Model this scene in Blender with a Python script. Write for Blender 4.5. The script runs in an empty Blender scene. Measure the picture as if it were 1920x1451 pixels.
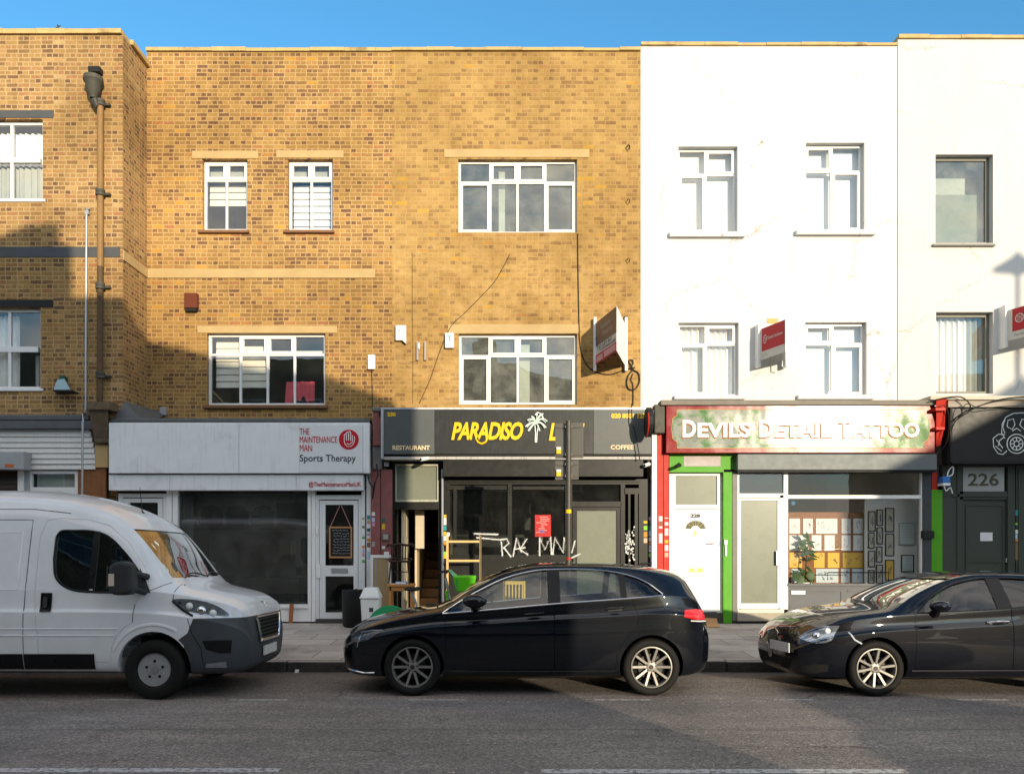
import bpy, bmesh, math, random
from mathutils import Vector, Matrix
from mathutils.bvhtree import BVHTree
R = math.radians
random.seed(7)
scene = bpy.context.scene
COL = scene.collection

# ------------------------------------------------------------------ camera, sky, sun, exposure
F = 1500.0            # focal length in photograph pixels (photograph 1920 x 1451)
VX, VY = 940.0, 1015.0
CH = 1.758            # eye height above the road beside the parked cars
cam_d = bpy.data.cameras.new('camera')
cam = bpy.data.objects.new('camera', cam_d); COL.objects.link(cam)
cam.location = (0, 0, CH); cam.rotation_euler = (R(90), 0, 0)
cam_d.sensor_width = 36; cam_d.lens = F / 1920 * 36
cam_d.shift_x = (960 - VX) / 1920; cam_d.shift_y = (VY - 725.5) / 1920
cam_d.clip_start = .05; cam_d.clip_end = 2000
scene.camera = cam
SUN_AZ, SUN_EL = 22.5, 9.7
w = bpy.data.worlds.new('World'); scene.world = w; w.use_nodes = True
wn = w.node_tree.nodes; bg = wn['Background']
sky = wn.new('ShaderNodeTexSky'); sky.sky_type = 'NISHITA'; sky.sun_disc = False
sky.sun_elevation = R(SUN_EL); sky.sun_rotation = R(180 - SUN_AZ); sky.altitude = 0
sky.air_density = 1.0; sky.dust_density = .0; sky.ozone_density = 2.5
bg.inputs[1].default_value = .15
def world_clouds():
    # broken bright cloud over the sunny half of the sky (seen only as reflections and soft fill light)
    L = w.node_tree.links
    def N(t, **k):
        n = wn.new(t)
        for q, v in k.items(): setattr(n, q, v)
        return n
    tc = N('ShaderNodeTexCoord'); sp = N('ShaderNodeSeparateXYZ'); L.new(tc.outputs['Generated'], sp.inputs[0])
    south = N('ShaderNodeMapRange', interpolation_type='SMOOTHSTEP'); L.new(sp.outputs['Y'], south.inputs[0]); south.inputs[1].default_value = .25; south.inputs[2].default_value = -.35
    mp = N('ShaderNodeMapping'); L.new(tc.outputs['Generated'], mp.inputs[0]); mp.inputs['Scale'].default_value = (1, 1, 2.2)
    no = N('ShaderNodeTexNoise'); L.new(mp.outputs[0], no.inputs['Vector']); no.inputs['Scale'].default_value = 3.2; no.inputs['Detail'].default_value = 8; no.inputs['Roughness'].default_value = .6
    cr_ = N('ShaderNodeMapRange', interpolation_type='SMOOTHSTEP'); L.new(no.outputs[0], cr_.inputs[0]); cr_.inputs[1].default_value = CLOUD[0]; cr_.inputs[2].default_value = CLOUD[1]
    m = N('ShaderNodeMath', operation='MULTIPLY'); L.new(south.outputs[0], m.inputs[0]); L.new(cr_.outputs[0], m.inputs[1])
    mx = N('ShaderNodeMix', data_type='RGBA'); L.new(m.outputs[0], mx.inputs[0]); tn = N('ShaderNodeMix', data_type='RGBA', blend_type='MULTIPLY'); tn.inputs[0].default_value = 1; L.new(sky.outputs[0], tn.inputs[6]); tn.inputs[7].default_value = (.50, .95, 1.06, 1); L.new(tn.outputs[2], mx.inputs[6]); mx.inputs[7].default_value = (*CLOUDCOL, 1)
    L.new(mx.outputs[2], bg.inputs[0])
CLOUD = (.36, .62); CLOUDCOL = (6.4, 6.0, 5.55)
world_clouds()
sd = bpy.data.lights.new('sun', 'SUN'); sd.energy = 2.9; sd.angle = R(.5); sd.color = (1, .85, .62)
sun = bpy.data.objects.new('sun', sd); COL.objects.link(sun)
a_, e_ = R(SUN_AZ), R(SUN_EL)
SDIR = Vector((-math.sin(a_) * math.cos(e_), math.cos(a_) * math.cos(e_), -math.sin(e_)))
sun.rotation_euler = SDIR.to_track_quat('-Z', 'Y').to_euler(); sun.location = (5, -20, 30)
scene.view_settings.view_transform = 'Standard'; scene.view_settings.look = 'None'
scene.view_settings.exposure = .98; scene.view_settings.gamma = 1
scene.cycles.max_bounces = 8; scene.cycles.transparent_max_bounces = 16
scene.cycles.sample_clamp_indirect = 6; scene.cycles.caustics_reflective = False; scene.cycles.caustics_refractive = False
scene.cycles.use_denoising = True

def X(px, Y): return (px - VX) * Y / F
def Z(py, Y): return CH - (py - VY) * Y / F
def P(px, py, Y): return Vector((X(px, Y), Y, Z(py, Y)))
YW, YL, YS, YF = 16.3, 15.25, 15.3, 15.05   # upper walls, end house wall, shopfronts, sign boards
def zpave(Y): return .0976 + (Y - 11.07) * .0235
def zroad(Y): return .025 * (9.09 - Y) if Y > 5.9 else .08 - .025 * (5.9 - Y)

# ------------------------------------------------------------------ object helpers
def tag(o, label, cat, group=None, kind=None):
    if label: o['label'] = label
    if cat: o['category'] = cat
    if group: o['group'] = group
    if kind: o['kind'] = kind
    return o
def empty(name, loc=(0, 0, 0), parent=None, label=None, cat=None, group=None):
    o = bpy.data.objects.new(name, None); COL.objects.link(o); o.empty_display_size = .1
    o.location = loc
    if parent: o.parent = parent; o.matrix_parent_inverse = parent_inv(parent)
    return tag(o, label, cat, group)
class MB:
    def __init__(s): s.v = []; s.f = []
    def add(s, vs, fs):
        b = len(s.v); s.v += [tuple(v) for v in vs]; s.f += [[i + b for i in f] for f in fs]; return s
    def box(s, x0, x1, y0, y1, z0, z1):
        if x0 > x1: x0, x1 = x1, x0
        if y0 > y1: y0, y1 = y1, y0
        if z0 > z1: z0, z1 = z1, z0
        return s.add([(x0,y0,z0),(x1,y0,z0),(x1,y1,z0),(x0,y1,z0),(x0,y0,z1),(x1,y0,z1),(x1,y1,z1),(x0,y1,z1)],
            [(0,3,2,1),(4,5,6,7),(0,1,5,4),(1,2,6,5),(2,3,7,6),(3,0,4,7)])
    def pbox(s, px0, py0, px1, py1, Y, d, back=0):
        """box whose front face fills a rectangle of the facade at depth Y (d = thickness away from the street)"""
        return s.box(X(px0,Y), X(px1,Y), Y, Y+d, Z(py1,Y), Z(py0,Y))
    def quad(s, a, b, c, d): return s.add([a,b,c,d], [(0,1,2,3)])
    def prism(s, poly, y0, y1, axis='y'):
        n = len(poly)
        mk = {'y': lambda p,t: (p[0],t,p[1]), 'x': lambda p,t: (t,p[0],p[1]), 'z': lambda p,t: (p[0],p[1],t)}[axis]
        vs = [mk(p,y0) for p in poly] + [mk(p,y1) for p in poly]
        fs = [list(range(n))[::-1], list(range(n,2*n))] + [(i,(i+1)%n,n+(i+1)%n,n+i) for i in range(n)]
        return s.add(vs, fs)
    def bar(s, a, b, wd, dp=None):
        """square bar from a to b"""
        a, b = Vector(a), Vector(b); d = (b-a).normalized(); dp = dp or wd
        u = d.cross(Vector((0,1,0)))
        if u.length < .1: u = d.cross(Vector((0,0,1)))
        u.normalize(); v = d.cross(u).normalized(); u *= wd/2; v *= dp/2
        return s.add([a-u-v,a+u-v,a+u+v,a-u+v,b-u-v,b+u-v,b+u+v,b-u+v],
            [(0,1,2,3),(7,6,5,4),(0,4,5,1),(1,5,6,2),(2,6,7,3),(3,7,4,0)])
    def tube(s, pts, r, n=8, cap=True):
        pts = [Vector(p) for p in pts]; rings = []; base = len(s.v)
        up = Vector((.13,.21,.97)); rr = r if isinstance(r,(list,tuple)) else [r]*len(pts)
        for i,p in enumerate(pts):
            d = (pts[min(i+1,len(pts)-1)]-pts[max(i-1,0)]).normalized()
            u = d.cross(up)
            if u.length < .15: u = d.cross(Vector((1,0,0)))
            u.normalize(); v = d.cross(u)
            for k in range(n):
                t = 2*math.pi*k/n; s.v.append(tuple(p+(u*math.cos(t)+v*math.sin(t))*rr[i]))
        for i in range(len(pts)-1):
            for k in range(n):
                a=base+i*n+k; b=base+i*n+(k+1)%n; s.f.append([a,b,b+n,a+n])
        if cap:
            s.f.append([base+k for k in range(n)][::-1]); e=base+(len(pts)-1)*n; s.f.append([e+k for k in range(n)])
        return s
    def lathe(s, prof, c=(0,0,0), axis='z', n=24, close=False):
        base=len(s.v); c=Vector(c)
        for (r,t) in prof:
            for k in range(n):
                a=2*math.pi*k/n; u,v=r*math.cos(a),r*math.sin(a)
                q={'z':(u,v,t),'y':(u,t,-v),'x':(t,u,v)}[axis]; s.v.append(tuple(c+Vector(q)))
        m=len(prof)
        for i in range(m if close else m-1):
            for k in range(n):
                a=base+i*n+k; b=base+i*n+(k+1)%n; j=((i+1)%m-i)*n; s.f.append([a,b,b+j,a+j])
        if not close:
            s.f.append([base+k for k in range(n)][::-1]); e=base+(m-1)*n; s.f.append([e+k for k in range(n)])
        return s
    def ball(s, c, rx, ry, rz, n=12, m=8):
        prof=[]; base=len(s.v); c=Vector(c)
        for i in range(m+1):
            t=math.pi*i/m
            for k in range(n):
                a=2*math.pi*k/n; s.v.append((c.x+rx*math.sin(t)*math.cos(a), c.y+ry*math.sin(t)*math.sin(a), c.z+rz*math.cos(t)))
        for i in range(m):
            for k in range(n):
                a=base+i*n+k; b=base+i*n+(k+1)%n; s.f.append([a,a+n,b+n,b])
        return s
    def mesh(s, name):
        me=bpy.data.meshes.new(name); me.from_pydata(s.v,[],s.f); me.update(); return me
    def build(s, name, m, parent=None, smooth=False, bevel=0, fix=True, sharp=35):
        me=s.mesh(name)
        if fix:
            bm=bmesh.new(); bm.from_mesh(me); bmesh.ops.recalc_face_normals(bm, faces=bm.faces); bm.to_mesh(me); bm.free()
        if m is not None: me.materials.append(m)
        if smooth:
            me.polygons.foreach_set('use_smooth',[True]*len(me.polygons)); me.set_sharp_from_angle(angle=R(sharp))
        o=bpy.data.objects.new(name,me); COL.objects.link(o)
        if parent: o.parent=parent; 
        if parent: o.matrix_parent_inverse=parent_inv(parent)
        if bevel:
            b=o.modifiers.new('bevel','BEVEL'); b.width=bevel; b.segments=2; b.limit_method='ANGLE'
        return o
def parent_inv(p):
    """meshes are written in world coordinates: undo the parents' locations"""
    m=Matrix.Identity(4); q=p
    while q is not None:
        m=Matrix.Translation(q.location)@m if q.parent is None else q.matrix_parent_inverse@Matrix.Translation(q.location)@m
        q=q.parent
    return m.inverted()
def thing(name, mb, m, label, cat, group=None, **k): return tag(mb.build(name,m,**k),label,cat,group)
def struct(name, mb, m, **k):
    o=mb.build(name,m,**k); o['kind']='structure'; return o

# ------------------------------------------------------------------ materials
class NT:
    def __init__(s, m): s.m=m; s.t=m.node_tree; s.n=s.t.nodes; s.l=s.t.links
    def put(s, sock, v):
        if v is None: return
        if isinstance(v, bpy.types.NodeSocket): s.l.new(v, sock)
        else:
            if sock.type=='RGBA' and not isinstance(v,(int,float)) and len(v)==3: v=(*v,1)
            sock.default_value=v
    def node(s, typ, **kw):
        n=s.n.new(typ)
        for k,v in kw.items(): setattr(n,k,v)
        return n
    def math(s, op, a, b=None, c=None):
        n=s.node('ShaderNodeMath', operation=op); s.put(n.inputs[0],a); s.put(n.inputs[1],b); s.put(n.inputs[2],c); return n.outputs[0]
    def mix(s, f, a, b, blend='MIX'):
        n=s.node('ShaderNodeMix', data_type='RGBA', blend_type=blend); s.put(n.inputs[0],f); s.put(n.inputs[6],a); s.put(n.inputs[7],b); return n.outputs[2]
    def noise(s, vec, scale, detail=4, rough=.55, out=0):
        n=s.node('ShaderNodeTexNoise'); s.put(n.inputs['Vector'],vec); n.inputs['Scale'].default_value=scale
        n.inputs['Detail'].default_value=detail; n.inputs['Roughness'].default_value=rough; return n.outputs[out]
    def ramp(s, f, stops, interp='LINEAR'):
        n=s.node('ShaderNodeValToRGB'); r=n.color_ramp; r.interpolation=interp
        while len(r.elements)<len(stops): r.elements.new(.5)
        for e,(p,c) in zip(r.elements,stops): e.position=p; e.color=(*c,1) if len(c)==3 else c
        s.put(n.inputs[0],f); return n.outputs[0]
    def step(s, v, lo, hi):
        n=s.node('ShaderNodeMapRange', interpolation_type='SMOOTHSTEP'); s.put(n.inputs[0],v); n.inputs[1].default_value=lo; n.inputs[2].default_value=hi
        return n.outputs[0]
    def pos(s): return s.node('ShaderNodeNewGeometry').outputs['Position']
    def obj(s): return s.node('ShaderNodeTexCoord').outputs['Object']
    def scaled(s, vec, sc):
        n=s.node('ShaderNodeVectorMath', operation='MULTIPLY'); s.put(n.inputs[0],vec); n.inputs[1].default_value=sc; return n.outputs[0]
    def xyz(s, vec):
        n=s.node('ShaderNodeSeparateXYZ'); s.put(n.inputs[0],vec); return n.outputs
    def vec(s,x,y,z):
        n=s.node('ShaderNodeCombineXYZ'); s.put(n.inputs[0],x); s.put(n.inputs[1],y); s.put(n.inputs[2],z); return n.outputs[0]
    def bump(s, h, strength=.3, dist=.01):
        n=s.node('ShaderNodeBump'); s.put(n.inputs['Height'],h); n.inputs['Strength'].default_value=strength; n.inputs['Distance'].default_value=dist; return n.outputs[0]
def newmat(name):
    m=bpy.data.materials.new(name); m.use_nodes=True; t=NT(m); b=t.n['Principled BSDF']; return m,t,b
def mat(name, col, rough=.55, metal=0., var=.12, vs=4., bump=.0, bs=80., coat=0., spec=.22, streak=0., dirt=None, dirt_amt=.5, rvar=.1, emit=0):
    m,t,b=newmat(name); p=t.pos()
    n1=t.noise(p,vs,5); f=t.math('MULTIPLY_ADD',n1,2*var,1-var)
    fine=t.noise(p,bs,3); f=t.math('MULTIPLY',f,t.math('MULTIPLY_ADD',fine,var*.8,1-var*.4))
    c=t.mix(1,col,t.vec(f,f,f),'MULTIPLY')
    if streak:
        s1=t.noise(t.scaled(p,(14,14,.9)),1.6,5,.6); c=t.mix(t.math('MULTIPLY',t.step(s1,.5,.75),streak),c,dirt or (.05,.045,.04))
    if dirt:
        d1=t.noise(p,2.3,6,.65); c=t.mix(t.math('MULTIPLY',t.step(d1,.52,.72),dirt_amt),c,dirt)
    t.put(b.inputs['Base Color'],c)
    t.put(b.inputs['Roughness'],t.math('MULTIPLY_ADD',t.noise(p,vs*2.3,4),2*rvar,max(.02,rough-rvar)))
    b.inputs['Metallic'].default_value=metal; b.inputs['Coat Weight'].default_value=coat; b.inputs['Coat Roughness'].default_value=.03
    b.inputs['Specular IOR Level'].default_value=spec
    if bump: t.put(b.inputs['Normal'],t.bump(t.noise(p,bs,4),bump,.004))
    return m
def glassmat(name, tint=(.9,.95,.93), refl=1.0, rough=.0, ior=1.5, dirt=0., base=.0):
    m,t,b=newmat(name); t.n.remove(b); out=t.n['Material Output']
    tr=t.node('ShaderNodeBsdfTransparent'); tr.inputs[0].default_value=(*tint,1)
    gl=t.node('ShaderNodeBsdfGlossy'); gl.inputs['Roughness'].default_value=rough; gl.inputs[0].default_value=(1,1,1,1)
    lw=t.node('ShaderNodeLayerWeight'); lw.inputs[0].default_value=.5; r0=((ior-1)/(ior+1))**2
    fr=t.math('MULTIPLY_ADD',t.math('POWER',lw.outputs['Facing'],5.),1-r0,r0)
    p=t.pos(); t.put(gl.inputs['Normal'],t.bump(t.noise(p,1.4,2),.05,.02))
    mx=t.node('ShaderNodeMixShader'); t.put(mx.inputs[0],t.math('MINIMUM',t.math('MULTIPLY_ADD',fr,refl,base),1.)); t.l.new(tr.outputs[0],mx.inputs[1]); t.l.new(gl.outputs[0],mx.inputs[2])
    last=mx.outputs[0]
    if dirt:
        df=t.node('ShaderNodeBsdfDiffuse'); df.inputs[0].default_value=(.5,.5,.45,1)
        m2=t.node('ShaderNodeMixShader'); t.put(m2.inputs[0],t.math('MULTIPLY_ADD',t.step(t.noise(p,2.2,6,.7),.35,.75),dirt,dirt*.35)); t.l.new(last,m2.inputs[1]); t.l.new(df.outputs[0],m2.inputs[2]); last=m2.outputs[0]
    t.l.new(last,out.inputs[0]); return m
def brickmat(name, mortar, stops, seed=0, mw=(.004,.0085), h=.0815, soot=.35, mottle=.25, mortar_mix=1., english=True, smear=0.):
    m,t,b=newmat(name); p=t.pos()
    wob=t.noise(p,1.1,2); wob2=t.noise(p,16,2)
    o=t.xyz(p); u=t.math('ADD',o[0],o[1])
    u=t.math('MULTIPLY_ADD',wob2,.022,u); v=t.math('ADD',o[2],t.math('MULTIPLY_ADD',wob,.03,t.math('MULTIPLY',t.noise(t.scaled(p,(1,1,1.4)),14,2),.022)))
    vr=t.math('DIVIDE',v,h); row=t.math('FLOOR',vr)
    odd=t.math('FLOORED_MODULO',row,2.)
    w_=t.math('MULTIPLY_ADD',odd,-.1125 if english else 0.,.225)
    rr=t.node('ShaderNodeTexWhiteNoise',noise_dimensions='1D'); t.put(rr.inputs['W'],row)
    uu=t.math('ADD',t.math('DIVIDE',u,w_),t.math('MULTIPLY_ADD',rr.outputs[0],.22,t.math('MULTIPLY',odd,.25 if english else .5)))
    colm=t.math('FLOOR',uu); fx=t.math('MULTIPLY',t.math('SUBTRACT',uu,colm),w_); fy=t.math('MULTIPLY',t.math('FRACT',vr),h)
    d=t.math('MINIMUM',t.math('MINIMUM',fx,t.math('SUBTRACT',w_,fx)),t.math('MINIMUM',fy,t.math('SUBTRACT',h,fy)))
    d=t.math('ADD',d,t.math('MULTIPLY_ADD',t.noise(p,48,3,.7),.014,-.007))
    mort=t.math('SUBTRACT',1.,t.step(d,*mw))
    wn_=t.node('ShaderNodeTexWhiteNoise',noise_dimensions='3D'); t.put(wn_.inputs['Vector'],t.vec(colm,row,float(seed)))
    # clusters of similar bricks
    cl=t.math('MULTIPLY_ADD',t.noise(p,.9,3),.5,-.25)
    rv=t.math('ADD',t.math('MULTIPLY_ADD',odd,-.13 if english else 0.,wn_.outputs[0]),cl)
    bc=t.ramp(rv,stops); bc=t.mix(t.math('MULTIPLY',t.step(t.noise(p,26,4,.7),.45,.7),.45),bc,t.ramp(t.math('ADD',rv,.17),stops))
    g=t.math('MULTIPLY_ADD',t.noise(p,45,4,.7),mottle*2,1-mottle); bc=t.mix(1,bc,t.vec(g,g,g),'MULTIPLY')
    c=t.mix(t.math('MULTIPLY',mort,mortar_mix),bc,t.mix(t.noise(p,6,4),mortar,tuple(q*.72 for q in mortar)))
    if smear:
        o_=t.xyz(p)[2]; low=t.math('SUBTRACT',1.,t.step(t.math('MULTIPLY_ADD',t.noise(p,.8,4),2.4,o_),8.6,9.9)); smear=t.math('MULTIPLY_ADD',low,smear*.75,smear*.35)
        c=t.mix(t.math('MULTIPLY',t.step(t.noise(t.scaled(p,(1,1,1.6)),3.2,6,.7),.42,.68),smear),c,tuple(q*.95 for q in mortar))
    dr=t.math('MULTIPLY',t.step(t.noise(t.scaled(p,(3.5,3.5,.22)),1.3,5,.65),.5,.78),soot*.8); c=t.mix(dr,c,t.mix(1,c,(.6,.53,.45),'MULTIPLY'))
    so=t.math('MULTIPLY',t.step(t.noise(t.scaled(p,(1,1,.7)),.55,6,.62),.45,.72),soot); c=t.mix(so,c,t.mix(1,c,(.55,.5,.45),'MULTIPLY'))
    # cleaner and grimier areas a few metres across
    ar=t.step(t.noise(t.scaled(p,(1,1,1.3)),.42,5,.6),.36,.64); c=t.mix(1,c,t.mix(ar,(.78,.77,.80),(1.03,1.05,1.18)),'MULTIPLY')
    t.put(b.inputs['Base Color'],c); b.inputs['Roughness'].default_value=.9; b.inputs['Specular IOR Level'].default_value=.2
    hgt=t.math('ADD',t.math('MULTIPLY',t.math('SUBTRACT',1.,mort),.8),t.math('MULTIPLY',t.noise(p,70,3),.35))
    t.put(b.inputs['Normal'],t.bump(hgt,.55,.008)); return m
M={}
M['brick_a']=brickmat('stock_brick_end_house',(0.540,0.370,0.171),[(.0,(0.154,0.083,0.043)),(.12,(0.232,0.130,0.048)),(.4,(0.318,0.185,0.062)),(.7,(0.386,0.231,0.076)),(.88,(0.318,0.143,0.057)),(.94,(0.405,0.231,0.076)),(1,(0.463,0.305,0.123))],3,soot=.5,mw=(.006,.013))
M['brick_b']=brickmat('stock_brick_yellow',(0.560,0.365,0.147),[(.0,(0.164,0.083,0.043)),(.12,(0.241,0.130,0.048)),(.35,(0.309,0.171,0.052)),(.65,(0.362,0.208,0.060)),(.84,(0.415,0.245,0.071)),(.92,(0.338,0.143,0.062)),(1,(0.482,0.259,0.043))],1,soot=.38,mw=(.006,.013))
M['brick_c']=brickmat('stock_brick_repointed',(0.521,0.333,0.119),[(.0,(0.232,0.130,0.048)),(.15,(0.318,0.185,0.057)),(.5,(0.376,0.227,0.067)),(.85,(0.425,0.264,0.081)),(.96,(0.347,0.176,0.067)),(1,(0.492,0.278,0.038))],5,mortar_mix=.8,soot=.5,smear=.75,mottle=.3,mw=(.005,.012))
M['brick_op']=brickmat('stock_brick_opposite',(.35,.3,.22),[(.0,(.12,.08,.06)),(.5,(.28,.19,.1)),(1,(.36,.25,.13))],9)
M['stone']=mat('painted_stone',(.44,.31,.145),.85,var=.18,vs=3,bump=.3)
M['stone_grey']=mat('grey_stone_band',(.075,.08,.085),.8,var=.25,bump=.3)
M['coping']=mat('coping_stone',(.50,.35,.15),.9,var=.3,vs=5,bump=.4,dirt=(.12,.09,.05),dirt_amt=.6)
M['sill_tile']=mat('clay_sill',(.20,.10,.05),.8,var=.25,vs=10,bump=.3)
def rendermat(name,c,seed,crack=.5):
    m,t,b=newmat(name); p=t.pos()
    v=t.math('MULTIPLY_ADD',t.noise(p,1.5,6,.6),.12,.93); cc=t.mix(1,c,t.vec(v,v,v),'MULTIPLY')
    s=t.noise(t.scaled(p,(9,9,.5)),1.1,5,.65); cc=t.mix(t.math('MULTIPLY',t.step(s,.55,.8),.18),cc,(.45,.4,.33))
    # flaked patches, hairline cracks, rain marks
    n=t.noise(p,4.1,8,.75); k=t.noise(p,.55,3); fl=t.math('MULTIPLY',t.step(n,.635,.655),t.step(k,.53,.6)); cc=t.mix(fl,cc,(.20,.14,.085))
    dv=t.node('ShaderNodeVectorMath',operation='ADD'); t.l.new(p,dv.inputs[0]); t.put(dv.inputs[1],t.scaled(t.noise(p,3,5,.65,1),(.35,.35,.5)))
    vo=t.node('ShaderNodeTexVoronoi',feature='DISTANCE_TO_EDGE'); t.put(vo.inputs['Vector'],dv.outputs[0]); vo.inputs['Scale'].default_value=.42
    ck=t.math('MULTIPLY',t.math('SUBTRACT',1.,t.step(vo.outputs[0],.0015,.004)),t.step(t.noise(p,.6,2),.46,.56)); cc=t.mix(t.math('MULTIPLY',ck,.7),cc,(.26,.22,.17))
    rs=t.math('MULTIPLY',t.step(t.noise(t.scaled(p,(6,6,.35)),1.2,5,.6),.56,.8),.30); cc=t.mix(rs,cc,(.40,.35,.28))
    pa=t.math('MULTIPLY',t.step(t.noise(p,.9,3),.5,.56),.10); cc=t.mix(pa,cc,(.5,.47,.42))
    t.put(b.inputs['Base Color'],cc); b.inputs['Roughness'].default_value=.85
    # painted brick relief under the paint
    o=t.xyz(p); vr=t.math('FRACT',t.math('DIVIDE',o[2],.0815)); line=t.step(t.math('ABSOLUTE',t.math('SUBTRACT',vr,.5)),.42,.5)
    h=t.math('SUBTRACT',t.math('MULTIPLY',t.noise(p,18,5),1.),t.math('MULTIPLY',line,crack)); t.put(b.inputs['Normal'],t.bump(h,.25,.006)); return m
M['white_wall']=rendermat('white_painted_wall',(.63,.62,.605),1,.35)
M['cream_wall']=rendermat('offwhite_render_wall',(.575,.56,.535),2,.0)
M['upvc']=mat('white_plastic_frame',(.72,.72,.71),.3,var=.05)
M['white_paint']=mat('white_gloss_paint',(.78,.77,.75),.4,var=.07,dirt=(.45,.42,.38),dirt_amt=.25)
M['white_dirty']=mat('dirty_white_panel',(.72,.725,.73),.45,var=.08,streak=.22,dirt=(.3,.29,.28),dirt_amt=.3)
M['grey_win']=mat('grey_metal_frame',(.16,.155,.13),.45,var=.1)
M['black_paint']=mat('black_gloss_paint',(.014,.014,.0125),.35,var=.25,dirt=(.04,.037,.032),dirt_amt=.35)
M['black_plain']=mat('black_matt',(.015,.015,.016),.6,var=.2)
M['room']=mat('room_wall',(.34,.32,.28),.9,var=.1)
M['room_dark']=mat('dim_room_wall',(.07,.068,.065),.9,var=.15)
M['room_white']=mat('white_room_wall',(.62,.62,.60),.9,var=.06)
M['wood_floor']=mat('wood_floor',(.18,.11,.06),.6,var=.25)
M['curtain']=mat('white_net_curtain',(.86,.86,.84),.9,var=.06,vs=10)
M['blind']=mat('cream_blind',(.74,.72,.64),.85,var=.05)
M['curtain_grey']=mat('grey_curtain',(.42,.44,.40),.9,var=.15)
M['pink']=mat('pink_cloth',(.75,.12,.16),.9,var=.15)
M['glass']=glassmat('window_glass',(.99,.99,.98),1.5,dirt=.01,base=.0)
M['glass_clear']=glassmat('clear_shop_glass',(.98,.98,.97),.75,dirt=.008,base=.0)
M['glass_refl_grey']=glassmat('refl_grey_shop_glass',(.75,.78,.78),.8,dirt=.055,base=.01)  # extra diffuse grey painted in for the street's reflections in the pane
M['glass_dirty']=glassmat('dusty_window_glass',(.85,.88,.84),1.6,dirt=.16,base=.02)
M['glass_dark']=glassmat('shop_glass',(.75,.78,.78),.8,dirt=.015,base=.01)
M['frosted']=mat('frosted_glass_film',(.17,.185,.14),.28,var=.07,vs=2,bump=.05,bs=150)
M['lead']=mat('lead_flashing',(.11,.115,.12),.55,metal=.3,var=.3,bump=.4,bs=20)
M['iron']=mat('old_cast_iron',(.085,.08,.065),.65,metal=.3,var=.35,vs=9,bump=.4)
M['iron_brown']=mat('painted_brown_pipe',(.25,.145,.055),.6,var=.3,vs=6,streak=.4)
M['galv']=mat('galvanised_steel',(.42,.43,.44),.45,metal=.6,var=.15)
M['alu']=mat('aluminium_trim',(.55,.55,.55),.35,metal=.8,var=.1)
M['cable']=mat('black_cable',(.02,.018,.016),.6)
M['tcbox']=mat('terracotta',(.13,.035,.018),.85,var=.2,bump=.3)
# ------------------------------------------------------------------ ground
def roadmat():
    m,t,b=newmat('worn_asphalt'); p=t.pos()
    big=t.noise(p,.45,5,.6); mid=t.noise(t.scaled(p,(.5,2.2,1)),1.6,5,.6); fine=t.noise(p,95,3,.7)
    vo=t.node('ShaderNodeTexVoronoi'); t.put(vo.inputs['Vector'],p); vo.inputs['Scale'].default_value=60
    c=t.ramp(t.math('ADD',t.math('MULTIPLY',big,.6),t.math('MULTIPLY',mid,.4)),[(.3,(.14,.122,.107)),(.5,(.215,.187,.165)),(.68,(.32,.275,.24))])
    st=t.ramp(vo.outputs['Color'],[(0,(.35,.35,.36)),(.55,(.9,.9,.9)),(.85,(1.35,1.3,1.26)),(.95,(1.9,1.8,1.7)),(1,(3.4,3.2,3.))]); c=t.mix(.9,c,t.mix(1,c,st,'MULTIPLY'))
    # longer cracks
    dv=t.node('ShaderNodeVectorMath',operation='ADD'); t.l.new(p,dv.inputs[0]); nz=t.noise(p,5.,6,.7,1); t.put(dv.inputs[1],t.scaled(nz,(.28,.28,.28)))
    cr=t.node('ShaderNodeTexVoronoi',feature='DISTANCE_TO_EDGE'); t.put(cr.inputs['Vector'],dv.outputs[0]); cr.inputs['Scale'].default_value=.55
    ck=t.math('MULTIPLY',t.math('SUBTRACT',1.,t.step(cr.outputs[0],.002,.006)),t.step(t.noise(p,.6,3),.52,.62))
    c=t.mix(t.math('MULTIPLY',ck,.65),c,(.018,.017,.016))
    gr=t.noise(p,38,4,.8); gg=t.math('MULTIPLY_ADD',gr,1.3,.35); c=t.mix(1,c,t.vec(gg,gg,gg),'MULTIPLY')
    # resurfaced strips and a smoother patch with a sealed edge
    oy=t.xyz(p); seam=t.math('MULTIPLY',t.math('SUBTRACT',1.,t.step(t.math('ABSOLUTE',t.math('SUBTRACT',t.math('MULTIPLY_ADD',t.noise(p,1.5,3),.12,oy[1]),7.35)),.006,.02)),.55); c=t.mix(seam,c,(.03,.028,.027))
    gut=t.step(t.math('MULTIPLY_ADD',t.noise(p,2.2,5,.7),.7,oy[1]),10.7,11.25); c=t.mix(t.math('MULTIPLY',gut,.6),c,(.10,.075,.06))
    # tar drip stains
    d=t.step(t.noise(p,1.2,6,.7),.6,.75); c=t.mix(t.math('MULTIPLY',d,.45),c,(.03,.029,.028))
    t.put(b.inputs['Base Color'],c); t.put(b.inputs['Roughness'],t.math('MULTIPLY_ADD',fine,.3,.62)); b.inputs['Specular IOR Level'].default_value=.35
    h=t.math('SUBTRACT',t.math('ADD',t.math('MULTIPLY',vo.outputs['Distance'],-1.),fine),t.math('MULTIPLY',ck,3.)); t.put(b.inputs['Normal'],t.bump(h,.7,.006)); return m
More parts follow.
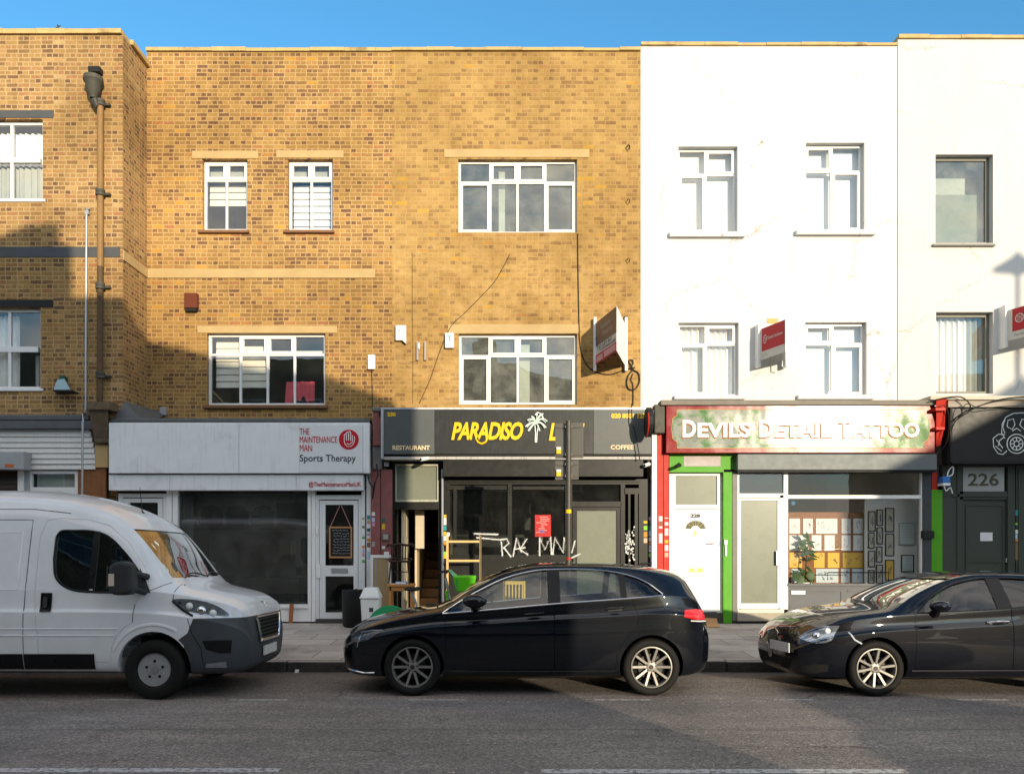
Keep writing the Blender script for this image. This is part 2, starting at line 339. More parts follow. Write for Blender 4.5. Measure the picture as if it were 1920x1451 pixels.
def pavemat():
    m,t,b=newmat('paving_flags'); p=t.pos()
    br=t.node('ShaderNodeTexBrick'); t.put(br.inputs['Vector'],p); br.offset=.5; br.inputs['Scale'].default_value=1; br.inputs['Brick Width'].default_value=.9; br.inputs['Row Height'].default_value=.6
    br.inputs['Mortar Size'].default_value=.008; br.inputs['Mortar Smooth'].default_value=.4; br.inputs['Color1'].default_value=(.33,.295,.265,1); br.inputs['Color2'].default_value=(.44,.395,.355,1); br.inputs['Mortar'].default_value=(.07,.06,.052,1)
    n=t.math('MULTIPLY_ADD',t.noise(p,3.5,6,.65),.7,.62); c=t.mix(1,br.outputs[0],t.vec(n,n,n),'MULTIPLY')
    c=t.mix(t.math('MULTIPLY',t.step(t.noise(p,1.1,5),.52,.7),.5),c,(.10,.09,.08))
    sp=t.node('ShaderNodeTexVoronoi'); t.put(sp.inputs['Vector'],p); sp.inputs['Scale'].default_value=5; c=t.mix(t.math('SUBTRACT',1.,t.step(sp.outputs['Distance'],.05,.08)),c,(.08,.07,.065))
    t.put(b.inputs['Base Color'],c); b.inputs['Roughness'].default_value=.8
    t.put(b.inputs['Normal'],t.bump(t.math('ADD',t.math('MULTIPLY',br.outputs['Fac'],-1.5),t.noise(p,60,4)),.35,.006)); return m
M['road']=roadmat(); M['pave']=pavemat()
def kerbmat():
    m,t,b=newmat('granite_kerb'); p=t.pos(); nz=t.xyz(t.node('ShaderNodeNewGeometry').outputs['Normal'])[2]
    c=t.mix(t.step(nz,.45,.8),t.ramp(t.noise(p,9,5,.7),[(.3,(.022,.020,.019)),(.7,(.065,.058,.053))]),t.ramp(t.noise(p,6,5,.7),[(.3,(.22,.19,.165)),(.7,(.34,.30,.26))]))  # dark face, pale top: shade and grime both put into the colour
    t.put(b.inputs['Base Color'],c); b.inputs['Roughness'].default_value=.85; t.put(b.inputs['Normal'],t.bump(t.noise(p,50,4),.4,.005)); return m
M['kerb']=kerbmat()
M['soil']=mat('bare_ground',(.12,.11,.1),.9,var=.3)
mb=MB(); mb.quad((-300,-300,-.3),(300,-300,-.3),(300,300,-.3),(-300,300,-.3)); struct('ground',mb,M['soil'])
mb=MB()
ys=[.72,5.9,11.075]
for i in range(2): mb.quad((-60,ys[i],zroad(ys[i])),(60,ys[i],zroad(ys[i])),(60,ys[i+1],zroad(ys[i+1])),(-60,ys[i+1],zroad(ys[i+1])))
struct('road',mb,M['road'])
mb=MB(); mb.add([(-60,11.22,zpave(11.22)),(60,11.22,zpave(11.22)),(60,15.9,zpave(15.9)),(-60,15.9,zpave(15.9)),(-60,11.22,-.3),(60,11.22,-.3),(60,15.9,-.3),(-60,15.9,-.3)],[(0,1,2,3),(0,4,5,1),(2,6,7,3)])
struct('pavement',mb,M['pave'])
mb=MB(); mb.add([(-60,-6,.15),(60,-6,.15),(60,.5,.08),(-60,.5,.08),(-60,.5,-.3),(60,.5,-.3)],[(0,1,2,3),(3,2,5,4)]); struct('pavement',mb,M['pave'])
mb=MB()
x=-30.
while x<30:
    L=random.uniform(.8,1.25); dz=random.uniform(-.006,.006); mb.box(x+.004,x+L-.004,11.07+random.uniform(-.006,.006),11.22,-.28,zpave(11.2)+dz); x+=L
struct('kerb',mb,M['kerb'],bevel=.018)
mb=MB()
x=-30.
while x<30: mb.box(x+.004,x+.996,.5,.72,-.28,.08); x+=1
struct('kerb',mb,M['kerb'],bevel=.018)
def markmat():
    m,t,b=newmat('worn_road_paint'); p=t.pos(); n=t.noise(p,22,6,.75); a=t.step(n,.38,.52)
    pr=t.n['Principled BSDF']; pr.inputs['Base Color'].default_value=(.55,.53,.5,1); pr.inputs['Roughness'].default_value=.75
    tr=t.node('ShaderNodeBsdfTransparent'); mx=t.node('ShaderNodeMixShader'); t.put(mx.inputs[0],t.math('MULTIPLY',a,.85)); t.l.new(tr.outputs[0],mx.inputs[1]); t.l.new(pr.outputs[0],mx.inputs[2]); t.l.new(mx.outputs[0],t.n['Material Output'].inputs[0]); return m
M['mark']=markmat()
def dash(px0,px1,py,wd):
    Y=9.; 
    for _ in range(20): Y=(CH-zroad(Y))*F/(py-VY)
    x0,x1=X(px0,Y),X(px1,Y); m=MB()
    n=8
    for i in range(n):
        a,b=x0+(x1-x0)*i/n,x0+(x1-x0)*(i+1)/n
        m.quad((a,Y-wd/2,zroad(Y-wd/2)+.004),(b,Y-wd/2,zroad(Y-wd/2)+.004),(b,Y+wd/2,zroad(Y+wd/2)+.004),(a,Y+wd/2,zroad(Y+wd/2)+.004))
    o=struct('road_marking',m,M['mark'])
for a,b in ((180,300),(430,538),(765,872),(1115,1222),(1450,1525),(1795,1890)): dash(a,b,1312,.06)
dash(-80,524,1444,.10); dash(1015,1700,1446,.10)

# ------------------------------------------------------------------ windows and walls
def holewall(mb,x0,x1,z0,z1,y,th,holes):
    """flat wall, front at y, with real rectangular openings (x0,z0,x1,z1) and their reveals"""
    xs=sorted({x0,x1,*[h[0] for h in holes],*[h[2] for h in holes]}); zs=sorted({z0,z1,*[h[1] for h in holes],*[h[3] for h in holes]})
    inside=lambda cx,cz: any(h[0]<cx<h[2] and h[1]<cz<h[3] for h in holes)
    for i in range(len(xs)-1):
        for j in range(len(zs)-1):
            a,b,c,d=xs[i],xs[i+1],zs[j],zs[j+1]
            if inside((a+b)/2,(c+d)/2): continue
            mb.quad((a,y,c),(b,y,c),(b,y,d),(a,y,d)); mb.quad((a,y+th,d),(b,y+th,d),(b,y+th,c),(a,y+th,c))
    for (a,c,b,d) in holes:
        mb.quad((a,y,c),(a,y,d),(a,y+th,d),(a,y+th,c)); mb.quad((b,y,d),(b,y,c),(b,y+th,c),(b,y+th,d))
        mb.quad((a,y,d),(b,y,d),(b,y+th,d),(a,y+th,d)); mb.quad((a,y,c),(a,y+th,c),(b,y+th,c),(b,y,c))
    mb.quad((x0,y,z0),(x0,y,z1),(x0,y+th,z1),(x0,y+th,z0)); mb.quad((x1,y,z1),(x1,y,z0),(x1,y+th,z0),(x1,y+th,z1))
    mb.quad((x0,y,z1),(x1,y,z1),(x1,y+th,z1),(x0,y+th,z1)); mb.quad((x0,y,z0),(x0,y+th,z0),(x1,y+th,z0),(x1,y,z0))
def prect(r,Y): return (X(r[0],Y),Z(r[3],Y),X(r[2],Y),Z(r[1],Y))
def room(name,par,x0,x1,y0,y1,z0,z1,m,openfront=True,floor=None):
    mb=MB(); mb.quad((x0,y1,z0),(x1,y1,z0),(x1,y1,z1),(x0,y1,z1)); mb.quad((x0,y0,z0),(x0,y1,z0),(x0,y1,z1),(x0,y0,z1)); mb.quad((x1,y1,z0),(x1,y0,z0),(x1,y0,z1),(x1,y1,z1))
    mb.quad((x0,y0,z1),(x0,y1,z1),(x1,y1,z1),(x1,y0,z1)); mb.quad((x0,y0,z0),(x1,y0,z0),(x1,y1,z0),(x0,y1,z0))
    return mb.build(name,m,par,fix=False)
def window(par,r,Y,cols,transom=None,fm=None,recess=.1,fw=.05,sash=(),gm=None,blinds=(),dep=.06):
    """r: pixel rectangle of the opening at wall depth Y; cols: inner vertical bars as fractions; transom: fraction from the top;
    sash: (col,row) of the opening lights with a frame of their own"""
    x0,z0,x1,z1=prect(r,Y); y=Y+recess; fm=fm or M['upvc']
    e=empty('window',((x0+x1)/2,y,z0),par); e.matrix_parent_inverse=parent_inv(par)
    f=MB(); c0=.002
    f.box(x0+c0,x0+fw,y,y+dep,z0+c0,z1-c0); f.box(x1-fw,x1-c0,y,y+dep,z0+c0,z1-c0); f.box(x0+fw,x1-fw,y,y+dep,z1-fw,z1-c0); f.box(x0+fw,x1-fw,y,y+dep,z0+c0,z0+fw)
    xs=[x0+fw]+[x0+(x1-x0)*c for c in cols]+[x1-fw]; zt=z1-(z1-z0)*transom if transom else None
    for c in xs[1:-1]: f.box(c-fw*.45,c+fw*.45,y+.003,y+dep-.003,z0+fw,z1-fw)
    if zt:
        for i in range(len(xs)-1):
            a=xs[i]+(fw*.45 if i else 0); b=xs[i+1]-(fw*.45 if i<len(xs)-2 else 0); f.box(a,b,y+.005,y+dep-.005,zt-fw*.45,zt+fw*.45)
    rows=[(zt or z0+fw,z1-fw)] if not zt else [(zt+fw*.45,z1-fw),(z0+fw,zt-fw*.45)]
    for (ci,ri) in sash:
        a=xs[ci]+(fw*.45 if ci else 0); b=xs[ci+1]-(fw*.45 if ci<len(xs)-2 else 0); lo,hi=rows[ri]; s=.042; yy=y-.012
        f.box(a,a+s,yy,y+dep-.012,lo,hi); f.box(b-s,b,yy,y+dep-.012,lo,hi); f.box(a+s,b-s,yy,y+dep-.012,hi-s,hi); f.box(a+s,b-s,yy,y+dep-.012,lo,lo+s)
    f.build('frame',fm,e)
    g=MB(); g.box(x0+fw*.5,x1-fw*.5,y+dep*.45,y+dep*.55,z0+fw*.5,z1-fw*.5); g.build('pane',gm or M['glass'],e)
    for (br,kind,bm_) in blinds:
        a,b_,c,d=prect(br,Y); yb=y+dep+.12; k=MB()
        if kind=='flat': k.box(a,c,yb,yb+.004,b_,d); nm='blind'
        elif kind=='slats':
            n=max(2,int((d-b_)/.13)); 
            for i in range(n): zz=b_+(d-b_)*i/n; k.add([(a,yb,zz),(c,yb,zz),(c,yb+.02,zz+(d-b_)/n*.93),(a,yb+.02,zz+(d-b_)/n*.93)],[(0,1,2,3)])
            nm='blind'
        else:
            n=max(8,int((c-a)/.025)); top=[];nm='curtain'
            vs=[];fs=[]
            for i in range(n+1):
                xx=a+(c-a)*i/n; yy=yb+.035*math.sin(i*1.35+random.uniform(-.5,.5)); vs+= [(xx,yy,b_),(xx,yy,d)]
            for i in range(n): fs.append((2*i,2*i+2,2*i+3,2*i+1))
            k.add(vs,fs)
        k.build(nm,bm_,e,fix=False,smooth=kind=='folds')
    return e
def part(name,par,m,*rects,Y,d,bevel=0):
    mb=MB()
    for r in rects: mb.pbox(*r,Y,d)
    return mb.build(name,m,par,bevel=bevel)

def house(name,label,x0,x1,yf,ztop,zb,m,wins,coping,depth=9,roomm=None,copmat=None,zroofs=(4.05,7.55,11.1),ret=None):
    e=empty(name,((x0+x1)/2,yf,zb),None,label,'building')
    w=MB(); holewall(w,x0,x1,zb,ztop,yf,.25,[prect(r,yf) for r in wins])
    yb=yf+depth
    w.box(x0,x0+.24,yf+.251,yb,zb,ztop-.004); w.box(x1-.24,x1,yf+.251,yb,zb,ztop-.004); w.box(x0+.241,x1-.241,yb-.25,yb,zb,ztop-.3)
    w.build('wall',m,e)
    r=MB(); r.box(x0+.241,x1-.241,yf+.251,yb-.251,ztop-.75,ztop-.6); r.build('roof',M['lead'],e)
    c=MB(); xx=x0; rc=random.Random(int(abs(x0)*100))
    while xx<x1-.001:
        xn=min(xx+rc.uniform(.55,.75),x1); xn=x1 if x1-xn<.2 else xn
        c.box(xx+.003,xn-.003,yf-coping[1]+rc.uniform(-.012,.012),yf+.3,ztop+.002,ztop+coping[0]+rc.uniform(-.012,.010)); xx=xn
    c.box(x0,x1,yf+.01,yf+.29,ztop+.001,ztop+coping[0]-.02); c.build('coping',copmat or M['coping'],e)
    for i in range(2): room('room',e,x0+.245,x1-.245,yf+.255,yf+4.5,zroofs[i]+.05,zroofs[i+1]-.15 if i==0 else ztop-.8,roomm or M['room'])
    return e
def lintel(par,*rects,Y,m=None,out=.012): 
    for r in rects: part('lintel',par,m or M['stone'],r,Y=Y-out,d=out+.0)
def sill(par,r,Y,m,out=.07): 
    mb=MB(); x0,z0,x1,z1=prect(r,Y-out); mb.box(x0,x1,Y-out,Y+.098,z0,z1); return mb.build('sill',m,par,bevel=.006)

# ---- end house (far left of the row)
xa=X(230,YL)
WA=[(-48,224,80,374),(-52,577,76,729)]
hA=house('brick_house','yellow brick end house standing forward of the terrace with iron downpipe',-21.5,xa,YL,Z(66,YL),3.9,M['brick_a'],WA,(.095,.06))
lintel(hA,(-70,207,100,221),Y=YL,m=M['stone_grey']); lintel(hA,(-72,562,99,576),Y=YL,m=M['black_plain'])
part('string_course',hA,M['stone_grey'],(-420,463,224.5,482),Y=YL-.012,d=.012)
mb=MB(); z0,z1=Z(521,YW),Z(504,YW); mb.box(xa,xa+.02,YL+.01,YW,z0,z1); mb.build('string_course',M['stone'],hA)
mb=MB(); mb.box(xa-.2,xa+.065,YL+.302,YW+.3,Z(66,YL)+.002,Z(66,YL)+.095); mb.build('coping',M['coping'],hA)
window(hA,WA[0],YL,[.5],None,gm=M['glass'],sash=(),fw=.06,blinds=[((-44,238,72,300),'folds',M['curtain']),((-44,304,72,366),'folds',M['curtain_grey'])])
window(hA,WA[1],YL,[.5],None,fw=.06,blinds=[((-50,585,20,725),'folds',M['curtain']),((50,660,66,722),'folds',M['curtain_grey'])])
for (a,b,y0,y1) in ((-44,75,296,305),(-48,71,650,660)): part('meeting_rail',hA,M['upvc'],(a,y0,b,y1),Y=YL+.092,d=.075)
for (a,b) in ((74,80),): pass
sill(hA,(-55,373,84,378),YL,M['upvc'],.03); sill(hA,(-58,728,80,733),YL,M['upvc'],.03)
# ---- 232
xb0,xb1=X(275,YW),X(735,YW)
WB=[(380,299,464,431),(540,299,624,431),(388,625,610,759)]
hB=house('brick_house','yellow stock brick house above the white panelled shop with the red hand sign',xb0,xb1-.001,YW,Z(98,YW),3.9,M['brick_b'],WB,(.075,.045))
lintel(hB,(360,283,484,297),(518,282,644,296),(370,611,632,624),Y=YW)
part('string_course',hB,M['stone'],(277,504,703,521),Y=YW-.02,d=.02)
for i in (0,1):
    a=WB[i][0]; 
    bl=[((a+5,303,a+79,330),'flat',M['curtain_grey'])]+([((a+4,336,a+80,376),'slats',M['blind'])] if i==0 else [((a+4,336,a+80,428),'slats',M['curtain'])])
    window(hB,WB[i],YW,[.5],.27,sash=[(0,0),(1,0)],blinds=bl)
    sill(hB,(a-9,431,a+86,436),YW,M['sill_tile'])
window(hB,WB[2],YW,[.27,.5,.73],.285,sash=[(1,0),(2,0)],blinds=[((396,634,440,722),'slats',M['blind']),((444,642,498,722),'slats',M['blind']),((500,652,604,660),'flat',M['blind'])])
sill(hB,(380,759,614,765),YW,M['sill_tile'])
mb=MB(); mb.quad(P(537,716,YW+.42),P(552,716,YW+.42),P(548,757,YW+.42),P(534,757,YW+.42))
vs=[];fs=[]
n=10
for i in range(n+1):
    px=552+38*i/n; y=YW+.42+.02*math.sin(i*1.7); vs+=[P(px,716+random.uniform(-1,1),y),P(px,752-8*(3<i<6)+random.uniform(-2,2),y)]
for i in range(n): fs.append((2*i,2*i+2,2*i+3,2*i+1))
mb.add(vs,fs); thing('hanging_towel',mb,M['pink'],'pink and red cloth draped behind the first floor window above the white shop','towel',fix=False)
# ---- 230
xc0,xc1=xb1,X(1201,YW)
WC=[(859,299,1082,436),(860,626,1082,758)]
hC=house('brick_house','repointed yellow brick house over the black restaurant front',xc0,xc1,YW,Z(97,YW),3.9,M['brick_c'],WC,(.065,.045))
lintel(hC,(833,280,1105,295),(840,608,1085,625),Y=YW)
window(hC,WC[0],YW,[.27,.5,.735],.29,sash=[(0,1),(3,1),(1,0),(2,0)],gm=M['glass_dirty'],blinds=[((935,308,947,432),'flat',M['curtain'])])
window(hC,WC[1],YW,[.26,.5,.735],.3,sash=[(0,1),(3,1),(1,0),(2,0)],gm=M['glass_dirty'],blinds=[((974,640,994,756),'flat',M['curtain'])])
# ---- 228
xd0,xd1=xc1+.003,X(1682,YW)
WD=[(1272,275,1383,436),(1511,268,1621,432),(1272,605,1385,742),(1510,604,1625,742)]
hD=house('white_house','white painted brick house above the tattoo parlour',xd0,xd1,YW,Z(87,YW),3.9,M['white_wall'],WD,(.06,.045),roomm=M['room_white'])
for i,r in enumerate(WD):
    window(hD,r,YW,[.48],.3 if i<2 else .28,sash=[(1,0),(0,1)] if i in(0,2) else [(0,0),(1,1)],recess=.12,blinds=[((r[0]-9,r[1]-8,r[2]+9,r[3]+3),'flat' if i!=2 else 'folds',M['curtain'] if i!=2 else M['curtain'])])
for r in ((1256,434,1398,443),(1494,430,1643,439),(1265,741,1398,748),(1497,740,1640,748)): sill(hD,r,YW,M['white_wall'],.1)
# ---- 226
xe0,xe1=xd1+.018,21.5
WE=[(1754,290,1862,456),(1755,585,1862,738)]
hE=house('rendered_house','off white rendered house with dark framed windows above the dark green shop',xe0,xe1,YW,Z(74,YW),3.9,M['cream_wall'],WE,(.075,.05),roomm=M['room_white'])
window(hE,WE[0],YW,[],None,fm=M['grey_win'],fw=.07,recess=.14,gm=M['glass_dirty'],blinds=[((1758,322,1826,353),'flat',M['curtain']),((1758,353,1850,452),'flat',M['curtain_grey'])])
window(hE,WE[1],YW,[],None,fm=M['grey_win'],fw=.07,recess=.14,blinds=[((1750,586,1828,742),'folds',M['curtain']),((1826,586,1872,742),'folds',M['curtain_grey'])])
sill(hE,(1750,457,1867,461),YW,M['grey_win'],.06)
# ------------------------------------------------------------------ lettering
def text(body, r, Y, m, par, bold=0., shear=0., ext=.006, name='lettering', align='LEFT', space=1., sm=False, line=1.):
    c=bpy.data.curves.new(name,'FONT'); c.body=body; c.offset=bold; c.shear=shear; c.align_x=align; c.space_character=space; c.space_line=line; c.size=1; c.resolution_u=3
    o=bpy.data.objects.new('tmp',c); COL.objects.link(o); bpy.context.view_layer.update()
    me=bpy.data.meshes.new_from_object(o.evaluated_get(bpy.context.evaluated_depsgraph_get())); bpy.data.objects.remove(o)
    xs=[v.co.x for v in me.vertices]; ys=[v.co.y for v in me.vertices]; a0,a1,b0,b1=min(xs),max(xs),min(ys),max(ys)
    x0,z0,x1,z1=prect(r,Y); mb=MB()
    vs=[(x0+(v.co.x-a0)/(a1-a0)*(x1-x0),Y,z0+(v.co.y-b0)/(b1-b0)*(z1-z0)) for v in me.vertices]
    fs=[list(p.vertices) for p in me.polygons]; n=len(vs)
    mb.add(vs,fs)
    # side walls so the letters have thickness
    cnt={}
    for f in fs:
        for i in range(len(f)): 
            k=tuple(sorted((f[i],f[(i+1)%len(f)]))); cnt[k]=cnt.get(k,0)+1
    mb.v+=[(v[0],v[1]+ext,v[2]) for v in vs]
    for (i,j),q in cnt.items():
        if q==1: mb.f.append([i,j,j+n,i+n])
    return mb.build(name,m,par)
def flat(name,par,m,pts,Y,d=.004):
    """thin plate on the facade with an outline in photograph pixels"""
    mb=MB(); mb.prism([(X(a,Y),Z(b,Y)) for a,b in pts],Y,Y+d); return mb.build(name,m,par)
def lines(name,par,m,strokes,Y,r):
    mb=MB()
    for s in strokes: mb.tube([P(a,b,Y) for a,b in s],r,6)
    return mb.build(name,m,par)
def circ(cx,cy,r,n=24,a0=0,a1=360): return [(cx+r*math.cos(R(a0+(a1-a0)*i/n)),cy+r*math.sin(R(a0+(a1-a0)*i/n))) for i in range(n+(0 if a1-a0==360 else 1))]

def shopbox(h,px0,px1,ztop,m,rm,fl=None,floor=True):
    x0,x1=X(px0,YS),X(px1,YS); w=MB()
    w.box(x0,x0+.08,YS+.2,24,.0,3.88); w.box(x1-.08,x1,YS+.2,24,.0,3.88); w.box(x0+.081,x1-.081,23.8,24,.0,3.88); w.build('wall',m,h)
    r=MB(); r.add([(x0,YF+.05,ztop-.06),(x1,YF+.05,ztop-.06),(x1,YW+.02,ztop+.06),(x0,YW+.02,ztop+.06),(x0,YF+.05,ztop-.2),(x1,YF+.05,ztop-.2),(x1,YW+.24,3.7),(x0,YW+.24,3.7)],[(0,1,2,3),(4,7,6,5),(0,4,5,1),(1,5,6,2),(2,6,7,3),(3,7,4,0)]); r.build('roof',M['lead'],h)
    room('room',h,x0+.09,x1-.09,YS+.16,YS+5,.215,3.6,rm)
Zf=zpave(15.3)
# ================= end house shop
M['upvc_clad']=mat('white_plastic_cladding',(.62,.61,.58),.5,var=.08,streak=.2,dirt=(.35,.33,.3),dirt_amt=.2)
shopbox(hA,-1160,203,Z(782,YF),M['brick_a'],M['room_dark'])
mb=MB()
for i in range(9):
    y0=788+i*10.2; x1=165 if y0<800 else 178; x1=165+min(13,(y0-788)*.22)
    if y0>876: break
    a,b=X(-1160,15.2),X(x1,15.2); mb.add([(a,15.2,Z(y0+10,15.2)),(b,15.2,Z(y0+10,15.2)),(b,15.225,Z(y0,15.2)),(a,15.225,Z(y0,15.2)),(a,15.3,Z(y0+10,15.2)),(b,15.3,Z(y0+10,15.2)),(b,15.3,Z(y0,15.2)),(a,15.3,Z(y0,15.2))],[(0,1,2,3),(0,4,5,1),(1,5,6,2),(0,3,7,4),(3,2,6,7)])
mb.build('cladding',M['upvc_clad'],hA)
part('fascia_flashing',hA,M['lead'],(-1160,777,166,788),Y=15.12,d=.14,bevel=.02)
mb=MB(); mb.pbox(-560,846,44,880,14.95,.25); mb.build('shutter_box',M['galv'],hA,bevel=.01)
part('shutter_label',hA,mat('orange_label',(.5,.12,.03)),(9,870,26,876),Y=14.944,d=.004)
mb=MB()
for i in range(30): mb.add([(X(-560,15.28),15.28,Z(881+i*9,15.28)),(X(33,15.28),15.28,Z(881+i*9,15.28)),(X(33,15.28),15.26,Z(889.5+i*9,15.28)),(X(-560,15.28),15.26,Z(889.5+i*9,15.28))],[(0,1,2,3)])
mb.build('roller_shutter',mat('brown_shutter',(.05,.035,.028),.5,metal=.3),hA,fix=False)
part('pilaster',hA,M['white_paint'],(33,880,44,1168),Y=15.22,d=.1)
part('pilaster',hA,M['galv'],(44,880,54,1168),Y=15.24,d=.1)
part('lintel',hA,mat('dirty_lintel',(.16,.13,.11),.9,var=.3),(50,871,148,881),Y=15.22,d=.1)
window(hA,(52,881,146,920),15.25,[],None,recess=.02,fw=.07,blinds=[((58,884,140,915),'flat',M['curtain_grey'])])
part('panel',hA,M['white_dirty'],(52,920,146,1168),Y=15.27,d=.05)
part('panel',hA,mat('brown_board',(.22,.09,.035),.7,var=.35,vs=7,streak=.3),(146,876,198,1168),Y=15.24,d=.06)
part('pilaster',hA,M['stone'],(178,834,202,876),Y=15.2,d=.1)
mb=MB(); mb.add([P(165,768,14.95),P(203,768,14.95),P(203,834,15.18),P(179,834,15.18),P(165,768,15.26),P(203,768,15.26),P(203,834,15.26),P(179,834,15.26)],[(0,1,2,3),(0,4,5,1),(1,5,6,2),(2,6,7,3),(3,7,4,0),(4,7,6,5)]); mb.pbox(163,752,205,768,14.9,.36)
mb.pbox(178,822,203,830,15.1,.12)
mb.build('corbel',mat('weathered_corbel',(.13,.095,.06),.9,var=.5,vs=9,bump=.8,bs=25,dirt=(.03,.025,.02)),hA,bevel=.012)
# ================= 232 shop
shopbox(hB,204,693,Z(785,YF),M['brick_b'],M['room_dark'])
sg=empty('shop_sign',P(448,889,YF),None,'long white panelled shop sign with a red hand emblem, largely blank','sign')
b=MB(); b.pbox(204,794,561,887,YF,.3); b.pbox(561,794,693,887,YF,.3); b.box(X(204,YF)+.002,X(693,YF)-.002,YF+.01,YF+.3,Z(794,YF),Z(792,YF)); b.build('sign_board',M['white_dirty'],sg,bevel=.006)
b=MB(); b.pbox(447.6,796,448.4,886,YF-.002,.01); b.pbox(680,796,680.7,886,YF-.002,.01); b.build('panel_joint',M['galv'],sg)
part('sign_panel',sg,mat('cleaner_white_panel',(.66,.67,.67),.4,var=.04),(561.5,797,680,885),Y=YF-.006,d=.006)
M['red_letter']=mat('red_vinyl',(.50,.012,.022),.45,var=.06); M['grey_letter']=mat('dark_grey_vinyl',(.05,.055,.06),.5)
YT=YF-.012
text('THE',(562,803,580,815),YT,M['red_letter'],sg,0.); text('MAINTENANCE',(562,818,632,830),YT,M['red_letter'],sg,0.); text('MAN',(562,833.5,585,846),YT,M['red_letter'],sg,0.)
text('Sports Therapy',(562,852,667,869),YT,M['grey_letter'],sg,.006)
e_=flat('emblem_disc',sg,M['red_letter'],circ(654,824,18.7,36),YT,.006)
S=1.0
hand=[[(645.5,815),(645.5,828),(647,833),(651,837),(658,837),(662,833),(664.5,826),(664.5,818)],[(649.5,812),(649.5,826)],[(653.5,810),(653.5,826)],[(657.5,811),(657.5,826)],[(661,816),(660.5,829),(656,832.5),(650,832)],[(645.5,815),(647.5,813.5),(649.5,815)],[(649.5,812),(651.5,809.5),(653.5,811)],[(653.5,810),(655.5,808.5),(657.5,811)]]
lines('emblem_hand',sg,M['white_paint'],hand,YT-.004,.008)
part('sign_board',sg,M['white_dirty'],(204,890,681,919),Y=YF+.06,d=.25,bevel=.004)
b=MB(); b.pbox(318,891,318.8,919,YF+.058,.01); b.pbox(555,891,555.8,919,YF+.058,.01); b.build('panel_joint',M['galv'],sg)
text('@TheMaintenanceManUK',(579,903,677,914),YF+.05,M['red_letter'],sg,0.)
part('fascia_flashing',hB,M['lead'],(206,784,694,792),Y=YF+.06,d=.3,bevel=.02)
mb=MB(); mb.add([(xa+.03,YL+.02,Z(752,YL)),(xa+.03,YW-.01,Z(772,YW)),(xa+.4,YW-.01,Z(775,YW)),(xa+.5,YL-.1,3.93),(xa-.2,YL-.1,3.95)],[(0,1,2),(0,2,3),(0,3,4)]); mb.build('flashing',M['lead'],hB,fix=False)
part('pilaster',hB,M['white_paint'],(312,919,322,1165),(323.5,919,333,1165),Y=YS-.02,d=.12)
part('pilaster',hB,M['white_paint'],(577,919,583,1165),(584,919,591,1165),Y=YS-.02,d=.12)
part('pilaster',hB,M['white_dirty'],(678,919,684,1165),(687,890,695,1165),Y=YS-.04,d=.12)
# far door, mostly behind the van
d_=empty('door',P(268,1165,YS),hB); part('frame',d_,M['upvc'],(222,925,229,1165),(306,925,312,1165),(229,925,306,932),Y=YS,d=.07)
part('leaf',d_,M['upvc'],(230,934,243,1162),(296,934,305,1162),(243,934,296,942),(243,1055,296,1162),Y=YS+.02,d=.05)
part('pane',d_,M['glass_dark'],(243,942,296,1055),Y=YS+.04,d=.006); part('letterbox',d_,M['galv'],(258,1066,280,1073),Y=YS+.008,d=.012)
sw=empty('shop_window',P(455,1165,YS),hB); part('pane',sw,M['glass_refl_grey'],(333,919,577,1133),Y=YS+.05,d=.008)
part('stall_riser',sw,M['white_paint'],(333,1140,577,1165),Y=YS,d=.15); part('sill',sw,M['white_paint'],(333,1133,577,1140),Y=YS-.03,d=.2); part('bar',sw,M['black_plain'],(333,919,577,922),Y=YS+.03,d=.05)
part('shelf',sw,mat('pale_arch',(.16,.155,.14),.9),(372,925,552,942),Y=YS+.9,d=.02)
# arched tops of the room divider inside
M['divider']=mat('pale_divider',(.20,.19,.17),.9)
for cx in (396,444,492): flat('divider',sw,M['divider'],[(cx-24,942)]+[(cx+24,942),(cx+24,958)]+[(cx+19,958),(cx+16,951),(cx,946),(cx-16,951),(cx-19,958)]+[(cx-24,958)],YS+.9,.03)
part('divider',sw,M['divider'],*[(cx-26,940,cx-21,985) for cx in (396,444,492,540)],Y=YS+.92,d=.03)
mb=MB()
for i in range(7):
    a=335+i*4; mb.pbox(a,930,a+3,1130,YS+.25+.03*(i%2),.02)
mb.build('curtain',mat('grey_hanging_curtain',(.14,.14,.135),.9),sw)
part('counter',sw,mat('counter_front',(.08,.075,.065),.8),(340,1085,560,1133),Y=YS+2.0,d=.5); part('picture',sw,mat('brown_picture',(.12,.09,.05),.7),(523,1012,555,1040),Y=YS+1.0,d=.02)
d_=empty('door',P(634,1165,YS),hB); part('frame',d_,M['upvc'],(591,928,598,1165),(672,928,679,1165),(598,928,672,936),Y=YS,d=.07)
part('leaf',d_,M['upvc'],(599,938,610,1160),(663,938,671,1160),(610,938,663,946),(610,1060,663,1080),(610,1148,663,1160),Y=YS+.015,d=.05)
part('pane',d_,M['glass_dark'],(610,946,663,1060),(610,1080,663,1148),Y=YS+.035,d=.006); part('letterbox',d_,M['alu'],(621,1065,652,1074),Y=YS+.003,d=.012); part('handle',d_,M['white_paint'],(593,1058,601,1083),Y=YS-.02,d=.035)
part('keypad',d_,M['white_paint'],(591.5,988,597,1002),Y=YS-.02,d=.02)
part('threshold',hB,mat('dark_threshold',(.06,.058,.055),.9),(592,1160,679,1172),Y=YS-.03,d=.3)
cb=empty('chalkboard',P(638,1046,YS-.03),None,'small chalkboard hung on a ribbon inside the glass of the white shop door','chalkboard')
part('slate',cb,mat('slate_black',(.018,.019,.02),.7),(619,989,658,1043),Y=YS+.0,d=.008)
